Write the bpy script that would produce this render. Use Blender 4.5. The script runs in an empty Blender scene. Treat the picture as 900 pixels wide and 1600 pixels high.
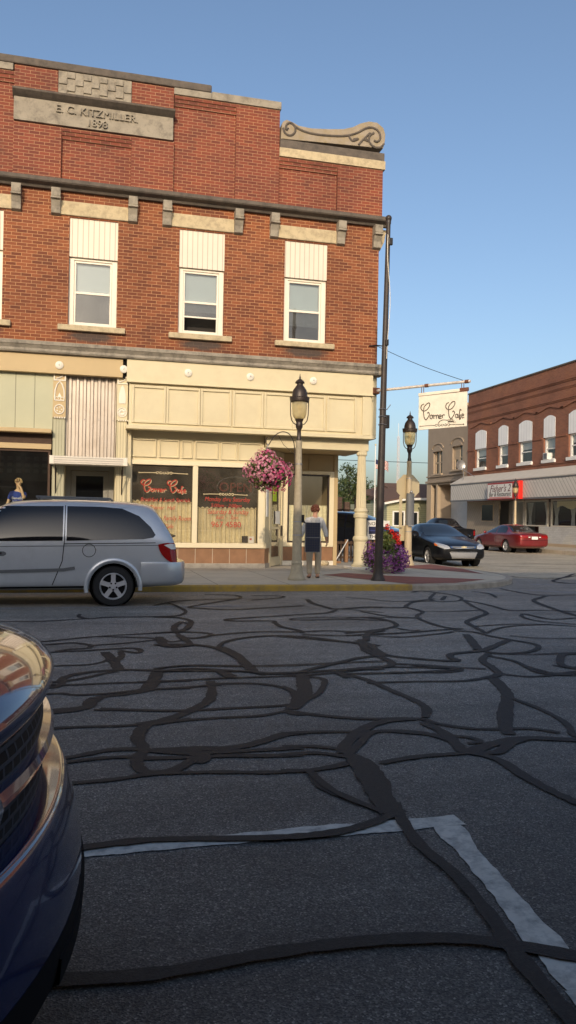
import bpy, bmesh, math, random
from mathutils import Vector, Matrix
from mathutils.bvhtree import BVHTree
random.seed(7)
R = math.radians
SC = bpy.context.scene
COL = SC.collection
ORG = {}          # world origin of each thing / part, used while meshes are built in world units

# ------------------------------------------------------------------ materials
def new_mat(name):
    m = bpy.data.materials.new(name); m.use_nodes = True
    nt = m.node_tree; nt.nodes.clear()
    out = nt.nodes.new('ShaderNodeOutputMaterial')
    p = nt.nodes.new('ShaderNodeBsdfPrincipled')
    nt.links.new(p.outputs[0], out.inputs['Surface'])
    return m, nt, p, out
def nd(nt, t, **kw):
    n = nt.nodes.new(t)
    for k, v in kw.items():
        if hasattr(n, k): setattr(n, k, v)
        else: n.inputs[k].default_value = v
    return n
def rgba(c): return (c[0], c[1], c[2], 1)
def mixc(nt, fac, a, b, mode='MIX'):
    n = nt.nodes.new('ShaderNodeMix'); n.data_type = 'RGBA'; n.blend_type = mode
    for sock, val in ((n.inputs[0], fac), (n.inputs[6], a), (n.inputs[7], b)):
        if isinstance(val, (int, float)): sock.default_value = val
        elif isinstance(val, tuple): sock.default_value = rgba(val)
        else: nt.links.new(val, sock)
    return n.outputs[2]
def ramp(nt, fac, stops):
    n = nt.nodes.new('ShaderNodeValToRGB'); el = n.color_ramp.elements
    while len(el) < len(stops): el.new(0.5)
    for e, (p, c) in zip(el, stops):
        e.position = p; e.color = rgba(c) if isinstance(c, tuple) else (c, c, c, 1)
    nt.links.new(fac, n.inputs[0]); return n.outputs[0]
def noise(nt, vec, scale, detail=4, rough=.55):
    n = nd(nt, 'ShaderNodeTexNoise'); n.inputs['Scale'].default_value = scale
    n.inputs['Detail'].default_value = detail; n.inputs['Roughness'].default_value = rough
    if vec is not None: nt.links.new(vec, n.inputs['Vector'])
    return n.outputs['Fac']
def math_(nt, op, a, b=0.0, c=None):
    n = nt.nodes.new('ShaderNodeMath'); n.operation = op
    for i, v in enumerate((a, b, c)):
        if v is None: continue
        if isinstance(v, (int, float)): n.inputs[i].default_value = v
        else: nt.links.new(v, n.inputs[i])
    return n.outputs[0]
def bump(nt, p, h, strength=.3, dist=.01):
    b = nd(nt, 'ShaderNodeBump'); b.inputs['Strength'].default_value = strength; b.inputs['Distance'].default_value = dist
    nt.links.new(h, b.inputs['Height']); nt.links.new(b.outputs[0], p.inputs['Normal']); return b
def objco(nt): return nd(nt, 'ShaderNodeTexCoord').outputs['Object']

def pm(name, col, rough=.6, metal=0., var=.18, vs=2.5, bmp=0., bs=60, coat=0., dirt=None, dirt_amt=.0, spec=.5):
    """plain paint/stone/plastic with large soft variation, fine grain and optional dirt"""
    m, nt, p, out = new_mat(name); co = objco(nt)
    c = mixc(nt, noise(nt, co, vs), tuple(x*(1-var) for x in col), tuple(min(1, x*(1+var)) for x in col))
    if dirt:
        f = ramp(nt, noise(nt, co, vs*1.7, 8, .7), [(.45, 0.), (.72, dirt_amt)])
        c = mixc(nt, f, c, dirt)
    nt.links.new(c, p.inputs['Base Color'])
    p.inputs['Roughness'].default_value = rough; p.inputs['Metallic'].default_value = metal
    p.inputs['Coat Weight'].default_value = coat; p.inputs['Coat Roughness'].default_value = .03
    p.inputs['Specular IOR Level'].default_value = spec
    if bmp: bump(nt, p, noise(nt, co, bs, 6, .65), bmp, .01)
    return m

def brick_mat(name, c1, c2, mortar, bw=.252, rh=.0847, ms=.0065, stain=(.03,.025,.02), amt=.5, sill_stain=False, bmp=.5, rough=.85):
    m, nt, p, out = new_mat(name); co = objco(nt)
    sep = nd(nt, 'ShaderNodeSeparateXYZ'); nt.links.new(co, sep.inputs[0])
    geo = nd(nt, 'ShaderNodeNewGeometry'); sn = nd(nt, 'ShaderNodeSeparateXYZ'); nt.links.new(geo.outputs['Normal'], sn.inputs[0])
    side = math_(nt, 'GREATER_THAN', math_(nt, 'ABSOLUTE', sn.outputs[0]), .6)
    u = nt.nodes.new('ShaderNodeMix'); nt.links.new(side, u.inputs[0]); nt.links.new(sep.outputs[0], u.inputs[2]); nt.links.new(sep.outputs[1], u.inputs[3])
    cb = nd(nt, 'ShaderNodeCombineXYZ')
    wob = noise(nt, co, 9., 2)
    zz = math_(nt, 'ADD', sep.outputs[2], math_(nt, 'MULTIPLY', math_(nt, 'SUBTRACT', wob, .5), .008))
    nt.links.new(u.outputs[0], cb.inputs[0]); nt.links.new(zz, cb.inputs[1])
    b = nd(nt, 'ShaderNodeTexBrick'); nt.links.new(cb.outputs[0], b.inputs['Vector'])
    b.inputs['Scale'].default_value = 1; b.inputs['Brick Width'].default_value = bw; b.inputs['Row Height'].default_value = rh
    b.inputs['Mortar Size'].default_value = ms; b.inputs['Mortar Smooth'].default_value = .25; b.inputs['Bias'].default_value = -.15
    b.inputs['Color1'].default_value = rgba(c1); b.inputs['Color2'].default_value = rgba(c2); b.inputs['Mortar'].default_value = rgba(mortar)
    c = mixc(nt, ramp(nt, noise(nt, co, 1.1, 5), [(.3, .0), (.7, .55)]), b.outputs['Color'], (.26, .13, .05), 'MIX') if False else b.outputs['Color']
    hue = ramp(nt, noise(nt, co, .55, 4), [(.3, (.78, .76, .74)), (.5, (1., 1., 1.)), (.72, (1.18, 1.12, .95))])
    c = mixc(nt, 1., c, hue, 'MULTIPLY')
    grime = ramp(nt, noise(nt, co, .9, 9, .72), [(.52, 0.), (.75, amt)])
    c = mixc(nt, grime, c, stain)
    if sill_stain:   # soot under the three window sills, as old walls have
        dz = math_(nt, 'SUBTRACT', 1., math_(nt, 'MULTIPLY', math_(nt, 'ABSOLUTE', math_(nt, 'SUBTRACT', sep.outputs[2], 6.12)), 5.))
        mx = math_(nt, 'PINGPONG', math_(nt, 'ADD', sep.outputs[0], 28.6), 1.43)
        dx = math_(nt, 'SUBTRACT', 1., math_(nt, 'MULTIPLY', mx, 1.35))
        f = math_(nt, 'MULTIPLY', math_(nt, 'MAXIMUM', dz, 0.), math_(nt, 'MAXIMUM', dx, 0.))
        f = math_(nt, 'MINIMUM', math_(nt, 'MULTIPLY', f, math_(nt, 'MULTIPLY', noise(nt, co, 5., 5), 4.)), .85)
        c = mixc(nt, f, c, (.05, .045, .04))
    nt.links.new(c, p.inputs['Base Color']); p.inputs['Roughness'].default_value = rough
    h = math_(nt, 'ADD', math_(nt, 'MULTIPLY', b.outputs['Fac'], -1.), math_(nt, 'MULTIPLY', noise(nt, co, 60., 4), .4))
    bump(nt, p, h, bmp, .012)
    return m

def glass_mat(name, tint=(.8, .85, .85), dust_haze=.06, dcol=(.3, .3, .28), rough=.0, ior=1.5):
    m, nt, p, out = new_mat(name); nt.nodes.remove(p)
    tr = nd(nt, 'ShaderNodeBsdfTransparent'); tr.inputs[0].default_value = rgba(tint)
    gl = nd(nt, 'ShaderNodeBsdfGlossy'); gl.inputs['Roughness'].default_value = rough; gl.inputs['Color'].default_value = (1, 1, 1, 1)
    df = nd(nt, 'ShaderNodeBsdfDiffuse'); df.inputs[0].default_value = rgba(dcol)
    ge = nd(nt, 'ShaderNodeNewGeometry'); dp = nd(nt, 'ShaderNodeVectorMath', operation='DOT_PRODUCT'); nt.links.new(ge.outputs['Normal'], dp.inputs[0]); nt.links.new(ge.outputs['Incoming'], dp.inputs[1])
    sch = math_(nt, 'ADD', math_(nt, 'MULTIPLY', math_(nt, 'POWER', math_(nt, 'SUBTRACT', 1., math_(nt, 'ABSOLUTE', dp.outputs['Value'])), 5.), .96), .045)
    co = objco(nt)
    a = nd(nt, 'ShaderNodeMixShader'); a.inputs[0].default_value = dust_haze
    if dust_haze > .02:
        nt.links.new(ramp(nt, noise(nt, co, 2.2, 5), [(.3, dust_haze*.5), (.7, min(1, dust_haze*1.5))]), a.inputs[0])
    nt.links.new(tr.outputs[0], a.inputs[1]); nt.links.new(df.outputs[0], a.inputs[2])
    b = nd(nt, 'ShaderNodeMixShader'); nt.links.new(math_(nt, 'MULTIPLY', sch, 1.6), b.inputs[0])
    nt.links.new(a.outputs[0], b.inputs[1]); nt.links.new(gl.outputs[0], b.inputs[2])
    nt.links.new(b.outputs[0], out.inputs['Surface'])
    return m

def leaf_mat(name, c1, c2, rough=.55, trans=.3):
    m, nt, p, out = new_mat(name)
    geo = nd(nt, 'ShaderNodeNewGeometry')
    c = mixc(nt, geo.outputs['Random Per Island'], c1, c2)
    nt.links.new(c, p.inputs['Base Color']); p.inputs['Roughness'].default_value = rough
    t = nd(nt, 'ShaderNodeBsdfTranslucent'); nt.links.new(c, t.inputs[0])
    mx = nd(nt, 'ShaderNodeMixShader'); mx.inputs[0].default_value = trans
    nt.links.new(p.outputs[0], mx.inputs[1]); nt.links.new(t.outputs[0], mx.inputs[2]); nt.links.new(mx.outputs[0], out.inputs['Surface'])
    return m

def asphalt_mat(name, lo, hi, patch):
    m, nt, p, out = new_mat(name); co = objco(nt)
    v = nd(nt, 'ShaderNodeTexVoronoi'); v.inputs['Scale'].default_value = 150; nt.links.new(co, v.inputs['Vector'])
    sp = nd(nt, 'ShaderNodeSeparateColor'); nt.links.new(v.outputs['Color'], sp.inputs[0])
    agg = ramp(nt, sp.outputs[0], [(.1, lo), (.62, tuple((a+b)/2 for a, b in zip(lo, hi))), (.93, hi), (1., tuple(min(1, x*1.9) for x in hi))])
    n1 = ramp(nt, noise(nt, co, .45, 5, .6), [(.3, .72), (.7, 1.2)])
    n2 = ramp(nt, noise(nt, co, 7., 6, .7), [(.3, .78), (.7, 1.2)])
    c = mixc(nt, 1., agg, n1, 'MULTIPLY'); c = mixc(nt, 1., c, n2, 'MULTIPLY')
    # streaks along the traffic direction
    mp = nd(nt, 'ShaderNodeMapping'); mp.inputs['Scale'].default_value = (.12, 1.6, 1); nt.links.new(co, mp.inputs[0])
    st = ramp(nt, noise(nt, mp.outputs[0], 1.3, 4), [(.35, .8), (.65, 1.14)])
    c = mixc(nt, 1., c, st, 'MULTIPLY')
    # oil spots
    vo = nd(nt, 'ShaderNodeTexNoise'); vo.inputs['Scale'].default_value = 1.9; vo.inputs['Detail'].default_value = 2; nt.links.new(co, vo.inputs['Vector'])
    c = mixc(nt, ramp(nt, vo.outputs['Fac'], [(.66, 0.), (.78, .55)]), c, patch)
    # near road painted darker, standing in for the light's falloff toward the camera
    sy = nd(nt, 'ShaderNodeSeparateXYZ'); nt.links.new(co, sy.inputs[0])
    near_shade = ramp(nt, math_(nt, 'ADD', math_(nt, 'MULTIPLY', sy.outputs[1], .1), math_(nt, 'MULTIPLY', noise(nt, co, 1.1, 5), .16)), [(.34, .36), (.95, 1.)])
    c = mixc(nt, 1., c, near_shade, 'MULTIPLY')
    # hairline cracks
    vc = nd(nt, 'ShaderNodeTexVoronoi', feature='DISTANCE_TO_EDGE'); vc.inputs['Scale'].default_value = 1.5
    wv = nd(nt, 'ShaderNodeVectorMath', operation='ADD'); nn = nd(nt, 'ShaderNodeTexNoise'); nn.inputs['Scale'].default_value = 4.; nt.links.new(co, nn.inputs['Vector'])
    sc = nd(nt, 'ShaderNodeVectorMath', operation='SCALE'); sc.inputs['Scale'].default_value = .5; nt.links.new(nn.outputs['Color'], sc.inputs[0])
    nt.links.new(co, wv.inputs[0]); nt.links.new(sc.outputs[0], wv.inputs[1]); nt.links.new(wv.outputs[0], vc.inputs['Vector'])
    cf = math_(nt, 'MULTIPLY', ramp(nt, vc.outputs['Distance'], [(.0, 1.), (.008, 0.)]), ramp(nt, noise(nt, co, .8, 3), [(.52, 0.), (.6, .8)]))
    c = mixc(nt, cf, c, (.02, .02, .02))
    nt.links.new(c, p.inputs['Base Color']); p.inputs['Roughness'].default_value = .68; p.inputs['Specular IOR Level'].default_value = .5
    bump(nt, p, v.outputs['Distance'], .4, .008)
    return m

def concrete_mat(name, col, joint=1.5, jx=0., jy=0.):
    m, nt, p, out = new_mat(name); co = objco(nt)
    c = mixc(nt, noise(nt, co, 1.2, 6, .6), tuple(x*.72 for x in col), tuple(x*1.2 for x in col))
    c = mixc(nt, ramp(nt, noise(nt, co, 3.1, 8, .7), [(.55, 0.), (.75, .5)]), c, tuple(x*.4 for x in col))
    mp = nd(nt, 'ShaderNodeMapping'); mp.inputs['Location'].default_value = (jx, jy, 0); nt.links.new(co, mp.inputs[0])
    b = nd(nt, 'ShaderNodeTexBrick'); b.offset = 0.; b.inputs['Scale'].default_value = 1; b.inputs['Brick Width'].default_value = joint; b.inputs['Row Height'].default_value = joint
    b.inputs['Mortar Size'].default_value = .012; nt.links.new(mp.outputs[0], b.inputs['Vector'])
    c = mixc(nt, math_(nt, 'MULTIPLY', b.outputs['Fac'], .65), c, (.06, .055, .05))
    nt.links.new(c, p.inputs['Base Color']); p.inputs['Roughness'].default_value = .85
    bump(nt, p, noise(nt, co, 90, 5), .25, .006)
    return m

def carpaint(name, col, metal=.5, rough=.28, coat=1., flake=.15):
    m, nt, p, out = new_mat(name); co = objco(nt)
    n = noise(nt, co, 700, 2)
    c = mixc(nt, n, tuple(x*(1-flake) for x in col), tuple(min(1, x*(1+flake)) for x in col))
    d = ramp(nt, noise(nt, co, 2.2, 6, .7), [(.5, 0.), (.8, .16)])
    c = mixc(nt, d, c, (.16, .14, .12))
    nt.links.new(c, p.inputs['Base Color']); p.inputs['Metallic'].default_value = metal; p.inputs['Roughness'].default_value = rough
    p.inputs['Coat Weight'].default_value = coat; p.inputs['Coat Roughness'].default_value = .04; p.inputs['Specular IOR Level'].default_value = .5 if coat > .5 else .2
    return m

def striped_mat(name, col, dark, pitch, width, axis='x', rough=.6, diag=0., amt=.8, metal=0., var=.12):
    """boards: narrow darker grooves every pitch metres along an axis (diag adds the z direction)"""
    m, nt, p, out = new_mat(name); co = objco(nt)
    sep = nd(nt, 'ShaderNodeSeparateXYZ'); nt.links.new(co, sep.inputs[0])
    s = sep.outputs['xyz'.index(axis)]
    if diag: s = math_(nt, 'ADD', s, math_(nt, 'MULTIPLY', sep.outputs[2], diag))
    fr = math_(nt, 'FRACT', math_(nt, 'DIVIDE', s, pitch))
    g = math_(nt, 'LESS_THAN', fr, width/pitch)
    c = mixc(nt, noise(nt, co, 1.3, 5), tuple(x*(1-var) for x in col), tuple(min(1, x*(1+var)) for x in col))
    c = mixc(nt, math_(nt, 'MULTIPLY', g, amt), c, dark)
    nt.links.new(c, p.inputs['Base Color']); p.inputs['Roughness'].default_value = rough; p.inputs['Metallic'].default_value = metal
    bump(nt, p, math_(nt, 'MULTIPLY', g, -1.), .5, .01)
    return m

M = {}
M['brick'] = brick_mat('old_red_brick', (.235, .072, .027), (.115, .031, .014), (.43, .235, .12), sill_stain=True, amt=.4)
M['brick_up'] = brick_mat('weathered_parapet_brick', (.205, .050, .026), (.125, .032, .02), (.36, .20, .115), amt=.55)
M['brick_f'] = brick_mat('dark_red_brick', (.27, .105, .06), (.20, .075, .046), (.28, .18, .12), bw=.22, rh=.075, amt=.3)
M['brick_white'] = brick_mat('painted_white_brick', (.55, .56, .56), (.48, .49, .5), (.36, .37, .38), bw=.3, rh=.1, amt=.12, stain=(.3,.3,.3))
M['brick_back'] = brick_mat('brown_brick', (.24, .13, .08), (.17, .09, .06), (.3, .25, .2), amt=.3)
M['stone'] = pm('grey_limestone', (.30, .265, .21), .9, var=.25, bmp=.5, bs=30, dirt=(.07, .06, .05), dirt_amt=.75)
M['stone_dark'] = pm('sooty_limestone', (.115, .095, .078), .9, var=.35, vs=3, bmp=.5, bs=30, dirt=(.05, .045, .04), dirt_amt=.8)
M['stone_tan'] = pm('rock_faced_tan_limestone', (.50, .41, .26), .92, var=.22, vs=4, bmp=1., bs=9, dirt=(.13, .10, .07), dirt_amt=.5)
M['stone_scroll'] = pm('lichen_limestone', (.30, .25, .19), .9, var=.3, vs=3, bmp=.5, bs=25, dirt=(.26, .19, .06), dirt_amt=.6)
M['cream'] = pm('cream_paint', (.64, .555, .355), .55, var=.05, vs=1.2, bmp=.05, bs=80, dirt=(.5, .4, .24), dirt_amt=.35)
M['cream_groove'] = pm('cream_paint_groove', (.42, .33, .18), .7, var=.1)
M['tan_paint'] = pm('tan_paint', (.50, .37, .19), .6, var=.08, vs=1.2)
M['trim_white'] = pm('offwhite_trim', (.76, .70, .58), .5, var=.06)
M['white'] = pm('white_paint', (.78, .77, .73), .5, var=.07, dirt=(.5, .47, .4), dirt_amt=.3)
M['siding'] = striped_mat('cream_vinyl_siding', (.68, .60, .49), (.36, .3, .23), .135, .02, 'x', .5)
M['siding_white'] = striped_mat('white_panel', (.86, .86, .84), (.45, .45, .44), .3, .02, 'y', .5)
M['green_board'] = striped_mat('sage_green_boards', (.46, .45, .30), (.16, .15, .1), .46, .018, 'x', .6)
M['bead'] = striped_mat('cream_beadboard', (.62, .54, .34), (.3, .25, .15), .07, .012, 'x', .6)
M['bead_green'] = striped_mat('green_beadboard', (.44, .42, .28), (.22, .2, .13), .07, .012, 'x', .6)
M['corr'] = pm('corrugated_steel', (.50, .44, .37), .42, .45, var=.16, vs=1.5, dirt=(.28, .2, .13), dirt_amt=.35)
M['awn'] = striped_mat('ribbed_aluminium', (.66, .60, .50), (.3, .27, .22), .055, .014, 'z', .45)
M['tile'] = pm('brown_slate_tile', (.27, .14, .07), .45, var=.4, vs=3.5, bmp=.2, bs=15)
M['grout'] = pm('pale_grout', (.5, .42, .32), .9)
M['black'] = pm('black_metal', (.018, .015, .014), .42, .3, var=.3, bmp=.1)
M['brown_metal'] = pm('dark_brown_metal', (.045, .032, .026), .42, .3, var=.3, vs=5, bmp=.1)
M['pole_black'] = pm('weathered_black_paint', (.035, .027, .023), .5, .1, var=.4, vs=4, bmp=.15, dirt=(.1, .06, .035), dirt_amt=.4)
M['post_stone'] = pm('exposed_aggregate_concrete', (.40, .345, .24), .85, var=.25, vs=14, bmp=.4, bs=90)
M['post_paint'] = pm('beige_post_paint', (.50, .40, .25), .55, var=.12)
M['rubber'] = pm('tyre_rubber', (.018, .018, .019), .85, var=.3, bmp=.2)
M['dark'] = pm('dark_void', (.010, .010, .011), .85, spec=.1)
M['interior'] = pm('dim_interior', (.10, .085, .065), .9, var=.3, vs=.8)
M['interior_dk'] = pm('dark_interior', (.03, .026, .023), .9)
M['chrome'] = pm('chrome', (.7, .7, .72), .12, 1., var=.03)
M['alloy'] = pm('silver_wheel', (.66, .66, .67), .4, .5, var=.06)
M['steel'] = pm('galvanised_steel', (.34, .34, .35), .45, .7, var=.15)
M['grey_box'] = pm('grey_enamel', (.13, .135, .14), .5, var=.1)
M['glass'] = glass_mat('window_glass', (.93, .95, .94), .03)
M['glass_shop'] = glass_mat('shop_window_glass', (.93, .91, .86), .2, (.27, .23, .17))  # dust amount raised to paint the brown haze of reflections on the panes
M['glass_screen'] = glass_mat('screened_glass', (.5, .51, .51), .42, (.11, .108, .10))
M['glass_lamp'] = glass_mat('lamp_globe_glass', (.85, .8, .6), .45, (.75, .63, .36), .15)
M['glass_dark'] = pm('tinted_glass', (.006, .007, .009), .04, var=.1, spec=.6)
M['glass_car'] = pm('car_window_glass', (.015, .018, .02), .04, var=.1, spec=.8)
M['blind'] = pm('white_blind', (.62, .70, .72), .6, var=.04)
M['curtain'] = pm('cream_lace_curtain', (.80, .70, .45), .85, var=.3, vs=16, bmp=.2)
M['curtain_white'] = pm('white_net_curtain', (.42, .42, .4), .85, var=.2, vs=9)
M['red_paint'] = pm('red_lettering', (.45, .045, .025), .55, var=.15)
M['red_bright'] = pm('bright_red_plastic', (.75, .02, .012), .35, var=.05)
M['neon_off'] = pm('red_tube_glass', (.13, .025, .018), .3, var=.1)
M['ink'] = pm('black_lettering', (.025, .022, .02), .6)
M['ink_grey'] = pm('weathered_grey_lettering', (.13, .105, .08), .7, var=.4, vs=8)
M['gold_paint'] = pm('pale_gold_lettering', (.55, .45, .26), .5)
M['sign_cream'] = pm('rust_streaked_cream_enamel', (.84, .77, .62), .5, var=.06, dirt=(.5, .33, .18), dirt_amt=.3)
M['rust'] = pm('rusty_steel', (.16, .06, .03), .85, var=.4, vs=9, bmp=.3)
M['pipe_white'] = pm('peeling_white_pipe', (.68, .62, .54), .5, var=.15, vs=5, dirt=(.25, .12, .06), dirt_amt=.6)
M['wood'] = pm('weathered_brown_wood', (.27, .145, .07), .8, var=.35, vs=7, bmp=.3)
M['wood_dark'] = pm('dark_stained_wood', (.07, .04, .025), .8, var=.35, vs=7)
M['roof_brown'] = pm('brown_shingles', (.13, .075, .05), .9, var=.3, vs=9, bmp=.5, bs=20)
M['house_side'] = striped_mat('pale_green_lap_siding', (.42, .41, .25), (.2, .2, .12), .15, .022, 'z', .6)
M['blue_side'] = striped_mat('pale_blue_lap_siding', (.34, .42, .45), (.18, .22, .24), .2, .025, 'z', .6)
M['stucco'] = pm('taupe_stucco', (.33, .26, .19), .85, var=.14, vs=1.4, bmp=.2, bs=50)
M['stucco_lt'] = pm('light_taupe_trim', (.42, .33, .23), .8, var=.1)
M['awn_diag'] = striped_mat('diagonal_grey_cladding', (.60, .57, .52), (.24, .22, .20), .32, .045, 'y', .5, diag=-.85)
M['awn_top'] = pm('grey_awning_cap', (.56, .52, .45), .6, var=.12)
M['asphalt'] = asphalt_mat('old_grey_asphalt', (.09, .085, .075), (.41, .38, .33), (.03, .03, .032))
M['side_road'] = asphalt_mat('worn_tan_concrete_road', (.30, .26, .19), (.60, .53, .40), (.2, .18, .14))
M['tar'] = pm('crack_sealant_tar', (.022, .021, .0205), .66, var=.5, vs=38, bmp=.6, bs=110, dirt=(.075, .07, .065), dirt_amt=.4, spec=.22)
M['concrete'] = concrete_mat('sidewalk_concrete', (.50, .46, .37), 1.52, .35, .2)
M['concrete_lt'] = concrete_mat('pale_sidewalk_concrete', (.46, .40, .31), 1.8)
M['kerb'] = pm('kerb_concrete', (.34, .31, .26), .9, var=.25, vs=3, bmp=.3, dirt=(.12, .1, .08), dirt_amt=.5)
M['kerb_yellow'] = pm('worn_yellow_kerb_paint', (.42, .27, .045), .8, var=.25, vs=3, bmp=.2, dirt=(.18, .15, .1), dirt_amt=.8)
M['red_walk'] = concrete_mat('red_stamped_concrete', (.25, .085, .06), .3)
M['road_paint'] = pm('worn_road_paint', (.60, .57, .50), .8, var=.2, vs=6, bmp=.2, dirt=(.13, .13, .13), dirt_amt=.85)
M['road_paint_old'] = pm('faded_road_paint', (.26, .26, .27), .85, var=.3, vs=4, dirt=(.1, .1, .1), dirt_amt=.9)
M['ground'] = pm('dusty_ground', (.16, .15, .11), .95, var=.3, vs=.3)
M['grass'] = pm('grass', (.06, .085, .03), .95, var=.4, vs=2)

# ------------------------------------------------------------------ mesh builder
class MB:
    def __init__(s): s.v = []; s.f = []
    def add(s, vs, fs):
        o = len(s.v); s.v += [tuple(p) for p in vs]; s.f += [tuple(i+o for i in f) for f in fs]; return s
    def box(s, x0, x1, y0, y1, z0, z1):
        return s.add([(x0,y0,z0),(x1,y0,z0),(x1,y1,z0),(x0,y1,z0),(x0,y0,z1),(x1,y0,z1),(x1,y1,z1),(x0,y1,z1)],
                     [(0,3,2,1),(4,5,6,7),(0,1,5,4),(1,2,6,5),(2,3,7,6),(3,0,4,7)])
    def poly(s, pts): return s.add(pts, [tuple(range(len(pts)))])
    def prism(s, pts, d):
        """closed polygon pts (3-D) extruded along vector d"""
        n = len(pts); b = [tuple(Vector(p)+Vector(d)) for p in pts]
        return s.add(list(pts)+b, [tuple(range(n))[::-1], tuple(range(n, 2*n))]+[(i, (i+1) % n, (i+1) % n+n, i+n) for i in range(n)])
    def ring_frame(s, x0, x1, z0, z1, y0, y1, t, tb=None, tt=None):
        """rectangular frame in the XZ plane"""
        tb = t if tb is None else tb; tt = t if tt is None else tt
        s.box(x0, x0+t, y0, y1, z0, z1); s.box(x1-t, x1, y0, y1, z0, z1)
        s.box(x0+t, x1-t, y0, y1, z0, z0+tb); s.box(x0+t, x1-t, y0, y1, z1-tt, z1); return s
    def tube(s, pts, r, n=8, caps=True):
        pts = [Vector(p) for p in pts]; rs = r if isinstance(r, (list, tuple)) else [r]*len(pts)
        rings = []; up = None
        for i, p in enumerate(pts):
            t = (pts[min(i+1, len(pts)-1)]-pts[max(i-1, 0)])
            if t.length < 1e-9: t = Vector((0, 0, 1))
            t.normalize()
            if up is None: up = Vector((0, 0, 1)) if abs(t.z) < .9 else Vector((0, 1, 0))
            a = t.cross(up)
            if a.length < 1e-6: a = t.cross(Vector((1, 0, 0)))
            a.normalize(); b = a.cross(t).normalized(); up = b
            rings.append([tuple(p+(a*math.cos(k*2*math.pi/n)+b*math.sin(k*2*math.pi/n))*rs[i]) for k in range(n)])
        vs = [q for g in rings for q in g]; fs = []
        for i in range(len(pts)-1):
            for k in range(n): fs.append((i*n+k, i*n+(k+1) % n, (i+1)*n+(k+1) % n, (i+1)*n+k))
        if caps: fs.append(tuple(range(n))[::-1]); fs.append(tuple((len(pts)-1)*n+k for k in range(n)))
        return s.add(vs, fs)
    def lathe(s, prof, n=20, c=(0, 0, 0), axis='z', flutes=0, fd=0., caps=True):
        vs = []; fs = []; m = len(prof)
        for i, (r, h) in enumerate(prof):
            for k in range(n):
                a = 2*math.pi*k/n; rr = r*(1-(fd*(k % 2) if flutes else 0))
                x, y = rr*math.cos(a), rr*math.sin(a)
                p = (x, y, h) if axis == 'z' else ((x, h, y) if axis == 'y' else (h, x, y))
                vs.append((p[0]+c[0], p[1]+c[1], p[2]+c[2]))
        for i in range(m-1):
            for k in range(n): fs.append((i*n+k, i*n+(k+1) % n, (i+1)*n+(k+1) % n, (i+1)*n+k))
        if caps: fs.append(tuple(range(n))[::-1]); fs.append(tuple((m-1)*n+k for k in range(n)))
        return s.add(vs, fs)
    def sphere(s, c, r, n=10, m=7, sq=(1, 1, 1)):
        prof = [(max(1e-4, math.sin(math.pi*i/m)), -math.cos(math.pi*i/m)) for i in range(m+1)]
        vs = []; fs = []
        for (a, h) in prof:
            for k in range(n):
                t = 2*math.pi*k/n; vs.append((c[0]+r*sq[0]*a*math.cos(t), c[1]+r*sq[1]*a*math.sin(t), c[2]+r*sq[2]*h))
        for i in range(m):
            for k in range(n): fs.append((i*n+k, i*n+(k+1) % n, (i+1)*n+(k+1) % n, (i+1)*n+k))
        return s.add(vs, fs)
    def build(s, name, mat, parent=None, smooth=False, bevel=0., flat_angle=None, label=None):
        if 'pane' in name and mat in ('glass', 'glass_shop', 'glass_screen') and len(s.f) == 6:      # one sheet of glass
            s.f = [s.f[5]] if abs(s.v[0][0]-s.v[1][0]) < .02 else [s.f[2]]
        me = bpy.data.meshes.new(name); w = ORG.get(parent.name, Vector()) if parent else Vector()
        me.from_pydata([(x-w[0], y-w[1], z-w[2]) for x, y, z in s.v], [], s.f)
        bm = bmesh.new(); bm.from_mesh(me); bmesh.ops.recalc_face_normals(bm, faces=bm.faces); bm.to_mesh(me); bm.free()
        return link(name, me, mat, parent, smooth, bevel, label)

def link(name, me, mat, parent=None, smooth=False, bevel=0., label=None):
    if mat: me.materials.append(mat if not isinstance(mat, str) else M[mat])
    o = bpy.data.objects.new(name, me); COL.objects.link(o)
    if parent: o.parent = parent; ORG[o.name] = ORG.get(parent.name, Vector())
    else: ORG[o.name] = Vector()
    if smooth:
        me.polygons.foreach_set('use_smooth', [True]*len(me.polygons))
        try: me.set_sharp_from_angle(angle=R(38 if smooth is True else smooth))
        except Exception: pass
    if bevel:
        b = o.modifiers.new('bevel', 'BEVEL'); b.width = bevel; b.segments = 2; b.limit_method = 'ANGLE'; b.angle_limit = R(40)
    if label: o['label'] = label
    return o
def thing(name, label, cat, loc=(0, 0, 0), group=None):
    o = bpy.data.objects.new(name, None); COL.objects.link(o); o.location = loc; ORG[o.name] = Vector(loc)
    o.empty_display_size = .2; o['label'] = label; o['category'] = cat
    if group: o['group'] = group
    return o
def tag(o, label, cat, group=None):
    o['label'] = label; o['category'] = cat
    if group: o['group'] = group
    return o
def struct(o, kind='structure'): o['kind'] = kind; return o
def copy_tree(o, parent=None):
    c = o.copy(); COL.objects.link(c); ORG[c.name] = ORG.get(o.name, Vector())
    if parent: c.parent = parent
    for ch in list(o.children): copy_tree(ch, c)
    return c
def evaluated(o):
    dg = bpy.context.evaluated_depsgraph_get(); dg.update()
    return bpy.data.meshes.new_from_object(o.evaluated_get(dg), depsgraph=dg)
def drop(o):
    me = o.data; bpy.data.objects.remove(o); 
    if me and me.users == 0: bpy.data.meshes.remove(me)

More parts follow.
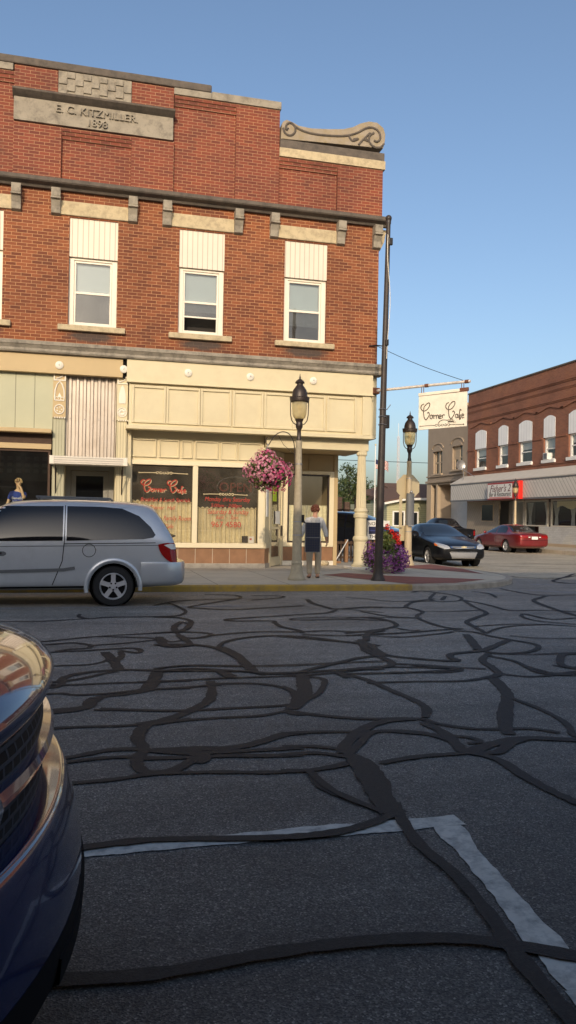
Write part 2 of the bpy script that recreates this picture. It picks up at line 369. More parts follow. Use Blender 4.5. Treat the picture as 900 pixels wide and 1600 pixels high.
def text_mesh(name, txt, size, pos, right, up, mat, parent=None, ext=.003, shear=0., align='CENTER', sx=1.):
    cu = bpy.data.curves.new(name, 'FONT'); cu.body = txt; cu.size = size; cu.align_x = align; cu.align_y = 'CENTER'; cu.extrude = ext; cu.shear = shear
    cu.resolution_u = 3
    t = bpy.data.objects.new(name, cu); COL.objects.link(t)
    me = evaluated(t); bpy.data.objects.remove(t); bpy.data.curves.remove(cu)
    rx = Vector(right).normalized(); uz = Vector(up).normalized(); n = rx.cross(uz)
    w = ORG.get(parent.name, Vector()) if parent else Vector()
    for v in me.vertices:
        q = Vector(pos)+rx*v.co.x*sx+uz*v.co.y+n*v.co.z; v.co = q-w
    me.materials.clear()
    return link(name, me, mat, parent)

def catmull(pts, n=6):
    out = []; P = [pts[0]]+list(pts)+[pts[-1]]
    for i in range(1, len(P)-2):
        a, b, c, d = P[i-1], P[i], P[i+1], P[i+2]
        for k in range(n):
            t = k/n
            out.append(tuple(.5*(2*b[j]+(c[j]-a[j])*t+(2*a[j]-5*b[j]+4*c[j]-d[j])*t*t+(3*b[j]-a[j]-3*c[j]+d[j])*t**3) for j in range(len(b))))
    out.append(tuple(pts[-1])); return out

# hand drawn script lettering "Corner Cafe" with its flourish, unit = one hundredth of the panel
_C = [(235,425),(250,410),(262,440),(240,490),(215,512),(195,480),(185,410),(190,350),(215,310),(245,285),(265,290),(260,330),(235,370),(200,395),(170,390),(150,360),(160,320),(190,300)]
def _el(cx, cy, rx, ry): return [(cx+rx*math.cos(a*math.pi/5), cy-ry*math.sin(a*math.pi/5)) for a in range(11)]
SCRIPT = [_C, _el(287,470,17,25), [(304,452),(312,445),(320,455),(322,495)], [(322,465),(335,447),(347,452)], [(350,442),(355,492)], [(355,460),(368,440),(378,450),(382,488)],
    [(390,465),(412,460),(408,440),(395,440),(388,465),(395,487),(418,480)], [(425,435),(432,480)], [(432,455),(445,432),(460,440)],
    [(x+322, y-34) for x, y in _C], _el(612,440,15,24), [(630,415),(632,465)], [(668,365),(655,350),(648,380),(645,440),(650,485),(660,470),(655,430),(668,420)],
    [(678,435),(700,428),(695,410),(682,412),(676,440),(684,462),(706,452)]]
SCRIPT = [[((x-118)/100., -(y+.108*(x-118)-640)/100.) for x, y in s] for s in SCRIPT]   # u 0..6.2, v up
def flourish():
    out = [[(.2, .0), (1., .04), (2.1, .05)], [(4.1, .05), (5., .02), (5.85, .0)], [(.2, .06), (.1, .02), (.2, -.05)], [(5.75, .07), (5.9, .0), (5.75, -.06)]]
    for k in range(5):
        cx = 2.3+.4*k; out.append([(cx+.15*math.cos(a*.7+k), .05+.12*math.sin(a*.7+k)) for a in range(9)])
    return out
def strokes(name, lines, pos, right, up, scale, rad, mat, parent, sv=None):
    mb = MB(); rx = Vector(right); uz = Vector(up); sv = sv or scale
    for l in lines:
        pts = [Vector(pos)+rx*p[0]*scale+uz*p[1]*sv for p in catmull(l, 4)]
        mb.tube(pts, rad, 5)
    return mb.build(name, mat, parent)
SCROLL_TOP=[(5.06,12.36),(5.09,12.42),(5.19,12.48),(5.37,12.43),(5.54,12.36),(5.89,12.34),(6.41,12.39),(6.83,12.45),(7.12,12.55),(7.33,12.68),(7.58,12.77),(7.83,12.77),(8.02,12.64),(8.08,12.47),(8.07,12.27),(8.02,12.06)]
SCROLL_LINES=[[(5.23,12.25),(5.18,12.19),(5.16,12.27),(5.21,12.37),(5.33,12.39),(5.43,12.28),(5.41,12.14),(5.29,12.05),(5.15,12.09),(5.08,12.23)],[(5.33,12.39),(5.54,12.26),(5.89,12.19),(6.41,12.20),(6.84,12.25),(7.19,12.37),(7.48,12.55),(7.69,12.60),(7.87,12.51),(7.92,12.33),(7.83,12.22),(7.73,12.24)],[(7.73,12.46),(7.61,12.36),(7.59,12.19),(7.74,12.06),(7.92,12.07),(8.04,12.19)],[(6.98,12.27),(7.09,12.15),(7.27,12.23),(7.12,12.19)],[(7.27,12.06),(7.45,12.27),(7.62,12.44)],[(7.45,12.23),(7.55,12.20),(7.48,12.27)]]
TAR=[(0.100,[(-0.03,12.46),(-0.04,12.15),(0.11,11.88),(0.35,12.03),(0.97,12.04),(1.39,12.10)]),
(0.080,[(-0.63,11.66),(-0.25,11.78),(0.11,11.93)]),
(0.090,[(-0.82,9.64),(-0.34,9.86),(0.09,10.10),(0.46,10.23),(0.89,10.32),(1.23,10.37),(1.39,10.39)]),
(0.090,[(0.17,10.14),(0.56,10.03),(0.91,9.86),(1.03,9.59),(1.21,9.77),(1.19,10.28),(1.23,10.88),(1.37,11.36),(1.45,11.07),(1.37,10.66),(1.26,10.47)]),
(0.130,[(0.96,9.86),(0.96,9.36),(1.12,9.23),(1.25,9.32)]),
(0.090,[(-0.76,9.41),(-0.29,9.61),(-0.10,9.67),(0.09,9.48),(0.07,9.26),(-0.12,9.21),(-0.27,9.09)]),
(0.100,[(-0.72,8.87),(-0.27,9.05),(0.04,9.09),(0.27,9.15),(0.56,9.19),(0.64,9.00),(0.59,8.87),(0.41,9.06)]),
(0.080,[(0.09,9.44),(0.53,9.58),(0.93,9.81)]),
(0.150,[(0.25,8.97),(0.32,8.41),(0.36,7.88)]),
(0.100,[(0.34,8.34),(0.42,8.71),(0.41,8.99)]),
(0.070,[(-0.64,8.08),(-0.24,8.22),(0.04,8.23),(0.21,8.36),(0.30,8.60)]),
(0.110,[(-0.57,7.14),(-0.20,7.23),(-0.15,7.60),(0.04,7.82),(0.36,7.91),(0.68,7.83),(1.05,7.74)]),
(0.090,[(-0.54,7.35),(-0.16,7.45),(0.04,7.57),(0.20,7.74),(0.36,7.87)]),
(0.070,[(-0.56,7.18),(-0.20,7.27),(0.04,7.28),(0.34,7.30),(0.60,7.28),(0.99,7.29)]),
(0.180,[(0.73,7.82),(0.63,7.28),(0.54,6.93)]),
(0.070,[(-0.54,6.87),(-0.19,6.95),(-0.03,6.86),(0.25,6.88),(0.54,6.97),(0.94,6.97)]),
(0.080,[(0.69,7.86),(0.87,7.99),(1.08,8.02)]),
(0.100,[(-0.45,6.23),(-0.13,6.29),(0.02,6.36),(0.09,6.61),(0.16,6.75),(0.39,6.83),(0.55,6.93)]),
(0.160,[(-0.30,6.33),(0.03,6.40),(0.08,6.59),(0.14,6.74)]),
(0.070,[(0.10,6.31),(0.36,6.27),(0.60,6.19),(0.84,6.15)]),
(0.080,[(-0.44,5.77),(-0.14,5.82),(0.04,5.82),(0.27,5.80),(0.49,5.82),(0.69,5.88),(0.81,5.92)]),
(0.060,[(-1.10,11.73),(-0.63,11.66)]),
(0.120,[(1.15,7.25),(1.08,6.72),(0.97,6.38),(0.70,6.00),(0.47,5.80),(0.38,5.47),(0.40,5.27),(0.43,5.16),(0.68,5.15),(0.97,5.12),(1.18,5.22),(1.37,5.36),(1.54,5.38)]),
(0.080,[(1.18,7.12),(1.54,7.06),(1.75,6.84),(1.76,6.55),(1.66,6.20),(1.57,6.03),(1.60,5.91),(1.69,5.90)]),
(0.070,[(1.57,6.03),(1.33,5.91),(1.03,5.90),(0.73,5.87),(0.49,5.79)]),
(0.080,[(0.15,6.35),(0.42,6.25),(0.76,6.17),(1.17,6.18),(1.49,6.19),(1.66,6.22)]),
(0.100,[(0.43,5.16),(0.67,5.05),(0.92,5.04),(1.18,5.03),(1.45,5.04)]),
(0.090,[(0.34,5.00),(0.65,4.96),(0.90,4.95),(1.15,4.90),(1.40,4.88)]),
(0.110,[(0.40,5.17),(0.34,4.94),(0.36,4.76),(0.42,4.70),(0.54,4.73),(0.64,4.85),(0.73,4.98)]),
(0.170,[(0.63,5.12),(0.70,5.05),(0.76,4.96),(0.67,4.84)]),
(0.080,[(-0.23,4.59),(0.01,4.61),(0.21,4.63),(0.42,4.68),(0.75,4.65),(1.08,4.58),(1.32,4.57)]),
(0.080,[(0.39,5.83),(0.50,5.87)]),
(0.090,[(-0.33,5.08),(-0.07,5.10),(0.18,5.21),(0.39,5.20)]),
(0.080,[(-0.32,4.98),(-0.06,5.01),(0.14,5.05),(0.35,5.04)]),
(0.060,[(0.61,6.98),(0.91,7.01),(1.23,7.08)]),
(0.070,[(0.49,7.30),(0.95,7.32),(1.33,7.35),(1.99,7.34)]),
(0.090,[(0.64,7.67),(1.02,7.87),(1.44,7.69),(1.80,7.49),(2.14,7.50)]),
(0.120,[(1.67,7.96),(1.65,7.58),(1.73,7.43)]),
(0.130,[(1.33,7.70),(1.39,7.41)]),
(0.160,[(2.07,7.44),(1.89,6.70),(1.73,6.29),(1.63,6.11)]),
(0.090,[(1.88,7.49),(2.05,7.38),(2.47,7.45),(2.96,7.66)]),
(0.100,[(2.45,7.40),(2.60,7.06),(2.65,6.61),(2.70,6.22),(2.69,5.93),(2.55,5.63)]),
(0.140,[(2.05,7.38),(1.94,6.80),(1.82,6.43),(1.61,6.07)]),
(0.080,[(2.09,7.29),(2.20,7.12),(1.99,6.59),(1.76,6.32),(1.60,6.12)]),
(0.090,[(1.74,6.91),(1.79,6.63),(1.72,6.33),(1.58,6.07)]),
(0.080,[(1.57,6.02),(1.80,5.82),(2.09,5.67),(2.48,5.60),(2.57,5.43),(2.79,5.25),(3.18,5.18),(3.34,5.02)]),
(0.080,[(2.55,6.92),(3.00,6.91),(3.50,6.86),(3.86,7.01)]),
(0.150,[(3.86,7.01),(3.68,6.44),(3.54,6.14),(3.22,5.62),(3.00,5.22),(2.94,5.05)]),
(0.080,[(3.56,6.13),(3.59,5.77),(3.56,5.40),(3.49,5.17),(3.40,4.99),(3.42,4.80)]),
(0.100,[(4.16,7.57),(4.05,7.23),(3.89,7.00)]),
(0.070,[(4.01,7.15),(4.25,6.94),(4.81,7.02),(5.03,7.03)]),
(0.070,[(3.06,7.65),(3.72,7.42),(3.50,7.28),(2.95,7.37)]),
(0.130,[(1.64,4.86),(1.73,5.07),(2.01,5.44),(2.24,5.59),(2.48,5.60)]),
(0.090,[(1.63,4.79),(1.82,5.05),(2.01,5.31),(2.29,5.26),(2.44,5.06),(2.47,4.82)]),
(0.070,[(2.07,5.34),(2.31,5.21),(2.60,5.07),(2.65,4.94),(2.54,4.92)]),
(0.110,[(2.47,5.50),(2.50,5.17),(2.43,4.79),(2.46,4.71)]),
(0.140,[(2.42,4.71),(2.72,4.88),(2.99,4.96),(3.33,4.85),(3.41,4.82)]),
(0.100,[(2.46,4.71),(2.56,4.54),(2.55,4.22),(2.56,3.96),(2.59,3.77),(2.61,3.68)]),
(0.090,[(1.80,4.62),(2.09,4.70),(2.42,4.71)]),
(0.080,[(1.29,5.08),(1.50,5.04),(1.67,4.93)]),
(0.080,[(1.24,4.90),(1.46,4.90),(1.62,4.80)]),
(0.080,[(1.16,4.59),(1.34,4.57),(1.57,4.64),(1.66,4.72)]),
(0.090,[(1.33,4.52),(1.32,4.29),(1.42,4.03),(1.51,3.87)]),
(0.170,[(1.65,4.83),(1.70,4.64),(1.67,4.34),(1.59,4.02),(1.52,3.75)]),
(0.070,[(1.36,5.39),(1.64,5.38),(1.96,5.32)]),
(0.070,[(4.51,7.51),(4.57,7.06),(4.86,7.10),(5.09,7.11)]),
(0.060,[(4.83,7.46),(4.94,7.22),(5.07,7.08)]),
(0.100,[(2.49,4.71),(2.64,4.69),(2.83,4.86),(3.05,4.97)]),
(0.100,[(4.92,14.61),(5.24,14.34),(5.45,13.95),(5.86,13.82),(6.62,14.23)]),
(0.100,[(7.13,15.35),(6.51,14.24),(6.46,13.78),(6.90,13.83),(7.26,14.43),(7.31,15.12),(7.05,15.82),(6.70,15.55)]),
(0.120,[(7.06,14.71),(6.64,13.99)]),
(0.100,[(8.16,15.75),(8.27,15.16),(8.01,14.38)]),
(0.100,[(4.31,12.80),(4.84,12.98),(5.34,12.82),(5.59,13.19),(5.97,13.72),(6.45,13.87)]),
(0.100,[(5.43,12.92),(5.46,12.24),(5.16,11.75),(5.00,11.29),(4.97,10.43),(5.17,10.19)]),
(0.080,[(3.90,11.56),(4.33,11.61),(4.98,11.44)]),
(0.080,[(4.42,12.34),(4.68,11.64),(5.10,11.43)]),
(0.070,[(5.46,12.24),(5.90,12.19),(6.53,12.32)]),
(0.100,[(7.07,13.96),(6.73,12.89),(6.48,11.96),(6.09,11.48),(5.60,10.92),(5.45,10.42),(5.29,9.75)]),
(0.090,[(7.07,13.96),(7.13,13.06),(7.08,12.26),(7.64,12.21),(8.18,11.97),(8.48,11.87)]),
(0.090,[(9.16,16.32),(9.21,14.82),(10.08,14.77),(10.52,14.74)]),
(0.140,[(9.22,14.55),(8.52,13.84),(8.24,13.18),(7.97,12.18),(7.83,11.47),(7.86,10.99)]),
(0.080,[(5.45,10.42),(6.11,10.57),(6.58,10.51),(7.00,10.24),(7.24,10.13)]),
(0.090,[(7.95,11.12),(7.62,11.15),(7.10,11.05),(7.05,11.72),(6.82,11.41),(6.75,10.94),(6.95,10.61),(7.14,10.45),(7.37,10.32)]),
(0.080,[(5.29,9.75),(5.73,10.20),(6.19,10.42),(6.74,10.49)]),
(0.100,[(5.17,10.19),(4.93,10.17),(4.80,10.14),(4.48,10.03),(4.06,9.91),(3.30,9.78)]),
(0.100,[(3.37,10.00),(3.80,10.19),(4.27,10.51),(4.43,10.91),(4.42,11.29),(4.17,11.63)]),
(0.080,[(4.25,10.38),(4.37,10.12),(4.51,10.17)]),
(0.080,[(3.50,9.64),(3.60,9.74),(4.00,9.58),(4.50,9.74),(4.89,9.93)]),
(0.150,[(4.95,9.68),(4.80,9.25),(4.51,8.50)]),
(0.100,[(4.94,10.04),(5.17,9.89),(5.21,9.53),(5.31,9.18),(5.43,8.79),(5.28,8.48),(4.97,8.25),(4.62,8.22),(4.53,8.41)]),
(0.120,[(5.31,9.18),(4.68,8.57),(4.47,8.41),(4.09,8.29),(3.94,8.06),(3.94,7.87),(3.77,7.89),(3.54,8.05),(3.29,8.33),(3.34,8.95),(3.35,9.34)]),
(0.130,[(3.39,9.44),(3.17,8.69),(3.18,8.18),(3.17,7.87),(3.06,7.67),(2.85,7.63),(2.55,7.54)]),
(0.110,[(3.29,9.35),(3.38,9.04),(3.47,8.93)]),
(0.090,[(2.71,8.02),(2.95,8.21),(3.18,8.26)]),
(0.070,[(5.49,9.49),(5.78,9.23),(6.27,9.16),(6.53,9.13)]),
(0.120,[(4.50,8.23),(4.22,7.86),(4.10,7.43),(4.00,7.11),(3.80,6.95)]),
(0.080,[(4.42,8.08),(4.54,7.74),(4.45,7.10),(4.74,6.92),(4.91,6.85)]),
(0.130,[(5.76,8.05),(5.53,8.08),(5.32,8.03),(4.96,7.52),(4.94,7.30),(4.99,7.29),(5.20,7.26)]),
(0.070,[(4.55,8.31),(4.89,8.12),(5.56,8.13),(5.81,8.12)]),
(0.080,[(3.14,7.80),(3.44,7.68),(3.78,7.48),(4.03,7.37)]),
(0.090,[(3.33,7.70),(3.69,7.43),(3.37,7.34),(3.01,7.33),(2.49,7.35)]),
(0.140,[(15.02,21.05),(14.36,21.05),(13.14,19.74),(11.89,18.43),(11.77,17.78),(11.92,17.47),(12.25,17.15)]),
(0.140,[(11.75,21.26),(11.55,19.76),(12.52,19.28),(13.80,20.22),(14.89,20.86)]),
(0.100,[(1.16,13.51),(1.62,14.17),(2.16,14.44),(2.79,14.53),(2.86,15.15),(2.30,15.39)]),
(0.100,[(2.79,14.53),(1.78,13.34),(1.87,13.06),(2.34,12.80),(3.03,13.03),(3.73,13.28)]),
(0.090,[(3.16,15.13),(3.73,14.94),(3.59,14.61),(2.99,14.28)]),
(0.130,[(4.06,14.29),(3.98,13.67),(4.04,12.94),(4.15,12.74),(4.78,12.95),(5.02,12.84)]),
(0.100,[(4.15,12.74),(3.82,12.23),(3.25,12.02),(2.12,11.61),(2.16,11.40),(2.68,11.34),(2.68,11.11),(2.68,10.71),(2.83,10.31),(2.80,10.08)]),
(0.070,[(4.74,12.13),(4.24,12.73)]),
(0.090,[(4.50,11.50),(3.72,11.65),(3.13,11.59),(3.01,11.42),(3.32,11.38),(3.81,11.42),(4.38,11.20)]),
(0.090,[(1.04,12.03),(1.39,12.09),(1.59,12.63),(1.51,13.56),(1.41,13.89)]),
(0.120,[(1.03,11.97),(1.40,11.84),(1.51,11.39),(1.37,10.74),(1.20,10.40),(1.22,10.88),(1.38,11.40)]),
(0.090,[(0.89,10.32),(1.23,10.39),(1.57,10.23),(1.57,10.01),(1.35,9.82),(1.18,9.95)]),
(0.090,[(1.54,10.01),(2.22,10.27),(2.76,10.20),(3.21,10.26),(3.59,10.09),(4.00,10.21)]),
(0.090,[(2.77,9.96),(3.27,9.79),(3.89,9.93)]),
(0.140,[(0.93,9.98),(0.95,9.28),(1.23,9.34),(1.19,10.06)]),
(0.130,[(0.81,9.36),(1.23,9.34),(1.51,9.02),(1.62,8.34),(1.62,7.69),(1.73,7.50),(2.04,7.49)]),
(0.100,[(1.51,9.02),(1.67,9.47),(1.99,9.78),(2.41,9.90),(2.77,9.74),(3.16,9.27),(3.38,9.14)]),
(0.090,[(1.58,9.10),(1.66,8.57),(1.66,7.89)]),
(0.090,[(2.40,9.85),(2.84,9.52),(3.25,9.15),(3.22,8.78),(3.24,8.25)]),
(0.120,[(3.42,9.33),(3.68,9.96),(3.98,10.17)]),
(0.090,[(2.04,7.49),(2.53,7.89),(2.98,8.21),(3.24,8.25)]),
(0.070,[(1.66,7.89),(2.14,7.88),(2.71,7.94),(3.12,7.95)]),
(0.080,[(0.69,7.90),(1.01,8.02),(1.36,7.96),(1.66,7.89)]),
(0.080,[(0.68,7.77),(1.17,7.72),(1.61,7.62)]),
(0.120,[(1.31,7.67),(1.35,7.35)]),
(0.100,[(2.43,7.43),(2.45,7.17)]),
(0.080,[(2.09,7.48),(2.47,7.55),(2.96,7.54)]),
(0.081,[(-0.17,3.69),(0.03,3.70),(0.34,3.72),(0.89,3.63),(1.18,3.63),(1.39,3.70),(1.56,3.80)]),
(0.086,[(1.62,3.95),(1.57,3.74),(1.53,3.41),(1.55,3.09),(1.52,2.73),(1.48,2.49),(1.46,2.24),(1.45,2.08),(1.45,2.02)]),
(0.098,[(-0.23,2.68),(-0.10,2.67),(0.25,2.63),(0.66,2.67),(1.01,2.67),(1.28,2.63),(1.47,2.55),(1.69,2.41),(1.73,2.39)]),
(0.196,[(1.67,4.71),(1.63,4.34),(1.57,3.96),(1.56,3.79)]),
(0.069,[(1.32,4.57),(1.36,4.19),(1.51,3.84)])]
# ------------------------------------------------------------------ setting: ground, road, pavements
def sheet(name, pts, z, mat, parent=None):
    mb = MB(); mb.poly([(x, y, z) for x, y in pts]); return struct(mb.build(name, mat, parent))
sheet('ground', [(-900, -900), (900, -900), (900, 1500), (-900, 1500)], -.03, 'ground')
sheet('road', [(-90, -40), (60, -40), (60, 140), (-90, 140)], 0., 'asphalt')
sheet('side_street', [(10.9, 140), (10.9, 19.6), (12.5, 18.9), (22.8, 19.3), (60, 19.5), (60, 27.4), (22.7, 27.5), (22.7, 140)], .002, 'side_road')
def arc(cx, cy, r, a0, a1, n=14): return [(cx+r*math.cos(R(a0+(a1-a0)*i/n)), cy+r*math.sin(R(a0+(a1-a0)*i/n))) for i in range(n+1)]
edge = [(-90, 16.0), (-3.5, 16.0)]+[(x, 16.0) for x in (0, 2, 4, 6, 6.9)]+arc(7., 20., 4., -88, 0, 16)+[(11, 24), (11, 40), (11, 140)]
inner = [(-90, 16.16), (-3.5, 16.16)]+[(x, 16.16) for x in (0, 2, 4, 6, 6.9)]+arc(7., 20., 3.84, -88, 0, 16)+[(10.84, 24), (10.84, 40), (10.84, 140)]
mb = MB(); n = len(edge); vs = [(x, y, .125) for x, y in inner]+[(-90, 140, .125)]
mb.poly(vs); struct(mb.build('sidewalk', 'concrete'))
def kerb(name, i0, i1, mat):
    mb = MB()
    for i in range(i0, i1):
        a, b, c, d = edge[i], edge[i+1], inner[i+1], inner[i]
        mb.add([(a[0], a[1], -.02), (b[0], b[1], -.02), (b[0], b[1], .105), (a[0], a[1], .105),
                (b[0]*.88+c[0]*.12, b[1]*.88+c[1]*.12, .129), (a[0]*.88+d[0]*.12, a[1]*.88+d[1]*.12, .129), (c[0], c[1], .129), (d[0], d[1], .129), (c[0], c[1], .0), (d[0], d[1], .0)],
               [(0, 1, 2, 3), (3, 2, 4, 5), (5, 4, 6, 7), (7, 6, 8, 9)])
    return struct(mb.build(name, mat))
kerb('kerb', 0, 1, 'kerb'); kerb('painted_kerb', 1, 6, 'kerb_yellow'); kerb('corner_kerb', 6, len(edge)-1, 'kerb')
sheet('red_paving', [(5.75, 18.9), (6.9, 16.2), (8.1, 16.4), (9.4, 17.4), (7.4, 18.6), (6.6, 19.6)], .131, 'red_walk')
sheet('red_paving_strip', [(8.9, 22.2), (10.8, 23.6), (10.8, 21.4), (10.35, 19.3), (9.9, 20.4)], .131, 'red_walk')
sheet('pale_paving', [(-90, 20.3), (6.6, 20.5), (8.0, 22.0), (8.0, 21.2), (8., 24.), (-90, 24.)], .129, 'concrete_lt')
# our own pavement and the pavement across the side street
mb = MB(); mb.box(-90, 12, -30, 1.25, -.02, .13); struct(mb.build('near_sidewalk', 'concrete', bevel=.02))
mb = MB(); mb.box(22.7, 60, 27.5, 140, -.02, .2); struct(mb.build('far_sidewalk', 'concrete_lt', bevel=.02))
# painted lines
def line(name, pts, w, z, mat):
    mb = MB()
    for i in range(len(pts)-1):
        a, b = Vector(pts[i]+(0,)), Vector(pts[i+1]+(0,)); t = (b-a).normalized(); q = Vector((-t.y, t.x, 0))*w/2
        k = max(2, int((b-a).length/.035)); e1 = e2 = 1.; L = []; Rr = []
        for j in range(k+1):
            p = a.lerp(b, j/k); e1 = max(.7, min(1.15, e1+random.uniform(-.12, .12))); e2 = max(.7, min(1.15, e2+random.uniform(-.12, .12))); L.append(p+q*e1); Rr.append(p-q*e2)
        vs = [(p.x, p.y, z) for p in L+Rr]
        mb.add(vs, [(j, j+1, k+1+j+1, k+1+j) for j in range(k)])
    return struct(mb.build(name, mat))
line('stall_line', [(-.1, 3.66), (1.86, 3.68)], .145, .004, 'road_paint')
line('stall_end_line', [(1.755, 3.61), (1.60, 2.25), (1.51, 1.3)], .145, .0045, 'road_paint')
line('far_stall_line', [(-6, 13.35), (2.6, 13.35)], .10, .004, 'road_paint_old')
line('crosswalk_line', [(9.6, 15.9), (13.8, 12.6)], .3, .004, 'road_paint_old')
line('crosswalk_line', [(10.6, 17.4), (22., 17.0)], .2, .004, 'road_paint_old')
line('stop_line', [(7.4, 15.75), (8.6, 15.2)], .16, .004, 'road_paint_old')

# crack sealant: poured tar ribbons, every ribbon a hair higher than the one it crosses
def tar():
    mb = MB(); z = .006
    jobs = list(TAR)
    rnd = random.Random(3)
    for k in range(44):     # the same wandering pattern goes on outside the photograph
        x, y = rnd.choice([(rnd.uniform(-16, -2), rnd.uniform(2, 15)), (rnd.uniform(9, 22), rnd.uniform(2, 15)), (rnd.uniform(12, 22), rnd.uniform(18, 60))])
        a = rnd.uniform(0, 6.28); pts = [(x, y)]
        for i in range(rnd.randint(5, 9)):
            a += rnd.uniform(-.9, .9); x += math.cos(a)*.7; y += math.sin(a)*.45; pts.append((x, y))
        jobs.append((rnd.uniform(.06, .1), pts))
    for w, pts in jobs:
        w *= .70
        c = catmull(pts, 6); q = []
        # resample to 6 cm so that edges can be ragged
        acc = [c[0]]
        for p in c[1:]:
            d = math.dist(acc[-1], p)
            if d < .03: continue
            k = min(60, max(1, int(d/.07)))
            a0 = acc[-1]
            for j in range(1, k+1): acc.append((a0[0]+(p[0]-a0[0])*j/k, a0[1]+(p[1]-a0[1])*j/k))
        if len(acc) < 3: continue
        L = []; Rr = []; ww = 1.; m = len(acc)
        for i, p in enumerate(acc):
            a, b = acc[max(0, i-2)], acc[min(m-1, i+2)]; t = Vector((b[0]-a[0], b[1]-a[1])); 
            if t.length < 1e-6: t = Vector((1, 0))
            t.normalize(); ww = ww*.85+.15*rnd.uniform(.55, 1.5)
            h = w*.5*ww*(1+rnd.uniform(-.16, .16)); zz = z+i*.000004
            L.append((p[0]-t.y*h, p[1]+t.x*h, zz)); Rr.append((p[0]+t.y*h, p[1]-t.x*h, zz))
        mb.add(L+Rr, [(i, i+1, m+i+1, m+i) for i in range(m-1)]); z += .00004
    o = mb.build('crack_sealant', 'tar'); o['kind'] = 'structure'; return o
tar()

# ------------------------------------------------------------------ the corner cafe building
BL = thing('brick_building', 'two storey red brick corner building with a carved date stone and a cream cafe front', 'building', (.1, 21.2, 0))
Y0 = 21.2
XL, XR = -7.75, 7.95
WC = [-5.55, -2.72, .11, 2.93, 5.82]
def wall_open(mb, x0, x1, z0, z1, y, depth, ops):
    """front skin with rectangular openings and their reveals"""
    xs = sorted({x0, x1, *[v for o in ops for v in o[:2]]}); zs = sorted({z0, z1, *[v for o in ops for v in o[2:]]})
    for i in range(len(xs)-1):
        for j in range(len(zs)-1):
            cx, cz = (xs[i]+xs[i+1])/2, (zs[j]+zs[j+1])/2
            if any(a < cx < b and c < cz < d for a, b, c, d in ops): continue
            mb.poly([(xs[i], y, zs[j]), (xs[i+1], y, zs[j]), (xs[i+1], y, zs[j+1]), (xs[i], y, zs[j+1])])
    for a, b, c, d in ops:
        mb.poly([(a, y, c), (a, y, d), (a, y+depth, d), (a, y+depth, c)]); mb.poly([(b, y, c), (b, y+depth, c), (b, y+depth, d), (b, y, d)])
        mb.poly([(a, y, c), (a, y+depth, c), (b, y+depth, c), (b, y, c)]); mb.poly([(a, y, d), (b, y, d), (b, y+depth, d), (a, y+depth, d)])
mb = MB(); ops = [(c-.61, c+.61, 6.38, 9.16) for c in WC]
wall_open(mb, XL, XR, 5.55, 9.96, Y0, .5, ops)
mb.poly([(XR, Y0, 3.8), (XR, 58, 3.8), (XR, 58, 11.3), (XR, Y0, 11.3)]); mb.poly([(XL, Y0, 0), (XL, Y0, 11.3), (XL, 58, 11.3), (XL, 58, 0)])
mb.poly([(XL, 58, 0), (XL, 58, 11.3), (XR, 58, 11.3), (XR, 58, 0)]); mb.poly([(XL, Y0+.4, 11.3), (XR, Y0+.4, 11.3), (XR, 58, 11.3), (XL, 58, 11.3)])
mb.box(XL+.02, XR-.02, Y0+1.6, Y0+1.7, 5.6, 11.2)           # back of the upper front rooms
mb.box(XL+.02, XR-.02, Y0+.5, Y0+1.6, 5.6, 6.2)
mb.build('wall', 'brick', BL)
# parapet: recessed field, piers, corbel courses
mb = MB(); yr = Y0+.09
def field(x0, x1, z0, z1): mb.box(x0, x1, yr, Y0+.42, z0, z1)
field(XL+.02, -4.82, 9.96, 11.44); field(-4.82, -2.9, 9.96, 12.71); field(-2.9, 3.06, 9.96, 12.9); field(3.06, 5.0, 9.96, 12.71); field(5.0, XR+.06, 9.96, 11.44)
for a, b, t in ((1.02, 2.12, 11.46), (3.79, 5.0, 12.715), (6.69, 8.03, 11.44), (-.82-1.1, -.75, 11.46), (-4.8, -3.59, 12.715), (-7.83, -6.49, 11.44)):
    mb.box(a, b, Y0-.005, yr, 9.965, t)
mb.box(-1.92, -.86, Y0-.005, yr, 12.22, 12.895); mb.box(1.0, 2.1, Y0-.005, yr, 12.22, 12.895)
for a, b, t in ((2.12, 3.79, 12.715), (5.0, 6.69, 11.44), (-.75, 1.02, 11.45), (-3.59, -1.92, 12.715), (-6.49, -4.8, 11.44)):
    for k, h in enumerate((.085, .1, .09)): mb.box(a+.001, b-.001, Y0-.003+.028*k, yr, t-.09*(k+1)-.08*k+.08*k, t-.09*k-.001)
mb.build('parapet', 'brick_up', BL)
mb = MB(); mb.box(-2.95, 3.1, Y0-.06, Y0+.5, 12.9, 13.1); mb.build('coping', 'stone_dark', BL, bevel=.03)
for a, b in ((2.1, 5.03), (-4.83, -1.95)):
    mb = MB()
    if a > 0: mb.box(3.105, b, Y0-.05, Y0+.48, 12.72, 12.93); mb.box(a, 3.1, Y0-.045, Y0+.05, 12.72, 12.895)
    else: mb.box(a, -2.955, Y0-.05, Y0+.48, 12.72, 12.93); mb.box(-2.95, b, Y0-.045, Y0+.05, 12.72, 12.895)
    mb.build('coping', 'stone', BL, bevel=.012)
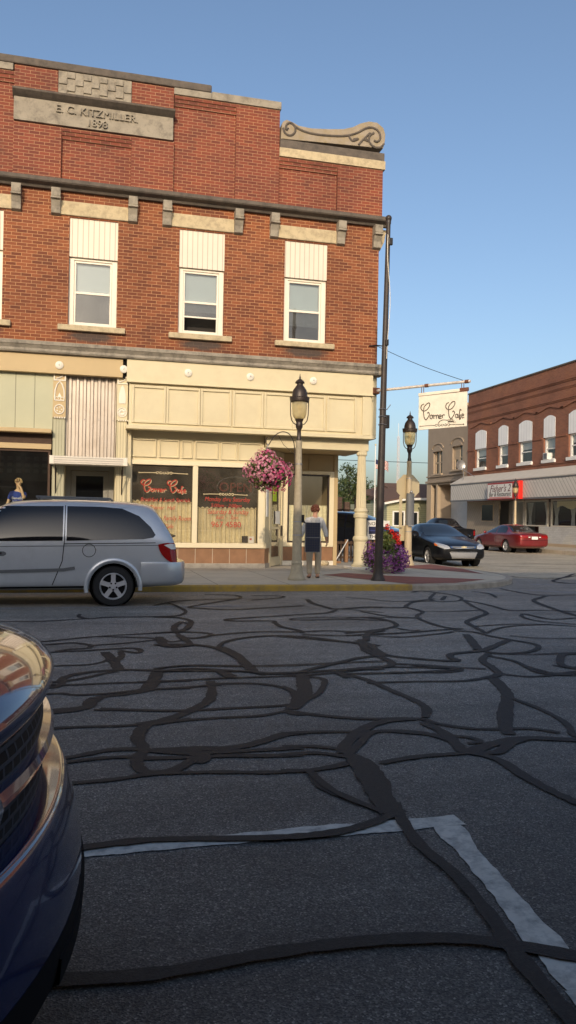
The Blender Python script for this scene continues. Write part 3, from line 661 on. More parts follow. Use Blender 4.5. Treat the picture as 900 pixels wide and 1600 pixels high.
# chequered stone block and the date stone
mb = MB(); mb.box(-.85, .99, Y0-.015, yr, 12.2, 12.9); mb.build('stone_block', 'stone', BL)
mb = MB(); rr = random.Random(5)
for i in range(9):
    for j in range(4):
        if (i+j) % 2 == 0: x = -.84+i*.203; mb.box(x, x+.2, Y0-.015-.035, Y0-.014, 12.225+j*.165, 12.225+j*.165+.16)
mb.build('stone_checker', 'stone', BL, bevel=.01)
mb = MB(); mb.box(-1.92, 2.09, Y0-.07, Y0+.085, 11.47, 12.06); ds = mb.build('date_stone', 'stone', BL, bevel=.01)
mb = MB(); mb.prism([(-1.95, Y0-.07, 12.06), (-1.95, Y0-.14, 12.10), (-1.95, Y0-.24, 12.17), (-1.95, Y0-.25, 12.22), (-1.95, Y0+.08, 12.22), (-1.95, Y0+.08, 12.06)], (4.07, 0, 0)); mb.build('hood_moulding', 'stone_dark', ds, bevel=.008)
text_mesh('inscription', 'E. C. KITZMILLER.', .27, (.13, Y0-.08, 11.87), (1, 0, 0), (0, 0, 1), M['stone'], ds, ext=.04, sx=1.0)
text_mesh('inscription', '1898', .27, (.13, Y0-.08, 11.61), (1, 0, 0), (0, 0, 1), M['stone'], ds, ext=.04)
# low ends: cream band, rough band and scroll stone
for s in (1, -1):
    fx = (lambda x: x) if s == 1 else (lambda x: .2-x)
    a, b = sorted((fx(5.0), fx(8.09)))
    mb = MB(); mb.box(a, b, Y0-.05, Y0+.45, 11.45, 11.69); mb.build('band_course', 'stone_tan', BL, bevel=.008)
    mb = MB(); mb.box(a+.02, b-.02, Y0-.02, Y0+.43, 11.692, 11.93); mb.build('band_course', 'stone_dark', BL, bevel=.01)
    pts = [(fx(5.03), Y0-.03, 11.932)]+[(fx(x), Y0-.03, z) for x, z in SCROLL_TOP]
    mb = MB(); mb.prism(pts, (0, .4, 0)); sc = mb.build('scroll_stone', 'stone_scroll', BL, bevel=.015)
    mb = MB()
    for l in SCROLL_LINES: mb.tube([(fx(x), Y0-.035, z) for x, z in catmull(l, 4)], .032, 6)
    mb.build('scroll_carving', 'stone_dark', sc, smooth=True)
# belt course, brackets
mb = MB(); prof = [(Y0, 9.80), (Y0-.1, 9.80), (Y0-.14, 9.86), (Y0-.27, 9.9), (Y0-.3, 9.93), (Y0-.3, 10.02), (Y0-.02, 10.08), (Y0+.1, 10.08), (Y0+.1, 9.961), (Y0, 9.961)]
mb.prism([(XL-.25, y, z) for y, z in prof], (XR-XL+.5, 0, 0)); mb.build('belt_course', 'stone_dark', BL, bevel=.006)
for x in (-1.81, -.85, 1.08, 1.97, 3.89, 4.88, 6.79, 7.86, -3.7, -4.68, -6.6, -7.6):
    mb = MB(); w = .115
    mb.prism([(x-w, Y0, 9.795), (x-w, Y0-.26, 9.795), (x-w, Y0-.25, 9.6), (x-w, Y0-.2, 9.5), (x-w, Y0-.13, 9.36), (x-w, Y0-.11, 9.2), (x-w, Y0, 9.16)], (2*w, 0, 0))
    mb.box(x-w-.012, x+w+.012, Y0-.275, Y0-.0, 9.52, 9.56); mb.build('bracket', 'stone', BL, bevel=.01)
mb = MB(); mb.prism([(XR, Y0+.1, 9.795), (XR+.26, Y0+.1, 9.795), (XR+.2, Y0+.1, 9.45), (XR+.08, Y0+.1, 9.2), (XR, Y0+.1, 9.16)], (0, .23, 0)); mb.build('bracket', 'stone_tan', BL, bevel=.01)
# windows
def upper_window(c, k):
    mb = MB(); mb.box(c-.88, c+.86, Y0-.05, Y0+.05, 9.2, 9.56); 
    lint = mb.build('lintel', 'stone_tan', BL, bevel=.02)
    mb = MB(); mb.box(c-.86, c+.83, Y0-.12, Y0+.2, 6.235, 6.378); mb.build('sill', 'stone_tan', BL, bevel=.015)
    yf = Y0+.10
    mb = MB(); mb.ring_frame(c-.609, c+.609, 6.381, 8.16, yf, yf+.12, .13, .07, .06)
    mb.ring_frame(c-.475, c+.475, 6.455, 8.095, yf+.03, yf+.11, .045, .05, .05); mb.box(c-.43, c+.43, yf+.025, yf+.1, 7.24, 7.30)
    w = mb.build('window', 'trim_white', BL, bevel=.006)
    mb = MB(); mb.box(c-.609, c+.609, Y0+.03, Y0+.09, 8.165, 9.158); mb.build('siding_panel', 'siding', w)
    mb = MB(); mb.box(c-.43, c+.43, yf+.06, yf+.066, 7.3, 8.045); mb.build('upper_pane', 'glass', w)
    zb_ = 6.9 if k == 3 else 6.505
    mb = MB(); mb.box(c-.43, c+.43, yf+.05, yf+.056, zb_, 7.24); mb.build('lower_pane', 'glass_screen', w)
    if k == 3: mb = MB(); mb.box(c-.43, c+.43, yf+.04, yf+.09, 6.86, 6.9); mb.build('raised_sash_rail', 'trim_white', w)
    lo = (6.75, 7.06, 7.3, 7.05, 6.9)[k]
    mb = MB(); z = 8.04
    while z > lo:
        mb.add([(c-.45, yf+.13, z), (c+.45, yf+.13, z), (c+.45, yf+.165, z-.035), (c-.45, yf+.165, z-.035)], [(0, 1, 2, 3)]); z -= .033
    mb.build('blind', 'blind', w)
    mb = MB(); mb.box(c-.6, c+.6, yf+.45, yf+.46, 6.4, 8.2); mb.build('dark_room', 'interior_dk', w)
for k, c in enumerate(WC): upper_window(c, k)
# soldier course above the lower cornice
mb = MB(); x = XL
while x < XR-.05: mb.box(x, x+.078, Y0-.012, Y0+.001, 5.86, 6.03); x += .09
mb.build('soldier_course', 'brick', BL)
# lower cornice
mb = MB(); prof = [(Y0+.1, 5.56), (Y0-.33, 5.56), (Y0-.36, 5.60), (Y0-.34, 5.66), (Y0-.4, 5.74), (Y0-.42, 5.75), (Y0-.42, 5.84), (Y0-.05, 5.88), (Y0-.0, 5.88), (Y0+.1, 5.8)]
mb.prism([(XL-.1, y, z) for y, z in prof], (XR-XL+.2, 0, 0)); mb.build('storefront_cornice', 'stone', BL, bevel=.006)
# ---- cafe fascia
yb = Y0-.28
mb = MB(); mb.box(1.0, 7.74, yb, Y0-.001, 4.98, 5.555); mb.box(1.07, 7.74, yb+.065, Y0-.001, 3.84, 4.98)
mb.box(1.0, 7.8, yb-.06, Y0-.001, 3.76, 3.86); mb.box(1.0, 7.76, yb-.05, yb+.02, 4.96, 5.0)
mb.box(1.07, 7.74, Y0-.001, 23.1, 3.79, 3.84)
mb.box(7.742, 7.955, Y0-.012, Y0+.3, 3.83, 5.55)
fas = mb.build('fascia', 'cream', BL, bevel=.006)
px = [1.17+i*.872 for i in range(7)]
edges = [(1.2, 1.96), (2.09, 2.86), (2.99, 3.7), (3.85, 4.57), (4.71, 5.44), (5.56, 6.32), (6.48, 7.22)]
for a, b in edges:
    mb = MB(); z0, z1 = 4.0, 4.84
    mb.ring_frame(a-.06, b+.06, z0-.07, z1+.07, yb+.02, yb+.066, .06, .07, .07)
    mb.build('panel_moulding', 'cream', fas, bevel=.012)
mb = MB(); mb.box(7.45, 7.7, yb+.01, yb+.066, 3.87, 4.95); mb.build('panel_moulding', 'cream', fas, bevel=.01)
for x in (-.68, .92, 2.58, 4.24, 6.0, -2.3, -3.9, -5.5):
    mb = MB(); y = yb-.001 if x > .95 else yb+.039
    mb.lathe([(.001, 0), (.1, 0), (.1, -.03), (.07, -.045), (.03, -.05), (.02, -.035), (.001, -.035)], 18, (x, y-.0, 5.29), 'y'); ro = mb.build('rosette', 'trim_white', BL, smooth=True)
    mb = MB(); mb.lathe([(.001, -.05), (.016, -.056), (.001, -.058)], 8, (x, y, 5.29), 'y'); mb.build('screw', 'steel', ro)
# ---- left shop frieze and boards
mb = MB(); mb.box(XL, .9, yb+.04, Y0, 5.08, 5.555); mb.build('frieze', 'tan_paint', BL, bevel=.006)
mb = MB(); mb.box(.9, .965, yb+.1, Y0, 5.08, 5.555); mb.build('gap', 'dark', BL)
mb = MB(); mb.box(XL, -.825, Y0-.06, Y0+.1, 3.64, 5.09); mb.build('board_panel', 'green_board', BL)
mb = MB(); mb.box(XL, -.84, Y0-.32, Y0+.1, 3.56, 3.66); mb.box(XL, -.84, Y0-.06, Y0+.1, 3.16, 3.3); mb.build('shop_header', 'tan_paint', BL, bevel=.01)
mb = MB(); mb.box(XL, -.84, Y0+.0, Y0+.1, 3.3, 3.56); mb.build('shop_header_recess', 'wood_dark', BL)
# left shop window: dark glazing, display space behind it
mb = MB(); mb.box(XL, -.85, Y0-.02, Y0+.1, .13, .62); mb.build('bulkhead', 'tan_paint', BL)
mb = MB(); mb.ring_frame(XL+.1, -.86, .62, 3.16, Y0+.0, Y0+.09, .06); mb.box(-2.17, -2.08, Y0, Y0+.09, .68, 3.1)
sw = mb.build('display_window', 'wood_dark', BL)
mb = MB(); mb.box(XL+.16, -.92, Y0+.04, Y0+.046, .68, 3.1); mb.build('pane', 'glass', sw)
mb = MB(); mb.box(XL+.1, -.86, Y0+3.2, Y0+3.25, .2, 3.5); mb.box(XL+.1, -.86, Y0+.1, Y0+3.2, 3.4, 3.45); mb.box(XL+.1, -.86, Y0+.1, Y0+3.2, .55, .6); mb.box(-.9, -.86, Y0+.1, Y0+3.2, .6, 3.4); mb.build('display_space', 'dark', sw)
mb = MB()
for i in range(28):
    for j in range(3): mb.box(-7.2+i*.225, -7.2+i*.225+.13, Y0+1.4, Y0+1.43, 2.62+j*.17, 2.62+j*.17+.1)
mb.build('lattice_valance', 'interior_dk', sw)
# ---- pilasters with cast ornaments
def pilaster(x0, x1, board, face, arch_fill):
    mb = MB(); mb.box(x0, x1, Y0-.06, Y0+.1, .13, 5.12); pl = mb.build('pilaster', board, BL)
    c = (x0+x1)/2; w = (x1-x0)
    mb = MB(); mb.box(x0-.01, x1+.01, Y0-.1, Y0-.061, 3.98, 5.13); mb.build('capital_plate', face, pl, bevel=.004)
    y = Y0-.101
    mb = MB(); mb.ring_frame(x0, x1, 4.92, 5.11, y-.02, y, .03); mb.tube([(c-.09, y-.01, 4.97), (c, y-.01, 5.0), (c+.08, y-.01, 5.06)], .018, 5)
    a = [(c-w*.36, 4.42), (c-w*.40, 4.52), (c-w*.36, 4.68), (c-w*.2, 4.83), (c, 4.9), (c+w*.2, 4.83), (c+w*.36, 4.68), (c+w*.40, 4.52), (c+w*.36, 4.42)]
    if arch_fill: mb.prism([(p[0]*.85+c*.15, y-.02, p[1]) for p in a], (0, .02, 0))
    else:
        mb.tube([(p[0], y-.008, p[1]) for p in a]+[(a[0][0], y-.008, a[0][1])], .02, 6)
        for s in (-1, 1): mb.tube([(c+s*.07+.045*math.cos(t*.8), y-.008, 4.46+.045*math.sin(t*.8)) for t in range(8)], .013, 5)
        mb.prism([(c-.05, y-.015, 4.5), (c+.05, y-.015, 4.5), (c, y-.015, 4.62)], (0, .015, 0))
    ring = [(c+.115*math.cos(t*math.pi/9), y-.008, 4.19+.115*math.sin(t*math.pi/9)) for t in range(19)]
    mb.tube(ring, .016, 6)
    for t in range(8 if arch_fill else 5):
        q = t*math.pi*2/(8 if arch_fill else 5); mb.sphere((c+.06*math.cos(q), y-.004, 4.19+.06*math.sin(q)), .038 if arch_fill else .02, 6, 4, (1, .4, 1))
    for t in range(5): mb.box(x0+.03+t*.06, x0+.06+t*.06, y-.015, y+.03, 3.96, 4.0)
    mb.build('ornament', 'trim_white', pl, smooth=True)
pilaster(-.815, -.515, 'bead_green', 'tan_paint', False)
pilaster(.775, 1.035, 'bead', 'cream', True)
# corrugated sheet above the door
mb = MB(); top = []; x = -.51; prof = []
while x < .77:
    prof += [(x, .0), (x+.055, .0), (x+.08, -.05), (x+.135, -.05), (x+.16, 0.)]; x += .181
prof = [p for p in prof if p[0] < .772]; y = Y0+.06
k = len(prof); mb.add([(p[0], y+p[1], 2.98) for p in prof]+[(p[0], y+p[1], 5.11) for p in prof], [(i, i+1, k+i+1, k+i) for i in range(k-1)])
cr = mb.build('corrugated_sheet', 'corr', BL)
mb = MB()
for i in range(4): mb.sphere((-.4+i*.36, y-.055, 3.98), .014, 6, 4)
mb.build('rivet', 'steel', cr)
# flat awning over the recessed door with its two struts
mb = MB(); mb.box(-.85, 1.03, Y0-.66, Y0-.065, 2.77, 2.97); aw = mb.build('door_canopy', 'awn', BL, bevel=.012)
for x in (-.86, .93): mb = MB(); mb.box(x, x+.11, Y0-.675, Y0-.64, 2.765, 2.975); mb.build('end_cap', 'trim_white', aw, bevel=.008)
for x in (-.72, .93):
    mb = MB(); mb.tube([(x, Y0-.075, 2.7), (x, Y0-.075, 2.05)], .014, 6); mb.tube([(x, Y0-.075, 2.08), (x, Y0-.56, 2.75)], .014, 6); mb.build('strut', 'brown_metal', aw)
# recessed door
yd = Y0+.85
mb = MB(); mb.box(-.515, -.5, Y0+.1, yd, .13, 2.98); mb.box(.76, .775, Y0+.1, yd, .13, 2.98); mb.box(-.5, .76, Y0+.1, yd+.1, 2.9, 2.97); mb.build('entry_reveal', 'bead', BL)
mb = MB(); mb.ring_frame(-.5, .76, .14, 2.9, yd, yd+.1, .14, .05, .2); mb.ring_frame(-.355, .615, .2, 2.69, yd+.02, yd+.08, .13, .25, .13); dr = mb.build('door', 'grey_box', BL, bevel=.008); dr.data.materials[0] = pm('grey_door_paint', (.27, .26, .23), .6)
mb = MB(); mb.box(-.225, .485, yd+.045, yd+.05, .45, 2.56); mb.build('pane', 'glass_dark', dr)
mb = MB(); mb.box(.50, .53, yd-.05, yd+.02, 1.05, 1.2); mb.build('handle', 'chrome', dr)
mb = MB(); mb.box(-.52, .78, Y0-.02, yd, .126, .145); mb.build('doorstep', 'concrete', BL)
# ---- cafe shopfront
yw = 21.45
mb = MB(); mb.box(1.04, 4.78, yw, yw+.08, 3.0, 3.80); 
tr = mb.build('transom', 'cream', BL)
for a, b in ((1.16, 1.83), (1.91, 2.44), (2.51, 2.8), (2.87, 3.5), (3.57, 4.02), (4.06, 4.7)):
    mb = MB(); mb.ring_frame(a, b, 3.08, 3.56, yw-.05, yw-.0, .03); mb.build('panel_moulding', 'cream', tr, bevel=.005)
mb = MB(); mb.box(1.04, 1.16, Y0+.05, yw+.1, .13, 3.8); mb.build('return_wall', 'cream', BL)
mb = MB(); mb.box(1.12, 4.80, yw-.06, yw+.09, 2.88, 3.0); mb.box(1.12, 4.80, yw-.09, yw+.09, .68, .81); mb.box(1.12, 1.21, yw-.05, yw+.08, .81, 2.88); mb.box(2.82, 2.96, yw-.05, yw+.08, .81, 2.88); mb.box(4.64, 4.79, yw-.05, yw+.08, .81, 2.88)
cw = mb.build('shop_window', 'trim_white', BL, bevel=.01)
cw.data.materials[0] = pm('ivory_frame_paint', (.76, .66, .44), .5, var=.05)
for a, b in ((1.21, 2.82), (2.96, 4.64)):
    mb = MB(); mb.box(a, b, yw+.02, yw+.026, .81, 2.88); mb.build('pane', 'glass_shop', cw)
    mb = MB(); k = int((b-a)/.018); top_ = 1.93 if a < 2 else 1.78
    for i in range(k+1):
        x = a+.01+(b-a-.02)*i/k; y = yw+.16+.025*math.sin(i*.83)+.012*math.sin(i*2.1)
        mb.v += [(x, y, .8), (x, y+.01*math.sin(i), top_+.02*math.sin(i*.9))]
    mb.f += [(2*i, 2*i+2, 2*i+3, 2*i+1) for i in range(k)]
    mb.build('half_curtain', 'curtain', cw, smooth=True)
    mb = MB(); mb.tube([(a, yw+.15, top_-.03), (b, yw+.15, top_-.03)], .012, 6); mb.build('curtain_rod', 'gold_paint', cw)
ys = yw+.012
strokes('script_lettering', SCRIPT, (1.38, ys, 1.98), (1, 0, 0), (0, 0, 1), .216, .014, M['red_paint'], cw, sv=.15)
strokes('script_outline', SCRIPT, (1.400, ys+.006, 1.962), (1, 0, 0), (0, 0, 1), .216, .011, M['gold_paint'], cw, sv=.15)
strokes('flourish', flourish(), (1.36, ys, 2.66), (1, 0, 0), (0, 0, 1), .225, .012, M['gold_paint'], cw)
strokes('flourish', flourish(), (3.1, ys, 2.13), (1, 0, 0), (0, 0, 1), .21, .012, M['gold_paint'], cw)
for t, x, z, s, kx in (('Breakfast & Lunch Specials', 2.1, 1.95, .15, .82), ('Dinner  Hall', 2.02, 1.74, .15, .9), ('Family Room', 2.42, 1.46, .17, .82), ('Cafe', 2.2, 1.24, .15, .9),
        ('Monday thru Saturday', 3.78, 2.0, .17, .82), ('5:00am - 2:00pm', 3.75, 1.83, .14, .9), ('Saturday & Sunday', 3.8, 1.66, .18, .84), ('6am  -  2pm', 3.78, 1.51, .14, .9)):
    text_mesh('window_lettering', t, s, (x, ys, z), (1, 0, 0), (0, 0, 1), M['red_paint'], cw, ext=.003, shear=.25, sx=kx)
text_mesh('phone_number', '967 4580', .22, (3.76, ys, 1.31), (1, 0, 0), (0, 0, 1), M['red_paint'], cw, ext=.003)
# unlit neon OPEN sign hung behind the pane
ns = text_mesh('neon_sign', 'OPEN', .36, (4.02, yw+.1, 2.33), (1, 0, 0), (0, 0, 1), M['neon_off'], cw, ext=.01)
mb = MB(); mb.tube([(4.02+.52*math.cos(R(a)), yw+.1, 2.33+.3*math.sin(R(a))) for a in range(0, 361, 15)], .006, 6); mb.build('neon_ring', 'grey_box', cw)
mb = MB(); mb.box(4.2, 4.37, yw+.03, yw+.04, .83, 1.01); mb.build('window_card', 'ink', cw)
mb = MB(); mb.box(4.39, 4.55, yw+.03, yw+.04, .82, 1.0); mb.build('window_card', 'white', cw)
mb = MB(); mb.box(4.42, 4.48, yw+.027, yw+.0295, .9, .95); mb.build('card_print', 'red_paint', cw)
# tiled stall riser
mb = MB()
for i in range(8):
    a = 1.05+i*.468; mb.box(a+.008, min(a+.46, 4.79), yw-.03, yw+.0, .262, .672)
tl = mb.build('tile_skirting', 'tile', BL, bevel=.004)
mb = MB(); mb.box(1.05, 4.79, yw-.024, yw+.08, .255, .68); mb.build('grout', 'grout', tl)
mb = MB(); mb.box(1.05, 4.80, yw-.06, yw+.08, .125, .255); mb.build('plinth', 'kerb', BL, bevel=.01)
# angled return, diagonal doorway and the porch back wall
P0, P1, P2, P3 = Vector((4.8, 21.40, 0)), Vector((5.02, 21.82, 0)), Vector((5.72, 23., 0)), Vector((7.3, 23., 0))
def seg(mb, a, b, z0, z1, t0=-.03, t1=.05, s0=0., s1=1.):
    d = (b-a); n = Vector((-d.y, d.x, 0)).normalized(); a2 = a+d*s0; b2 = a+d*s1
    q = [a2+n*t0, b2+n*t0, b2+n*t1, a2+n*t1]
    mb.prism([(p.x, p.y, z0) for p in q], (0, 0, z1-z0))
mb = MB(); seg(mb, P0, P1, .8, 3.45); seg(mb, P0, P1, .68, .81, -.07); rw = mb.build('return_panel', 'cream', BL)
mb = MB(); seg(mb, P0, P1, .26, .675); mb.build('tile_skirting', 'tile', BL)
mb = MB(); seg(mb, P0, P1, .125, .258, -.05); mb.build('plinth', 'kerb', BL)
mb = MB(); seg(mb, P0, P1, 1.55, 2.78, -.045, -.031, .18, .62); mb.build('notice', 'white', rw)
mb = MB()
for s0, s1 in ((0., .14), (.86, 1.)): seg(mb, P1, P2, .125, 2.95, -.04, .06, s0, s1)
seg(mb, P1, P2, 2.8, 2.95, -.04, .06, .14, .86); seg(mb, P1, P2, 2.95, 3.45, -.03, .05)
seg(mb, P1, P2, .15, .4, -.01, .03, .14, .86); seg(mb, P1, P2, .4, 2.8, -.01, .03, .14, .21); seg(mb, P1, P2, .4, 2.8, -.01, .03, .79, .86); seg(mb, P1, P2, 2.68, 2.8, -.01, .03, .21, .79); seg(mb, P1, P2, 1.2, 1.27, -.01, .03, .21, .79)
cd = mb.build('door', 'cream', BL)
mb = MB(); seg(mb, P1, P2, .4, 2.68, .005, .012, .21, .79); mb.build('pane', 'glass_shop', cd)
mb = MB(); seg(mb, P1, P2, 2.0, 2.42, -.03, -.02, .24, .48)
mb.build('door_poster', pm('lime_poster', (.45, .62, .03), .5), cd)
mb = MB(); seg(mb, P1, P2, 1.35, 1.72, -.03, -.02, .45, .75); mb.build('door_notice', 'white', cd)
mb = MB(); seg(mb, P1, P2, 1.0, 1.3, -.09, -.05, .76, .8); mb.build('handle', 'brown_metal', cd)
mb = MB(); mb.box(5.72, 7.3, 23., 23.08, 2.95, 3.45); mb.build('porch_frieze', 'tan_paint', BL)
mb = MB(); mb.box(6.5, 6.54, 22.975, 22.999, 2.95, 3.45); mb.build('batten', 'tan_paint', BL)
mb = MB(); mb.ring_frame(5.72, 7.3, .68, 2.95, 22.95, 23.06, .14, .12, .1); pw = mb.build('porch_window', 'cream', BL, bevel=.008)
pw.data.materials[0] = cw.data.materials[0]
mb = MB(); mb.ring_frame(5.86, 7.16, .8, 2.85, 22.97, 23.05, .05); mb.build('sash', 'brown_metal', pw)
mb = MB(); mb.box(5.91, 7.11, 23., 23.006, .85, 2.8); mb.build('pane', 'glass', pw)
mb = MB(); k = 70
for i in range(k+1):
    x = 5.88+1.26*i/k; y = 23.13+.02*math.sin(i*.9); mb.v += [(x, y, .8), (x, y, 1.92)]
mb.f += [(2*i, 2*i+2, 2*i+3, 2*i+1) for i in range(k)]; mb.build('half_curtain', 'curtain', pw, smooth=True)
mb = MB()
for i in range(4): mb.box(5.74+i*.39, 5.74+i*.39+.38, 22.96, 23.0, .262, .672)
mb.build('tile_skirting', 'tile', BL, bevel=.004)
mb = MB(); mb.box(5.72, 7.3, 22.93, 23.06, .125, .258); mb.build('plinth', 'trim_white', BL)
mb = MB(); mb.box(7.3, 7.42, 22.96, 58, .125, 3.79); mb.build('side_wall', 'tan_paint', BL)
mb = MB(); mb.box(4.79, 7.70, 21.42, 23.2, 3.46, 3.48); mb.box(7.42, 7.93, 23.2, 58, 3.76, 3.78); mb.build('porch_soffit', 'tan_paint', BL)
mb = MB(); mb.box(4.79, 7.74, 21.18, 21.42, 3.45, 3.785); mb.box(7.6, 7.74, 21.42, 23.2, 3.45, 3.785); mb.build('porch_beam', 'cream', BL, bevel=.006)
# cafe interior
mb = MB(); mb.box(1.17, 7.28, 27., 27.05, .2, 3.44); mb.box(1.17, 1.2, yw+.3, 27, .2, 3.44); mb.build('dining_room', 'interior', BL)
mb = MB(); mb.box(1.17, 4.78, yw+.1, 27, 3.2, 3.25); mb.box(4.78, 7.29, 23.1, 27, 3.2, 3.25); mb.build('ceiling', 'interior', BL)
# corner column
mb = MB(); mb.box(7.58-.36, 7.58+.36, 21.3-.36, 21.3+.36, .127, .19); col_ = mb.build('column_base', 'trim_white', BL, bevel=.008)
mb = MB(); mb.lathe([(.25, .19), (.25, .24), (.2, .28), (.185, .34), (.185, .9), (.21, .93), (.22, .97), (.205, 1.03), (.17, 1.06), (.165, 1.55), (.2, 1.58), (.205, 1.66), (.17, 1.7), (.2, 1.76), (.175, 1.82), (.15, 1.84)], 24, (7.58, 21.3, 0)); mb.build('column_shaft', 'cream', BL, smooth=True)
mb = MB(); mb.lathe([(.145, 1.84), (.112, 3.3), (.15, 3.34), (.15, 3.45)], 32, (7.58, 21.3, 0), flutes=1, fd=.1); mb.build('column_shaft', 'cream', BL)

# building behind the camera: it throws the shade over the street
BB = thing('brick_shop_row', 'long brown brick two storey row behind the near pavement', 'building', (-9, -2.6, 0))
mb = MB(); ops = [(-28+i*2.6, -28+i*2.6+1.1, 5.3, 7.4) for i in range(15)]+[(-28+i*5.2, -28+i*5.2+4., .7, 3.) for i in range(8)]
wall_open(mb, -30, 12, .1, 9.1, -2.6, -.3, ops); mb.box(-30, 12, -14, -3.1, .1, 8.8); mb.box(-30, 12, -3.1, -2.61, 8.7, 9.09); mb.build('wall', 'brick_back', BB)
for a, b, c, d in ops:
    mb = MB(); mb.ring_frame(a+.002, b-.002, c+.002, d-.002, -2.85, -2.75, .08); w = mb.build('window', 'trim_white', BB)
    mb = MB(); mb.box(a+.05, b-.05, -2.82, -2.81, c+.05, d-.05); mb.build('pane', 'glass_car', w)
mb = MB(); mb.box(-30.1, 12.1, -2.6, -2.3, 3.3, 4.2); mb.build('fascia', 'tan_paint', BB); mb = MB(); mb.box(-30.1, 12.1, -3.2, -2.4, 9.1, 9.28); mb.build('cornice', 'stone', BB)
# ------------------------------------------------------------------ street lamps
def lamp(name, x, y, zb, s, label, group, post='post_stone', gap=1.):
    t = thing(name, label, 'street lamp', (x, y, zb), group)
    P = lambda prof: [(r*s, zb+h*s) for r, h in prof]; c = (x, y, 0)
    mb = MB(); mb.lathe(P([(.2, 0), (.2, .04), (.165, .1), (.135, .2), (.118, .34), (.125, .36), (.125, .4), (.112, .42), (.1, 1.4), (.078, 2.6), (.068, 3.08), (.075, 3.1), (.075, 3.14)]), 16, c); mb.build('post', post, t, smooth=25)
    mb = MB()
    for h in (1.0, 1.3, 2.6): mb.lathe(P([(.107-.011*h, h), (.116-.011*h, h), (.116-.011*h, h+.025), (.107-.011*h, h+.025)]), 16, c)
    mb.build('clamp_band', 'steel', t)
    mb = MB(); mb.lathe(P([(.055, 3.14), (.06, 3.2), (.045, 3.24), (.045, 3.38), (.075, 3.44), (.085, 3.5), (.07, 3.56), (.09, 3.6), (.1, 3.63)]), 16, c); mb.build('neck', 'brown_metal', t, smooth=True)
    mb = MB(); mb.lathe(P([(.09, 3.63), (.13, 3.66), (.158, 3.74), (.172, 3.9), (.175, 4.02)]), 24, c); mb.build('globe', 'glass_lamp', t, smooth=True)
    mb = MB(); mb.lathe(P([(.03, 3.63), (.035, 3.72), (.06, 3.76), (.06, 3.9), (.04, 3.95)]), 12, c); mb.build('bulb', pm('lamp_bulb', (.75, .62, .38), .4), t, smooth=True)
    hd = MB(); hd.lathe(P([(.17, 4.0), (.215, 4.02), (.222, 4.06), (.222, 4.1), (.18, 4.12), (.175, 4.16), (.172, 4.2), (.15, 4.29), (.1, 4.36), (.075, 4.39), (.07, 4.43), (.105, 4.44), (.11, 4.46), (.08, 4.5), (.04, 4.53), (.018, 4.54), (.022, 4.57), (.012, 4.6), (.004, 4.66)]), 24, c); hd = hd.build('hood', 'brown_metal', t, smooth=True)
    mb = MB()
    for k in range(24): a = k*math.pi/12; mb.sphere((x+.215*s*math.cos(a), y+.215*s*math.sin(a), zb+4.11*s), .016*s, 6, 4)
    mb.build('beading', 'brown_metal', hd)
    for k in range(2 if gap else 4):
        sg = -1 if k == 0 else 1
        mb = MB(); mb.tube([(x+sg*r*s, y, zb+h*s) for r, h in ((.06, 3.5), (.13, 3.53), (.18, 3.6), (.205, 3.72), (.21, 3.9), (.21, 4.03))], .012*s, 6); mb.build('yoke_arm', 'brown_metal', t, smooth=True)
    return t
lamp('street_lamp', 4.67, 17.36, .13, 1.0, 'concrete street lamp carrying the pink hanging flower basket', 'old style street lamps')
lamp('street_lamp', 9.77, 23.05, .13, 1.03, 'beige street lamp with the back of a stop sign fixed to it', 'old style street lamps', 'post_paint')
lamp('street_lamp', 22.95, 39.3, .15, .82, 'street lamp standing in front of the red and white bar sign', 'old style street lamps', 'post_paint')
# plant bracket and basket on the first lamp
t = thing('basket_bracket', 'looped dark wire bracket strapped to the nearest street lamp', 'bracket', (4.67, 17.36, 2.7))
yb_ = 17.30
mb = MB(); mb.tube([(p[0], yb_, p[1]) for p in catmull([(4.57, 2.5), (4.56, 3.0), (4.53, 3.24), (4.42, 3.41), (4.26, 3.45), (4.1, 3.36), (4.0, 3.22), (3.95, 3.14), (3.9, 3.18), (3.89, 3.26), (3.93, 3.32)], 4)], .011, 6); mb.build('hook', 'brown_metal', t)
mb = MB(); mb.tube([(4.56, yb_, 2.72), (4.35, yb_, 2.76)], .012, 6); mb.tube([(4.56, yb_, 2.45), (4.34, yb_, 2.5)], .014, 6); mb.tube([(4.56, yb_, 2.95), (4.3, yb_, 3.16), (4.18, yb_, 3.36)], .006, 5); mb.build('brace', 'brown_metal', t)

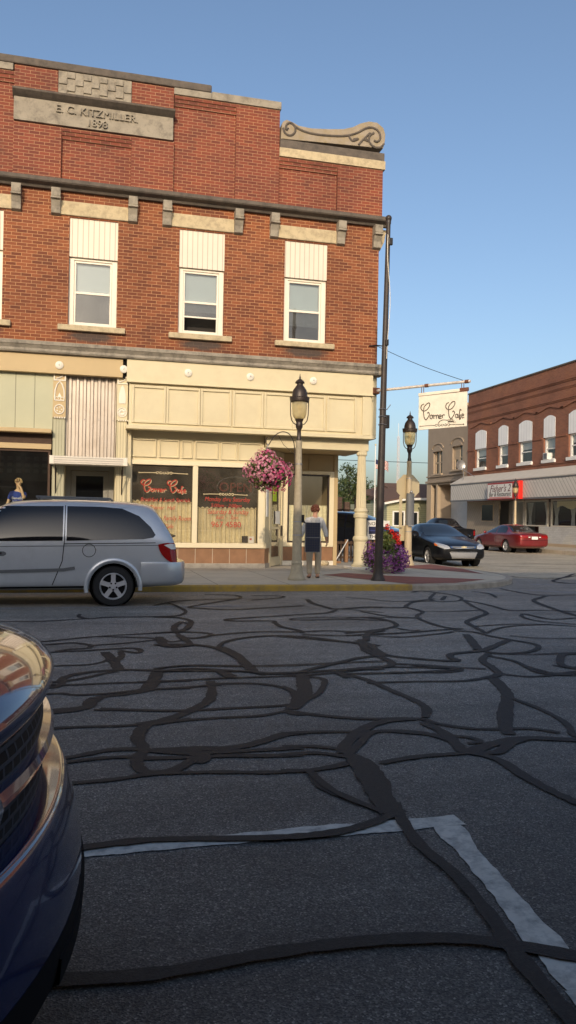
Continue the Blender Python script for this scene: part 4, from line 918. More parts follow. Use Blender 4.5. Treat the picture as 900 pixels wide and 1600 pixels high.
def flowers(mb, c, rad, n, size, rnd, flat=.5, shell=.72, low=-1., bumpy=.16):
    """petal clusters scattered on a lumpy ellipsoid"""
    ph = [rnd.uniform(0, 6.28) for _ in range(6)]
    for i in range(n):
        while True:
            d = Vector((rnd.gauss(0, 1), rnd.gauss(0, 1), rnd.gauss(0, 1))).normalized()
            if d.z > low: break
        l = 1+bumpy*(math.sin(4*d.x+ph[0])+math.sin(5*d.y+ph[1])+math.sin(4*d.z+ph[2]))/2
        q = rnd.uniform(shell, 1.02)*l
        p = Vector((c[0]+d.x*rad[0]*q, c[1]+d.y*rad[1]*q, c[2]+d.z*rad[2]*q))
        nrm = (d+Vector((rnd.uniform(-1, 1), rnd.uniform(-1, 1), rnd.uniform(-1, 1)))*flat).normalized()
        a = nrm.orthogonal().normalized(); b = nrm.cross(a); s = size*rnd.uniform(.6, 1.25); ro = rnd.uniform(0, 6.28)
        a, b = a*math.cos(ro)+b*math.sin(ro), b*math.cos(ro)-a*math.sin(ro)
        k = 5; vs = [p-nrm*s*.25]
        for j in range(2*k):
            r = s*(1 if j % 2 == 0 else .55); vs.append(p+a*r*math.cos(j*math.pi/k)+b*r*math.sin(j*math.pi/k))
        mb.add(vs, [(0, 1+j, 1+(j+1) % (2*k)) for j in range(2*k)])
def leaves(mb, c, rad, n, size, rnd, shell=.4, flat=1., low=-1., bumpy=.16):
    for i in range(n):
        while True:
            d = Vector((rnd.gauss(0, 1), rnd.gauss(0, 1), rnd.gauss(0, 1))).normalized()
            if d.z > low: break
        q = rnd.uniform(shell, 1.)*(1+bumpy*math.sin(5*d.x+3*d.z))
        p = Vector((c[0]+d.x*rad[0]*q, c[1]+d.y*rad[1]*q, c[2]+d.z*rad[2]*q))
        nrm = (d+Vector((rnd.uniform(-1, 1), rnd.uniform(-1, 1), rnd.uniform(-1, 1)))*flat).normalized()
        a = nrm.orthogonal().normalized(); b = nrm.cross(a); s = size*rnd.uniform(.6, 1.3); ro = rnd.uniform(0, 6.28)
        a, b = a*math.cos(ro)+b*math.sin(ro), b*math.cos(ro)-a*math.sin(ro)
        mb.add([p-a*s, p+b*s*.45+nrm*s*.12, p+a*s, p-b*s*.45], [(0, 1, 2, 3)])
rf = random.Random(11)
M['pink'] = leaf_mat('pink_petals', (.68, .14, .30), (.88, .50, .54), trans=.35)
M['magenta'] = leaf_mat('magenta_petals', (.5, .02, .16), (.72, .1, .26), trans=.35)
M['purple'] = leaf_mat('purple_petals', (.20, .035, .22), (.46, .18, .44), trans=.3)
M['red_fl'] = leaf_mat('red_petals', (.6, .012, .012), (.8, .05, .03), trans=.3)
M['leaf'] = leaf_mat('flower_leaves', (.05, .085, .02), (.16, .18, .04))
t = thing('hanging_basket', 'full hanging basket of pink petunias below the lamp bracket', 'hanging basket', (3.93, 17.25, 3.1))
cb_ = (3.93, 17.25, 2.56)
mb = MB(); leaves(mb, cb_, (.46, .46, .42), 1500, .055, rf); mb.build('foliage', 'leaf', t)
mb = MB(); flowers(mb, cb_, (.53, .53, .45), 1050, .036, rf); mb.build('blossoms', 'pink', t)
mb = MB(); flowers(mb, (cb_[0]+.2, cb_[1]-.1, cb_[2]-.12), (.36, .4, .34), 260, .036, rf); flowers(mb, (cb_[0]-.05, cb_[1]-.1, cb_[2]+.25), (.2, .25, .2), 90, .036, rf); mb.build('dark_blossoms', 'magenta', t)
mb = MB(); mb.lathe([(.05, 2.3), (.2, 2.34), (.27, 2.5), (.29, 2.62)], 14, (cb_[0], cb_[1], 0)); mb.build('pot', 'black', t)
mb = MB()
for k in range(3): a = k*2.1; mb.tube([(3.93, 17.28, 3.16), (3.93+.24*math.cos(a), 17.25+.24*math.sin(a), 2.65)], .006, 5)
mb.build('hanger_wires', 'steel', t)
# dark panel clamped to the lamp post
t = thing('solar_panel', 'dark blue rectangular panel clamped to the lamp post in front of the woman', 'panel', (5.0, 17.3, 1.1))
mb = MB(); mb.box(4.845, 5.175, 17.27, 17.31, .77, 1.42)
m_, nt_, p_, o_ = new_mat('blue_cell_panel'); co_ = objco(nt_)
bt = nd(nt_, 'ShaderNodeTexBrick'); bt.offset = 0; bt.inputs['Scale'].default_value = 1; bt.inputs['Brick Width'].default_value = .055; bt.inputs['Row Height'].default_value = .055; bt.inputs['Mortar Size'].default_value = .004
mp_ = nd(nt_, 'ShaderNodeMapping'); mp_.inputs['Rotation'].default_value = (R(90), 0, 0); nt_.links.new(co_, mp_.inputs[0]); nt_.links.new(mp_.outputs[0], bt.inputs['Vector'])
bt.inputs['Color1'].default_value = (.012, .018, .045, 1); bt.inputs['Color2'].default_value = (.018, .022, .04, 1); bt.inputs['Mortar'].default_value = (.05, .045, .045, 1)
nt_.links.new(bt.outputs['Color'], p_.inputs['Base Color']); p_.inputs['Roughness'].default_value = .3
mb.build('cell_face', m_, t, bevel=.004)
mb = MB(); mb.ring_frame(4.835, 5.185, .76, 1.43, 17.262, 17.318, .012); mb.box(4.84, 5.18, 17.262, 17.269, 1.08, 1.1); mb.build('frame', 'grey_box', t)
mb = MB(); mb.tube([(4.70, 17.33, 1.46), (4.8, 17.33, 1.46), (4.86, 17.32, 1.4)], .018, 6); mb.box(4.745, 4.81, 17.29, 17.36, 1.42, 1.6); mb.build('bracket', 'black', t)

# ------------------------------------------------------------------ black pole, diagonal arm and hanging sign
PT = Vector((6.65, 17.13, 8.5)); PB = Vector((6.535, 17.13, .128))
t = thing('utility_pole', 'tall weathered black steel pole at the kerb of the street corner', 'pole', tuple(PB))
pl = lambda z: PB.lerp(PT, (z-PB.z)/(PT.z-PB.z))
mb = MB(); zs_ = [.128, .16, .22, .32, .45, .6, 2, 4, 6, 8.3, 8.34, 8.36]; rs_ = [.17, .165, .13, .108, .098, .094, .086, .074, .062, .05, .06, .055]
mb.tube([pl(z) for z in zs_], rs_, 14); mb.build('shaft', 'pole_black', t, smooth=25)
mb = MB(); mb.sphere(pl(8.45), .075, 12, 8); mb.tube([pl(8.33), pl(8.4)], .06, 12); mb.build('finial', 'pole_black', t, smooth=True)
mb = MB(); mb.tube([pl(z)+Vector((.012+.045*math.sin(z*1.3)+.02*math.sin(z*3.1), -.1+.004*z, 0)) for z in [5.2+.15*k for k in range(20)]], .008, 5); mb.build('cord', 'trim_white', t)
for z, bx in ((3.78, (.05, .15, -.06, .06, -.16, .14)), (7.85, (0, .09, -.09, -.02, -.03, .13)), (5.6, (-.02, .05, -.12, -.05, -.1, .04))):
    q = pl(z); mb = MB(); mb.box(q.x+bx[0], q.x+bx[1], q.y+bx[2], q.y+bx[3], z+bx[4], z+bx[5]); mb.build('junction_box', 'black', t, bevel=.01)
for z in (3.7, 3.88, 4.05): q = pl(z); mb = MB(); mb.tube([q+Vector((.095*math.cos(a*.5), .095*math.sin(a*.5), .01*math.sin(a))) for a in range(14)], .008, 5); mb.build('wire_wrap', 'steel', t)
mb = MB(); mb.tube([pl(4.05)+Vector((.08, -.05, 0)), pl(4.16)+Vector((.16, -.06, 0))], .01, 5); mb.build('wire_end', 'steel', t)
A0 = Vector((7.84, 21.06, 5.14)); A1 = Vector((9.79, 19.11, 5.215)); ad = (A1-A0).normalized()
t = thing('sign_arm', 'long peeling white pipe reaching out diagonally from the cafe corner', 'sign arm', tuple(A0))
mb = MB(); mb.tube([A0, A1], .038, 10); mb.build('pipe', 'pipe_white', t, smooth=True)
mb = MB(); mb.box(7.76, 7.97, 20.98, 21.2, 5.06, 5.22); mb.build('wall_plate', 'rust', t)
for f_ in (.56, .965):
    mb = MB(); q = A0.lerp(A1, f_); mb.tube([q-ad*.05, q+ad*.05], .05, 10); mb.build('collar', 'rust', t)
wire = thing('guy_wire', 'thin guy wire from the brick corner down to the white sign arm', 'wire', (7.9, 21.2, 6.45))
mb = MB(); a = Vector((7.9, 21.1, 6.42)); b = A1-ad*.1; mb.tube([a.lerp(b, i/8)-Vector((0, 0, .06*math.sin(math.pi*i/8))) for i in range(9)], .008, 5); mb.build('strand', 'black', wire)
mb = MB(); mb.tube([(7.7, 21.19, 6.42), (7.9, 21.12, 6.44), (8.02, 21.05, 6.42), (8.1, 21., 6.38)], .018, 6); mb.build('wall_hook', 'black', wire)
# sign board hangs under the arm
S0 = Vector((8.78, 20.12, 0)); S1 = Vector((9.735, 19.165, 0)); sd = (S1-S0).normalized(); sn = Vector((sd.y, -sd.x, 0)).normalized()
if sn.y > 0: sn = -sn
t = thing('hanging_sign', 'cream hanging sign reading Corner Cafe in grey script', 'sign', (9.26, 19.64, 3.97))
def slab(mb, u0, u1, z0, z1, t0, t1, zr=.0):
    L = (S1-S0).length; a = S0+sd*u0; b = S0+sd*u1; f = lambda u: zr*u/L
    q = [a+sn*t0+Vector((0, 0, z0+f(u0))), b+sn*t0+Vector((0, 0, z0+f(u1))), b+sn*t0+Vector((0, 0, z1+f(u1))), a+sn*t0+Vector((0, 0, z1+f(u0)))]
    mb.prism([tuple(p) for p in q], tuple(sn*(t1-t0)))
SL = (S1-S0).length
mb = MB(); slab(mb, 0, SL, 3.98, 4.9, -.02, .02, .05); mb.build('board', 'sign_cream', t, bevel=.006)
mb = MB(); slab(mb, -.01, SL+.02, 4.905, 4.985, -.03, .03, .06); mb.build('top_rail', 'sign_cream', t, bevel=.006)
mb = MB(); slab(mb, 0.0, SL, 4.896, 4.904, -.024, .024, .055); slab(mb, SL-.2, SL+.03, 4.91, 5.0, -.034, .034, .055); mb.build('rust_edge', 'rust', t)
for u in (.1, SL-.13):
    mb = MB(); a = S0+sd*u
    for d_ in (-.03, .03): mb.tube([a+sd*d_+Vector((0, 0, 4.95)), a+sd*d_+Vector((0, 0, 5.18))], .01, 5)
    mb.build('shackle', 'rust', t)
for sg in (1, -1):
    org = (S0 if sg == 1 else S1)+sn*.024*sg+sd*.0; rt_ = sd*sg
    strokes('sign_lettering', SCRIPT, tuple(org+Vector((0, 0, 4.02))), rt_, (0, 0, 1), SL/6.2, .0135, M['ink_grey'], t, sv=.2)
    strokes('sign_flourish', flourish(), tuple(org+Vector((0, 0, 4.08))+rt_*.02), rt_, (0, 0, 1), SL/6.3, .008, M['ink_grey'], t)
    sp = [[(2.7, .7), (3.2, .95), (3.9, .9), (4.6, 1.0)]]+[[(3.9+.12*k, .62), (4.1+.13*k, .8+.05*(k % 2))] for k in range(6)]+[[(3.9, .75), (4.6, .72)], [(4.6, .6), (4.9, .62)], [(2.6, .5), (2.8, .72)]]
    strokes('worn_sprig', sp, tuple(org+Vector((0, 0, 4.02))), rt_, (0, 0, 1), SL/6.3, .009, M['ink_grey'], t)

# ------------------------------------------------------------------ stop sign etc. on the second lamp
t = thing('stop_sign', 'octagonal stop sign seen from its blank beige back', 'stop sign', (9.79, 23.2, 2.57))
oc = lambda r: [(9.79+r*math.cos(R(22.5+45*k)), 2.57+r*math.sin(R(22.5+45*k))) for k in range(8)]
mb = MB(); mb.prism([(x, 23.17, z) for x, z in oc(.41)], (0, .006, 0)); mb.build('plate', pm('beige_sign_back', (.47, .39, .24), .5, var=.1), t)
mb = MB(); mb.prism([(x, 23.1775, z) for x, z in oc(.40)], (0, .003, 0)); mb.build('red_face', 'red_bright', t)
text_mesh('lettering', 'STOP', .3, (9.79, 23.183, 2.57), (-1, 0, 0), (0, 0, 1), M['white'], t)
mb = MB(); mb.box(9.78, 9.8, 23.1, 23.168, 2.25, 2.9); mb.build('mount', 'steel', t)
t = thing('parking_sign', 'small blank beige sign back behind the lower lamp post', 'sign', (9.72, 23.18, 1.15))
mb = MB(); mb.box(9.52, 9.9, 23.175, 23.181, .88, 1.36); mb.build('plate', bpy.data.materials['beige_sign_back'], t, bevel=.02)
mb = MB(); mb.box(9.46, 9.56, 23.06, 23.07, 1.3, 2.28); mb.build('side_plate', bpy.data.materials['beige_sign_back'], t)
t = thing('conduit_box', 'tall grey metal cover strapped on the stop sign lamp post', 'cover', (9.79, 22.95, 1.8))
mb = MB(); mb.prism([(9.79+.13*math.cos(R(a)), 22.98+.09*math.sin(R(a)), 1.38) for a in range(180, 361, 20)], (0, 0, .98)); mb.build('cover', 'grey_box', t, smooth=True)
mb = MB(); mb.box(9.7, 9.88, 22.88, 22.9, 1.34, 1.38); mb.sphere((9.79, 22.9, 2.4), .05, 8, 6); mb.build('strap', 'steel', t)

# ------------------------------------------------------------------ planter with purple petunias and red geraniums
pc = (7.72, 19.75)
t = thing('flower_planter', 'big purple petunia planter with red geraniums on top', 'planter', (pc[0], pc[1], .13))
mb = MB(); mb.lathe([(.24, .13), (.27, .16), (.33, .4), (.4, .58), (.42, .6), (.4, .62)], 20, (pc[0], pc[1], 0)); mb.build('pot', 'concrete', t, smooth=True)
mb = MB(); leaves(mb, (pc[0], pc[1], .52), (.54, .54, .4), 1700, .05, rf); leaves(mb, (pc[0]+.05, pc[1], .98), (.26, .26, .32), 500, .06, rf); mb.build('foliage', 'leaf', t)
mb = MB(); flowers(mb, (pc[0]+.28, pc[1]-.1, .5), (.40, .5, .36), 900, .033, rf); flowers(mb, (pc[0]-.32, pc[1]-.05, .52), (.30, .45, .38), 520, .033, rf); flowers(mb, (pc[0]+.0, pc[1]-.3, .42), (.42, .25, .3), 420, .033, rf); mb.build('purple_blossoms', 'purple', t)
mb = MB()
for dx, dz, n_ in ((.0, .72, 26), (.11, .58, 26), (.2, .5, 30), (.27, .42, 26), (.32, .32, 22), (.1, .43, 12), (.3, .52, 10)): flowers(mb, (pc[0]+dx, pc[1]-.15, .62+dz), (.085, .085, .075), n_, .034, rf)
mb.build('red_blossoms', 'red_fl', t)

# ------------------------------------------------------------------ wooden fence, yard sign, broom and stone behind the porch
t = thing('picket_fence', 'brown wooden picket fence beside the porch column', 'fence', (8.6, 24.6, .13))
mb = MB()
for i in range(19): x = 7.5+i*.115; mb.box(x, x+.06, 24.62, 24.645, .16, .8+.01*(i % 3))
mb.build('pickets', 'wood_dark', t)
mb = MB(); mb.box(7.45, 9.75, 24.58, 24.62, .72, .8); mb.box(7.45, 9.75, 24.58, 24.62, .25, .32); mb.build('rail', 'wood_dark', t)
for x in (8.2, 8.5, 9.0, 9.2, 9.4):
    mb = MB(); mb.box(x, x+.1, 24.48, 24.58, .128, .87); mb.build('post', 'wood', t, bevel=.008)
t = thing('yard_sign', 'white lawn sign with a navy band, lettered NOW and THA', 'sign', (9.3, 24.4, .9))
mb = MB(); mb.box(8.92, 9.68, 24.39, 24.41, .88, 1.5); mb.build('board', 'white', t)
mb = MB(); mb.box(8.96, 9.66, 24.386, 24.3895, 1.06, 1.3); mb.build('navy_band', pm('navy_ink', (.012, .014, .06), .5), t)
mb = MB(); mb.box(8.96, 9.66, 24.383, 24.3855, 1.16, 1.18); mb.build('stripe', pm('blue_ink', (.05, .07, .25), .5), t)
text_mesh('lettering', 'NOW', .16, (9.14, 24.385, 1.39), (1, 0, 0), (0, 0, 1), M['ink'], t, ext=.003)
text_mesh('lettering', 'THA', .16, (9.14, 24.385, .97), (1, 0, 0), (0, 0, 1), M['ink'], t, ext=.003)
for x in (8.98, 9.6):
    mb = MB(); mb.tube([(x, 24.42, .13), (x, 24.42, 1.4)], .012, 6); mb.build('stake', 'steel', t)
t = thing('broom', 'white handled push broom leaning against the picket fence', 'broom', (7.75, 24.1, .13))
mb = MB(); mb.tube([(7.72, 24.0, .2), (8.28, 24.47, .86)], .017, 6); mb.build('handle', 'white', t); mb = MB(); mb.box(7.55, 7.88, 23.93, 24.03, .13, .2); mb.build('head', 'wood', t)
t = tag(MB().sphere((6.95, 22.75, .2), .16, 10, 7, (1.1, .6, .55)).build('stone', 'stone_tan', None, smooth=True), 'rounded tan stone at the foot of the porch window', 'stone')

# ------------------------------------------------------------------ bar building across the side street
FX = 26.
FB = thing('brick_bar_building', 'long dark red brick bar building with white shuttered upper windows', 'building', (FX, 40, 0))
wins = [(48.32, 49.85), (45.5, 46.72), (42.69, 44.2), (40.27, 41.45), (37.7, 38.97), (35.2, 36.5), (32.6, 33.9)]
def wallX(mb, x, y0, y1, z0, z1, ops, depth):
    ys_ = sorted({y0, y1, *[v for o in ops for v in o[:2]]}); zs = sorted({z0, z1, *[v for o in ops for v in o[2:]]})
    for i in range(len(ys_)-1):
        for j in range(len(zs)-1):
            cy, cz = (ys_[i]+ys_[i+1])/2, (zs[j]+zs[j+1])/2
            if any(a < cy < b and c < cz < d for a, b, c, d in ops): continue
            mb.poly([(x, ys_[i], zs[j]), (x, ys_[i+1], zs[j]), (x, ys_[i+1], zs[j+1]), (x, ys_[i], zs[j+1])])
    for a, b, c, d in ops:
        for q in ([(a, c), (a, d)], [(b, c), (b, d)], [(a, c), (b, c)], [(a, d), (b, d)]):
            (p, r), (p2, r2) = q; mb.poly([(x, p, r), (x, p2, r2), (x+depth, p2, r2), (x+depth, p, r)])
mb = MB(); wallX(mb, FX, 28, 51, 2.9, 10.43, [(a, b, 5.12, 7.62) for a, b in wins], .3)
mb.poly([(FX, 28, 0), (FX+24, 28, 0), (FX+24, 28, 10.43), (FX, 28, 10.43)]); mb.poly([(FX, 51, 4), (FX+24, 51, 4), (FX+24, 51, 10.43), (FX, 51, 10.43)]); mb.poly([(FX, 28, 10.3), (FX+24, 28, 10.3), (FX+24, 51, 10.3), (FX, 51, 10.3)])
mb.build('wall', 'brick_f', FB)
mb = MB(); mb.box(FX-.06, FX+.3, 28, 51, 10.435, 10.52); mb.build('coping', 'stone_dark', FB)
for z, p_ in ((9.55, .09), (9.16, .06), (8.52, .08), (6.43, .05), (5.98-.4, .05)):
    mb = MB()
    if z in (6.43,) or z < 6:
        cuts = [28]+[v for a, b in sorted(wins) for v in (a-.13, b+.13)]+[51]
        for i in range(0, len(cuts), 2): mb.box(FX-p_, FX-.001, cuts[i], cuts[i+1], z, z+.09)
        if z < 6: mb = MB(); mb.box(FX-p_, FX-.001, 28, 51, 4.92, 5.0)
    else: mb.box(FX-p_, FX-.001, 28, 51, z, z+.1); mb.box(FX-p_*.5, FX-.001, 28, 51, z-.08, z-.001)
    mb.build('string_course', 'brick_f', FB)
mb = MB()
for a, b in wins:
    c = (a+b)/2; n_ = 10
    pts = [(c-1.42+2.84*i/n_, 8.02+.22*math.exp(-((2.84*i/n_-1.42)/.75)**2)) for i in range(n_+1)]
    for i in range(n_): mb.prism([(FX-.07, pts[i][0], pts[i][1]), (FX-.07, pts[i+1][0], pts[i+1][1]), (FX-.07, pts[i+1][0], pts[i+1][1]+.09), (FX-.07, pts[i][0], pts[i][1]+.09)], (.069, 0, 0))
mb.build('label_moulding', 'brick_f', FB)
def bar_window(k, a, b):
    c = (a+b)/2; w = b-a
    mb = MB(); x = FX+.1
    mb.box(x, x+.12, a+.01, a+.14, 5.2, 6.5); mb.box(x, x+.12, b-.14, b-.01, 5.2, 6.5); mb.box(x, x+.12, a+.14, b-.14, 5.2, 5.27); mb.box(x, x+.12, a+.14, b-.14, 6.42, 6.5); mb.box(x+.01, x+.1, a+.14, b-.14, 5.82, 5.88)
    mb.box(FX-.12, FX+.2, a-.08, b+.08, 5.02, 5.2); f = mb.build('window', 'white', FB)
    mb = MB(); n_ = 8; top_ = [(a+.01+(w-.02)*i/n_, 7.6+.17*math.sin(math.pi*i/n_)) for i in range(n_+1)]
    mb.prism([(FX-.02, a+.01, 6.5), (FX-.02, b-.01, 6.5)]+[(FX-.02, y, z) for y, z in top_[::-1]], (.08, 0, 0)); mb.build('shutter_panel', 'siding_white', f)
    mb = MB(); mb.box(x+.05, x+.056, a+.14, b-.14, 5.27, 6.42); mb.build('pane', 'glass', f)
    mb = MB(); mb.box(x+.11, x+.116, a+.14, b-.14, 5.86 if k % 2 else 6.0, 6.42); mb.build('blind', 'curtain_white', f)
    mb = MB(); mb.box(x+.4, x+.41, a, b, 5.1, 6.6); mb.build('dark_room', 'interior_dk', f)
    if k == 3:
        mb = MB(); mb.box(FX-.15, FX+.2, b-.62, b-.18, 5.22, 5.6); ac = mb.build('air_conditioner', 'white', f); mb = MB(); mb.box(FX-.155, FX-.149, b-.58, b-.22, 5.25, 5.57); mb.build('grille', 'grey_box', ac)
for k, (a, b) in enumerate(wins): bar_window(k, a, b)
# awning clad in diagonal boards
ax = 24.95
mb = MB(); mb.prism([(ax, 28, 2.95), (ax, 28, 4.1), (FX, 28, 4.1), (FX, 28, 2.95)], (0, 23.4, 0)); aw = mb.build('awning', 'awn_diag', FB)
mb = MB(); mb.prism([(ax-.04, 27.9, 4.101), (ax-.04, 27.9, 4.16), (FX-.001, 27.9, 4.72), (FX-.001, 27.9, 4.101)], (0, 23.55, 0)); mb.build('awning_cap', 'awn_top', aw)
mb = MB(); mb.box(ax-.03, ax-.001, 28, 51.4, 2.9, 3.0); mb.box(ax-.03, ax-.001, 28, 51.4, 4.03, 4.1); mb.build('awning_trim', 'grey_box', aw)
mb = MB(); mb.box(FX+.1, FX+.2, 28, 40.9, .2, 1.32); mb.box(FX+.1, FX+.2, 40.9, 42.0, .2, 1.32); mb.build('stall_riser', 'brick_white', FB)
mb = MB(); mb.box(FX-.02, FX+.0995, 28, 42., .2, .36); mb.build('plinth', 'stucco_lt', FB)
for y0, y1 in ((28.2, 33.5), (33.8, 40.8), (41.1, 43.6), (43.7, 45.0)):
    mb = MB(); x = FX+.1; f0 = 1.325
    mb.box(x, x+.1, y0, y0+.1, f0, 2.9); mb.box(x, x+.1, y1-.1, y1, f0, 2.9); mb.box(x, x+.1, y0+.1, y1-.1, f0, f0+.07); mb.box(x, x+.1, y0+.1, y1-.1, 2.8, 2.9)
    if y1-y0 > 6: mb.box(x, x+.1, 37.9, 38.0, f0+.07, 2.8)
    f = mb.build('shop_window', 'awn_top', FB)
    mb = MB(); mb.box(x+.04, x+.046, y0+.1, y1-.1, f0+.07, 2.8); mb.build('pane', 'glass', f)
    if y1-y0 > 2:
        mb = MB(); n_ = int((y1-y0)/1.7)
        for i in range(n_+1):
            yc = y0+.3+(y1-y0-.6)*i/max(1, n_); mb.prism([(x+.2, yc-.35, 2.75), (x+.2, yc+.35, 2.75), (x+.2, yc+.12, 1.9), (x+.2, yc+.2, 1.4), (x+.2, yc-.16, 1.4), (x+.2, yc-.1, 1.9)], (.04, 0, 0))
        mb.build('drape', 'curtain_white', f)
        mb = MB(); k_ = 24; yy0, yy1 = y0+.4, y1-.4
        mb.prism([(x+.16, yy0, 2.78), (x+.16, yy1, 2.78)]+[(x+.16, yy1+(yy0-yy1)*i/k_, 2.42+.1*math.sin(i*.9)) for i in range(k_+1)], (.03, 0, 0))
        if y0 < 34: mb.build('valance', 'curtain', f)
    mb = MB(); mb.box(x+1.6, x+1.65, y0, y1, .2, 3.0); mb.build('dim_room', pm('maroon_interior', (.05, .012, .012), .8), f)
    mb = MB(); mb.box(x+.5, x+.9, y0+.5, y1-.3, 1.5, 1.56); mb.build('table', 'wood_dark', f)
mb = MB(); mb.box(FX+.2, FX+.9, 45.0, 45.1, .2, 2.9); mb.box(FX+.85, FX+.95, 45., 46.6, .2, 2.9); mb.build('entry_wall', 'awn_top', FB)
mb = MB(); mb.box(FX+.7, FX+.84, 45.15, 46.5, .2, 2.85); dr = mb.build('door', pm('pale_panelled_door', (.45, .42, .37), .6), FB)
mb = MB(); mb.box(FX+.69, FX+.699, 45.5, 46.1, .5, 2.1); mb.build('pane', 'glass_dark', dr)
mb = MB(); mb.prism([(FX+.685, 45.5, 2.3), (FX+.685, 46.1, 2.3), (FX+.685, 45.8, 2.7)], (.01, 0, 0)); mb.build('gable_panel', 'stucco', dr)
mb = MB(); mb.box(FX+.02, FX+.1, 46.6, 51.0, .2, 2.95); mb.build('clad_wall', striped_mat('diagonal_boarding', (.33, .28, .22), (.14, .12, .1), .3, .03, 'y', .7, diag=.9), FB)
mb = MB(); mb.box(FX-.01, FX+.019, 47.2, 48.9, 1.55, 2.75); dw = mb.build('shop_window', 'stucco_lt', FB); mb = MB(); mb.box(FX-.015, FX-.0105, 47.3, 48.8, 1.62, 2.68); mb.build('pane', 'glass_car', dw)
# bar sign on the awning
t = thing('bar_sign', 'white bar sign in a red frame on the grey awning', 'sign', (ax, 43.8, 3.45))
sx0 = ax-.32
mb = MB(); mb.box(sx0, ax-.032, 42.5, 45.55, 2.93, 3.96); mb.build('cabinet', pm('dark_red_frame', (.35, .03, .03), .5), t)
mb = MB(); mb.box(sx0-.012, sx0-.001, 42.56, 45.5, 3.0, 3.86); mb.build('face', 'white', t)
mb = MB(); mb.box(sx0+.02, ax-.032, 41.85, 42.38, 2.92, 4.0); mb.build('red_panel', 'red_bright', t, bevel=.02)
text_mesh('lettering', "Fisher's 2", .62, (sx0-.016, 44.0, 3.58), (0, -1, 0), (0, 0, 1), pm('maroon_ink', (.12, .02, .02), .5), t, shear=.35, sx=1.05)
text_mesh('lettering', 'Bar & Restaurant', .4, (sx0-.016, 44.0, 3.24), (0, -1, 0), (0, 0, 1), M['ink'], t, shear=.25, sx=.95)
mb = MB(); mb.box(sx0-.016, sx0-.0125, 42.8, 45.3, 3.03, 3.07); mb.build('underline', 'red_bright', t)
# satellite dish on the awning end
t = thing('satellite_dish', 'small grey satellite dish on a pole above the awning end', 'satellite dish', (25.4, 50.9, 4.6))
mb = MB(); mb.tube([(25.5, 50.6, 4.3), (25.5, 50.6, 5.3)], .03, 6); mb.tube([(25.5, 50.6, 5.15), (25.3, 48.6, 4.55)], .02, 5); mb.build('mast', 'steel', t)
mb = MB(); mb.lathe([(.02, 0), (.2, -.03), (.34, -.1), (.35, -.09), (.2, -.02)], 16, (25.3, 50.7, 5.45), 'y'); mb.tube([(25.3, 50.6, 5.2), (25.2, 50.15, 5.4)], .02, 5); mb.build('reflector', 'steel', t, smooth=True)

# taupe stucco building
TB = thing('stucco_building', 'taupe stucco building with arched windows next to the brick bar', 'building', (FX, 54, 0))
mb = MB(); tw = [(55.2, 56.75, 5.15, 6.85), (51.9, 53.5, 5.3, 7.0)]
wallX(mb, FX+.05, 51.01, 57.8, 4.4, 9.7, tw, .35); mb.poly([(FX+.05, 57.8, 0), (FX+22, 57.8, 0), (FX+22, 57.8, 9.7), (FX+.05, 57.8, 9.7)]); mb.poly([(FX+.05, 51.01, 9.6), (FX+22, 51.01, 9.6), (FX+22, 57.8, 9.6), (FX+.05, 57.8, 9.6)])
mb.box(FX+2.5, FX+2.6, 51.01, 57.8, .2, 4.4); mb.box(FX+.05, FX+2.5, 51.1, 57.7, 4.3, 4.39)
mb.build('wall', 'stucco', TB)
mb = MB(); mb.box(FX-.1, FX+.049, 51.45, 57.9, 4.45, 4.62); mb.box(FX-.05, FX+.049, 51.45, 57.85, 4.9, 5.0); mb.build('string_course', 'stucco', TB, bevel=.02)
mb = MB(); mb.box(FX-.1, FX+.3, 51.0, 57.9, 9.7, 9.9); mb.build('coping', 'stucco_lt', TB)
for (a, b, c, d), cl in zip(tw, (0, 1)):
    cy = (a+b)/2; x = FX+.2
    mb = MB(); arc_ = [(cy+(b-a)/2*math.cos(R(q)), d+.32*math.sin(R(q))) for q in range(0, 181, 15)]; arc2 = [(cy+(b-a)/2*1.25*math.cos(R(q)), d+.2+.4*math.sin(R(q))) for q in range(0, 181, 15)]
    mb.tube([(FX+.03, y, z) for y, z in arc2], .06, 6); mb.prism([(FX-.0, y, z) for y, z in arc_], (.06, 0, 0)); mb.build('arch_moulding', 'stucco', TB)
    mb = MB(); mb.box(x, x+.1, a, a+.18, c, d); mb.box(x, x+.1, b-.18, b, c, d); mb.box(x, x+.1, cy-.14, cy+.14, c, d); mb.box(x, x+.1, a+.18, cy-.14, (c+d)/2-.05, (c+d)/2+.05); mb.box(x, x+.1, cy+.14, b-.18, (c+d)/2-.05, (c+d)/2+.05); mb.box(FX-.08, FX+.2, a-.1, b+.1, c-.12, c-.001)
    if cl: mb.box(x+.01, x+.09, cy+.14, b-.18, (c+d)/2-.1, d)
    f = mb.build('window', 'stucco_lt', TB)
    mb = MB(); mb.box(x+.05, x+.056, a+.18, b-.18, c, d); mb.build('pane', 'glass_car', f)
mb = MB(); mb.box(FX, FX+.3, 57.0, 57.79, .2, 4.4); mb.box(FX+.03, FX+.3, 55.9, 56.2, .2, 4.4); mb.build('pier', 'stucco_lt', TB)
mb = MB(); mb.box(FX+.3, FX+2.5, 55.95, 56.15, .2, 4.35); mb.build('lobby_wall', 'stucco', TB)
mb = MB(); mb.box(FX+1.2, FX+1.3, 51.1, 55.94, .2, 3.2); dr = mb.build('garage_door', pm('pale_blue_grey_door', (.52, .56, .58), .5), TB)
mb = MB(); mb.box(FX+1.2, FX+1.3, 51.1, 55.94, 3.21, 4.3); mb.build('door_header', 'tan_paint', TB)

